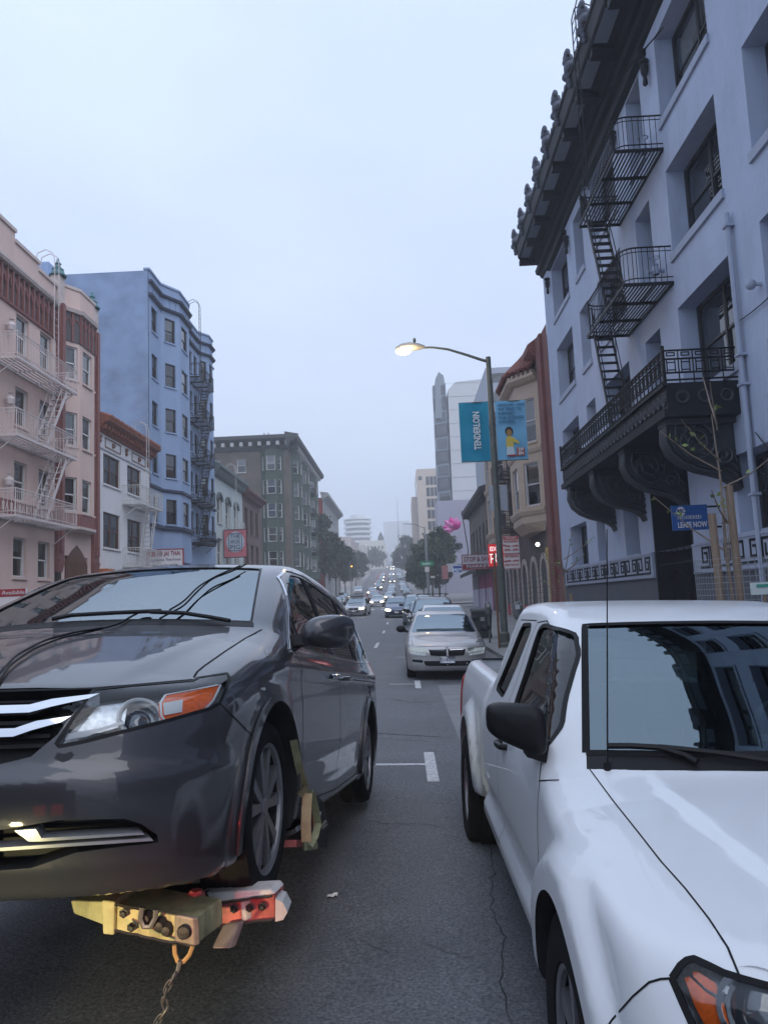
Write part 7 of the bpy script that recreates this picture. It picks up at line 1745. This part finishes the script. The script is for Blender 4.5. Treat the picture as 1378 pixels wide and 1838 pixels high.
put_car('white van parked far up the left kerb', 'van', (.55,.56,.58), 0, 168., X=-9.9, group='cars parked along the left kerb', small=True)
cols = [(.5,.5,.52),(.04,.04,.045),(.3,.31,.33),(.25,.03,.03),(.55,.55,.55),(.1,.12,.18)]; rg = random.Random(4); GF = 'distant cars on the hill street'
nm = {(.5,.5,.52):'silver',(.04,.04,.045):'black',(.3,.31,.33):'grey',(.25,.03,.03):'red',(.55,.55,.55):'white',(.1,.12,.18):'navy'}
ORD = ('first','second','third','fourth','fifth','sixth','seventh','eighth','ninth','tenth')
for i, Y in enumerate((150,166,182,205,228,252,280,310,345,385)):
    for j, dx in enumerate((-4.6,-1.2,1.6)):
        if rg.random() < .22: continue
        c = rg.choice(cols); lit = 3 if j < 2 and rg.random() < .75 else 0
        put_car('tiny far %s car%s, %s up the hill in the %s' % (nm[c], ' with headlights on' if lit else '', ORD[i], ('left lane','middle lane','right kerb lane')[j]), rg.choice(('sedan','suv','hatch')), c, 0, float(Y+rg.uniform(-4,4)), X=dx+shx(Y)-.6+rg.uniform(-.3,.3), lit=lit, name='distant_car', group=GF, small=True)
# ================================================================== tow bar under the minivan
def towbar():
    t = thing('tow_bar', 'worn yellow wheel lift tow bar with red glow painted arm under the nose of the minivan', 'tow bar', (-.9,2.8,.4))
    MY = mat('worn yellow paint', (.50,.45,.24), .6, var=.25, scale=9, bump=.2, bscale=60, dirt=.9, dcol=(.06,.045,.03)); MRd = mat('worn red glow paint', (.52,.13,.12), .6, var=.3, scale=16, bump=.2, bscale=50, dirt=.95, dcol=(.09,.05,.045)); MWh = mat('worn white paint', (.6,.58,.56), .6, var=.15, scale=12, dirt=.6, dcol=(.1,.08,.07)); MGr = mat('greasy black steel', (.02,.018,.017), .55, var=.4, scale=14, bump=.2)  # cross arm's red is tail-lamp glow put into its paint colour
    P = lambda u, v, Y: np.array(onY(u, v, Y))
    def beam(nm, c, depth, m, sh=None):   # c: front face corners tl, tr, br, bl
        back = np.array([.02, depth, .0]) if sh is None else np.array(sh); mb = MB(); mb.hexa([c[3], c[2], c[2]+back, c[3]+back, c[0], c[1], c[1]+back, c[0]+back]); o = mb.build(nm, m, t); bv = o.modifiers.new('b','BEVEL'); bv.width = .006; bv.segments = 2; return o
    beam('yoke_beam', [P(196,1622,2.78), P(346,1650,2.66), P(348,1700,2.66), P(198,1672,2.78)], .2, MY, (.05,.20,-.01))
    beam('yoke_end', [P(126,1618,2.86), P(192,1620,2.80), P(192,1664,2.80), P(132,1641,2.86)], .14, MY)
    beam('collar', [P(182,1617,2.755), P(206,1620,2.75), P(204,1680,2.75), P(184,1678,2.755)], .17, MY)
    beam('end_plate', [P(312,1642,2.655), P(346,1649,2.645), P(348,1700,2.645), P(312,1692,2.655)], .01, mat('bare rubbed steel', (.26,.22,.19), .5, metal=.5, var=.3, scale=15, dirt=.7))
    # cross arm to the wheel, with channel and white end cap
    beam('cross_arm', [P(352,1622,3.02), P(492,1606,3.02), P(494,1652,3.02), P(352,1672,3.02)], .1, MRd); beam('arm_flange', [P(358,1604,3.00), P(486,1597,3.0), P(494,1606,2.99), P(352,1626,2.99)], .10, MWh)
    mb = MB(); q = [P(u,v,3.0) for u, v in ((494,1614),(507,1620),(516,1638),(508,1652),(494,1655))]; mb.add([*q, *[x+[0,.1,0] for x in q]], [(0,1,2,3,4),(9,8,7,6,5)]+[(i,(i+1)%5,5+(i+1)%5,5+i) for i in range(5)]); mb.build('arm_cap', MWh, t)
    beam('swivel_plate', [P(255,1625,2.82), P(372,1604,3.0), P(378,1622,2.98), P(345,1650,2.70)], .05, MGr)
    beam('grease_rail', [P(200,1612,2.86), P(352,1600,3.05), P(350,1622,3.0), P(204,1624,2.84)], .1, MGr)
    beam('lower_tongue', [P(400,1660,2.98), P(430,1655,2.98), P(412,1704,2.92), P(378,1704,2.92)], .02, mat('tongue steel', (.2,.18,.17), .6, metal=.3, var=.3))
    mb = MB(); p = P(330,1674,2.64); mb.lathe([(0,-.01),(.02,-.01),(.024,0),(.02,.01),(0,.012)], p, (0,-1,0), 14); mb.build('pivot_bolt', MGr, t)
    for (u,v) in ((262,1648),(287,1660),(300,1668)): mb = MB(); p = P(u,v,2.69); mb.lathe([(0,-.02),(.022,-.015),(.026,.0),(.014,.02),(0,.022)], p, (0,-1,0), 10); mb.build('clevis', MGr, t, True)
    mb = MB(); mb.tube([P(u,v,2.66) for u, v in ((255,1629),(252,1650),(258,1664),(270,1664),(279,1648),(280,1633))], .009, 6); mb.build('shackle', mat('dull steel', (.3,.28,.25), .45, metal=.7, var=.2), t, True)
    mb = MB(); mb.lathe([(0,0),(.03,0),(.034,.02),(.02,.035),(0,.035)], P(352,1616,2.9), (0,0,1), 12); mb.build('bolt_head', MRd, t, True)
    # welds, ribs and bolts
    for (u0,v0,u1,v1,Y) in ((206,1624,346,1651,2.74),(206,1671,346,1699,2.655),(352,1626,490,1608,2.985),(352,1670,492,1651,3.0)): mb = MB(); q = densify([P(u0,v0,Y), P(u1,v1,Y)], .02, False); mb.tube([x_+np.random.default_rng(int(i)).normal(0,.0012,3) for i, x_ in enumerate(q)], .005, 5); mb.build('weld_bead', MGr, t, True)
    for (u,v,Y) in ((222,1640,2.735),(236,1665,2.72),(420,1632,3.0),(448,1630,3.0),(470,1628,3.0),(384,1640,3.0)): mb = MB(); mb.lathe([(0,.012),(.009,.012),(.011,.004),(.016,.003),(.016,0)], P(u,v,Y), (0,-1,0), 6); mb.build('bolt_head', MGr, t)
    beam('arm_rib', [P(430,1614,3.0), P(438,1613,3.0), P(442,1654,3.0), P(433,1656,3.0)], .02, MWh)
    # hook and chain
    c = thing('safety_chain', 'steel chain hanging from the yellow hook of the tow bar', 'chain', tuple(P(325,1700,2.64)))
    mb = MB(); mb.tube([P(u,v,2.64) for u, v in ((313,1697),(314,1712),(319,1726),(324,1728))], .0075, 6); mb.tube([P(u,v,2.64) for u, v in ((346,1699),(340,1714),(330,1726),(324,1728))], .0075, 6); mb.build('hook', mat('orange hook', (.40,.25,.10), .5, var=.2), c, True)
    mb = MB(); mb.tube([P(u,v,2.63) for u, v in ((323,1726),(319,1742),(313,1752))], [.008,.007,.007], 6); mb.build('swivel', MATS['dull steel'], c, True)
    path = [P(u,v,2.62) for u, v in ((313,1750),(305,1765),(298,1778),(294,1795),(298,1812),(288,1826),(280,1840),(270,1860),(262,1890))]; path = densify(path, .034, False)
    for i in range(len(path)-1):
        a, b = path[i], path[i+1]; d = b-a; L = np.linalg.norm(d); d /= L; x = np.cross(d, [0,1,0] if i%2 else [1,.2,0]); x /= np.linalg.norm(x); mb = MB()
        mb.tube([(a+b)/2+d*.023*math.cos(q)+x*.009*math.sin(q) for q in np.linspace(0,2*math.pi,14)[:-1]], .0032, 5, closed=True); mb.build('link', mat('dark chain steel', (.12,.115,.11), .5, metal=.6, var=.3), c, True)
    # straps on the wheel
    s = thing('wheel_strap', 'yellow green tie down strap round the lifted front wheel of the minivan', 'strap', (-.5,3.5,.8)); MS = mat('strap webbing', (.34,.34,.19), .8, var=.2, scale=20, dirt=.4)
    inv = VM.inverted(); o = np.array(inv@Vector(CAMC.tolist())); Rm = np.array(inv.to_3x3())
    def on(u, v, x): r = Rm@ray(u, v); return np.array(VM@Vector((o+r*((x-o[0])/r[0])).tolist()))
    def web(pts, w, x, off=(0,0,0)):
        q = np.array([on(u, v, x) for u, v in pts])+np.array(off); T = np.gradient(q, axis=0); T /= np.linalg.norm(T, axis=1, keepdims=True); vw = q-CAMC; vw /= np.linalg.norm(vw, axis=1, keepdims=True); B = np.cross(T, vw); B /= np.linalg.norm(B, axis=1, keepdims=True); N = np.cross(B, T)
        mb = MB(); n = len(q); a, b, e, f = q+B*w/2, q-B*w/2, q+B*w/2+N*.006, q-B*w/2+N*.006; mb.add(list(a)+list(b)+list(e)+list(f), [x_ for i in range(n-1) for x_ in ((i,i+1,n+i+1,n+i),(2*n+i,3*n+i,3*n+i+1,2*n+i+1),(i,2*n+i,2*n+i+1,i+1),(n+i,n+i+1,3*n+i+1,3*n+i))]); mb.build('webbing', MS, s, True)
    web([(527,1330),(531,1350),(536,1375),(542,1398),(548,1415)], .035, 1.02); web([(552,1424),(550,1450),(549,1480),(550,1512)], .045, 1.06); web([(560,1426),(566,1450),(571,1478),(566,1500),(556,1518)], .032, 1.07); web([(556,1428),(566,1462),(567,1490),(556,1516)], .026, 1.05)
    web([(541,1418),(548,1424),(558,1430),(565,1427)], .05, 1.05); web([(546,1520),(556,1519),(570,1517)], .035, 1.06)
    MGb = mat('dark dolly rubber', (.014,.014,.015), .7, var=.2)
    w = thing('wheel_cradle', 'dark wheel lift cradle behind the lifted front wheel of the minivan', 'wheel cradle', (-.5,3.7,.5)); mb = MB()
    q = [on(u,v,1.0) for u, v in ((560,1420),(580,1440),(592,1480),(586,1522),(560,1520),(552,1470))]; ax = np.array(VM.to_3x3()@Vector((-1,0,0))); mb.add([*q, *[p+ax*.3 for p in q]], [(0,1,2,3,4,5),(11,10,9,8,7,6)]+[(i,(i+1)%6,6+(i+1)%6,6+i) for i in range(6)]); mb.build('cradle_arm', MGb, w)
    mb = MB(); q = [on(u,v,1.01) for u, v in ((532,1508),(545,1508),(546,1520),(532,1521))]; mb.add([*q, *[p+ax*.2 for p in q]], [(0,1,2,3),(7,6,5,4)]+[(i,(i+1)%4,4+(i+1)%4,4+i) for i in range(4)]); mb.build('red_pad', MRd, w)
    mb = MB(); q = [on(u,v,1.03) for u, v in ((569,1455),(577,1458),(575,1466),(570,1464))]; mb.add(q, [(0,1,2,3)]); mb.build('white_tag', MWh, w)
    mb = MB(); mb.tube([on(u,v,1.03) for u, v in ((577,1484),(584,1474),(586,1480),(578,1488),(577,1484))], .006, 5); mb.build('buckle', MATS['dull steel'], w)
towbar()
# ================================================================== the tow truck's tail behind the camera (it shows as reflections and red glow)
def towtruck():
    t = thing('tow_truck', 'dark rear of the tow truck standing in front of the minivan', 'tow truck', (-1.9,-1.,0.)); Mb = mat('tow truck paint', (.05,.05,.055), .5, var=.1)
    mb = MB(); mb.box(-3.0,-.75,-6.5,.35,.55,1.15); mb.build('deck', Mb, t); mb = MB(); mb.box(-3.0,-.85,-4.1,-.25,1.15,2.0); mb.build('tool_body', Mb, t); mb = MB(); mb.box(-2.9,-.9,-6.5,-4.2,1.15,2.6); mb.build('cab', Mb, t); mb = MB(); mb.bar((-1.9,-2.,1.3),(-1.9,1.2,1.55),.25); mb.build('boom', Mb, t); mb = MB(); mb.bar((-1.75,.2,.5),(-1.75,2.9,.52),.16); mb.build('stinger', mat('worn yellow paint', (1,1,1)), t)
    for y in (-5.2,-1.2):
        for s in (-1,1): wheel(t, (-1.88+s*.95, y, .42), s, .42, .24, .26, 6, M_tyre, M_disc, M_disc, 24, style=1)
    for x in (-1.05,-1.35,-2.7): mb = MB(); mb.box(x-.1,x+.1,.352,.38,.78,.9); mb.build('tail_lamp', emit_mat('lit tail lamp', (1.,.05,.04), .6), t)
    mb = MB(); mb.lathe([(0,.06),(.06,.05),(.07,0),(.04,-.05)], (-1.75,.42,.7), (0,1,0), 14); mb.build('work_lamp', emit_mat('warm work lamp', (1.,.9,.55), 1.2), t)
    for nm, loc, e, c, sp in (('tail_light', (-.95,.45,.8), 75., (1.,.05,.04), .36), ('work_light', (-1.6,.5,.66), 260., (1.,.88,.45), .55)):
        l = bpy.data.lights.new(nm, 'SPOT'); l.energy = e; l.color = c; l.spot_size = sp; l.spot_blend = .8; l.shadow_soft_size = .06; o = bpy.data.objects.new(nm, l); COL.objects.link(o); o.parent = t; o.location = Vector(loc)-t.location
        tgt = Vector((-.72,2.95,.62)) if nm == 'tail_light' else Vector((-1.15,2.8,.5)); o.rotation_euler = (tgt-Vector(loc)).to_track_quat('-Z','Y').to_euler()
towtruck()
# ---------------------------------------------------------------- cracks in the asphalt
M_crack = mat('open crack', (.035,.035,.037), .95, var=.3)
def crack(pts, w, seed):
    rng = np.random.default_rng(seed); q = [onZ(u, v, 0.)[:2] for u, v in pts]; q = densify(q, .07, False); mb = MB(); n = len(q); L = []
    for i, p in enumerate(q):
        d = q[min(i+1,n-1)]-q[max(i-1,0)]; d = d/(np.linalg.norm(d)+1e-9); nn = np.array([-d[1], d[0]]); p = p+nn*rng.normal(0,.009); ww = w*(.4+.9*rng.random())*min(1., (min(i, n-1-i)+.3)/4)
        for s in (-1, 1): e = p+nn*s*ww/2; L.append((e[0], e[1], rz(e[0], e[1])+.0035))
    mb.add(L, [(2*i,2*i+1,2*i+3,2*i+2) for i in range(n-1)]); struct(mb.build('road_crack', M_crack))
for k, (pts, w) in enumerate((([(878,1500),(886,1560),(880,1620),(905,1680),(900,1760),(918,1860)], .006), ([(905,1560),(930,1610),(952,1650)], .004), ([(600,1476),(640,1474),(700,1482),(760,1480),(818,1490)], .006), ([(596,1316),(700,1320),(815,1323)], .02), ([(560,1700),(640,1690),(700,1715),(790,1700)], .003), ([(690,1255),(740,1262),(800,1258)], .02))): crack(pts, w, k+1)
# ---------------------------------------------------------------- litter
def litter(label, u, v, s, col, seed):
    p = onZ(u, v, 0.); p[2] = rz(p[0], p[1])+.006; rng = np.random.default_rng(seed); n = 5; mb = MB(); mb.add([(p[0]+s*(i/n-.5), p[1]+s*.7*(j/n-.5)+.2*s*(i/n), p[2]+.012*rng.random()) for i in range(n+1) for j in range(n+1)], [(i*(n+1)+j,(i+1)*(n+1)+j,(i+1)*(n+1)+j+1,i*(n+1)+j+1) for i in range(n) for j in range(n)])
    tag(mb.build('paper_scrap', mat('scrap paper', (.6,.6,.62), .8)), label, 'litter')
litter('small white paper scrap lying on the asphalt between the vehicles', 597, 1617, .055, None, 1); litter('crumpled white scrap on the pavement by the lamp pole', 872, 1150, .35, None, 2)
# ---------------------------------------------------------------- a walker far up the street
def person(label, X, Y, col):
    z = rz(X, Y); J = {'pel':(0,0,.95),'ch':(0,0,1.3),'nk':(0,0,1.5),'hd':(0,-.02,1.66),'hl':(.1,0,.92),'kl':(.12,-.12,.5),'al':(.12,-.02,.08),'tl':(.12,-.2,.04),'hr':(-.1,0,.92),'kr':(-.12,.05,.5),'ar':(-.12,.2,.1),'tr':(-.12,.08,.04),'sl':(.2,0,1.42),'el':(.26,.06,1.15),'wl':(.26,-.06,.92),'sr':(-.2,0,1.42),'er':(-.26,-.04,1.15),'wr':(-.25,-.14,.95)}
    k = list(J); E_ = [('pel','ch'),('ch','nk'),('nk','hd'),('pel','hl'),('hl','kl'),('kl','al'),('al','tl'),('pel','hr'),('hr','kr'),('kr','ar'),('ar','tr'),('ch','sl'),('sl','el'),('el','wl'),('ch','sr'),('sr','er'),('er','wr')]; R = dict(pel=.15,ch=.17,nk=.06,hd=.11,hl=.1,kl=.07,al=.05,tl=.045,hr=.1,kr=.07,ar=.05,tr=.045,sl=.08,el=.055,wl=.04,sr=.08,er=.055,wr=.04)
    me = bpy.data.meshes.new('person'); me.from_pydata([J[q] for q in k], [(k.index(a), k.index(b)) for a, b in E_], []); o = bpy.data.objects.new('tmp', me); COL.objects.link(o); o.modifiers.new('s','SKIN'); o.modifiers.new('u','SUBSURF').levels = 1
    for i, q in enumerate(k): me.skin_vertices[0].data[i].radius = (R[q], R[q]*.8)
    me.skin_vertices[0].data[0].use_root = True
    r = bpy.data.meshes.new_from_object(o.evaluated_get(bpy.context.evaluated_depsgraph_get())); bpy.data.objects.remove(o); r.shade_smooth(); p = link('person', r, mat('dark clothing', col, .9)); p.location = (X, Y, z); tag(p, label, 'person')
person('person in dark clothes walking across the Larkin crossing', -1.25, 98.5, (.03,.03,.035)); person('person in dark clothes standing on the left pavement by the parked cars', -11.4, 108., (.05,.05,.06))
# ================================================================== fog
mb = MB(); mb.box(-960, 960, -60, 960, -3., 86.)
hz = mb.build('haze', None); m = bpy.data.materials.new('fog'); m.use_nodes = True; t_ = m.node_tree; t_.nodes.clear(); v = t_.nodes.new('ShaderNodeVolumePrincipled'); v.inputs['Color'].default_value = (.96,.975,1.,1); v.inputs['Density'].default_value = .0016; v.inputs['Anisotropy'].default_value = .0
oo = t_.nodes.new('ShaderNodeOutputMaterial'); t_.links.new(v.outputs[0], oo.inputs['Volume']); hz.data.materials.append(m); stuff(hz)
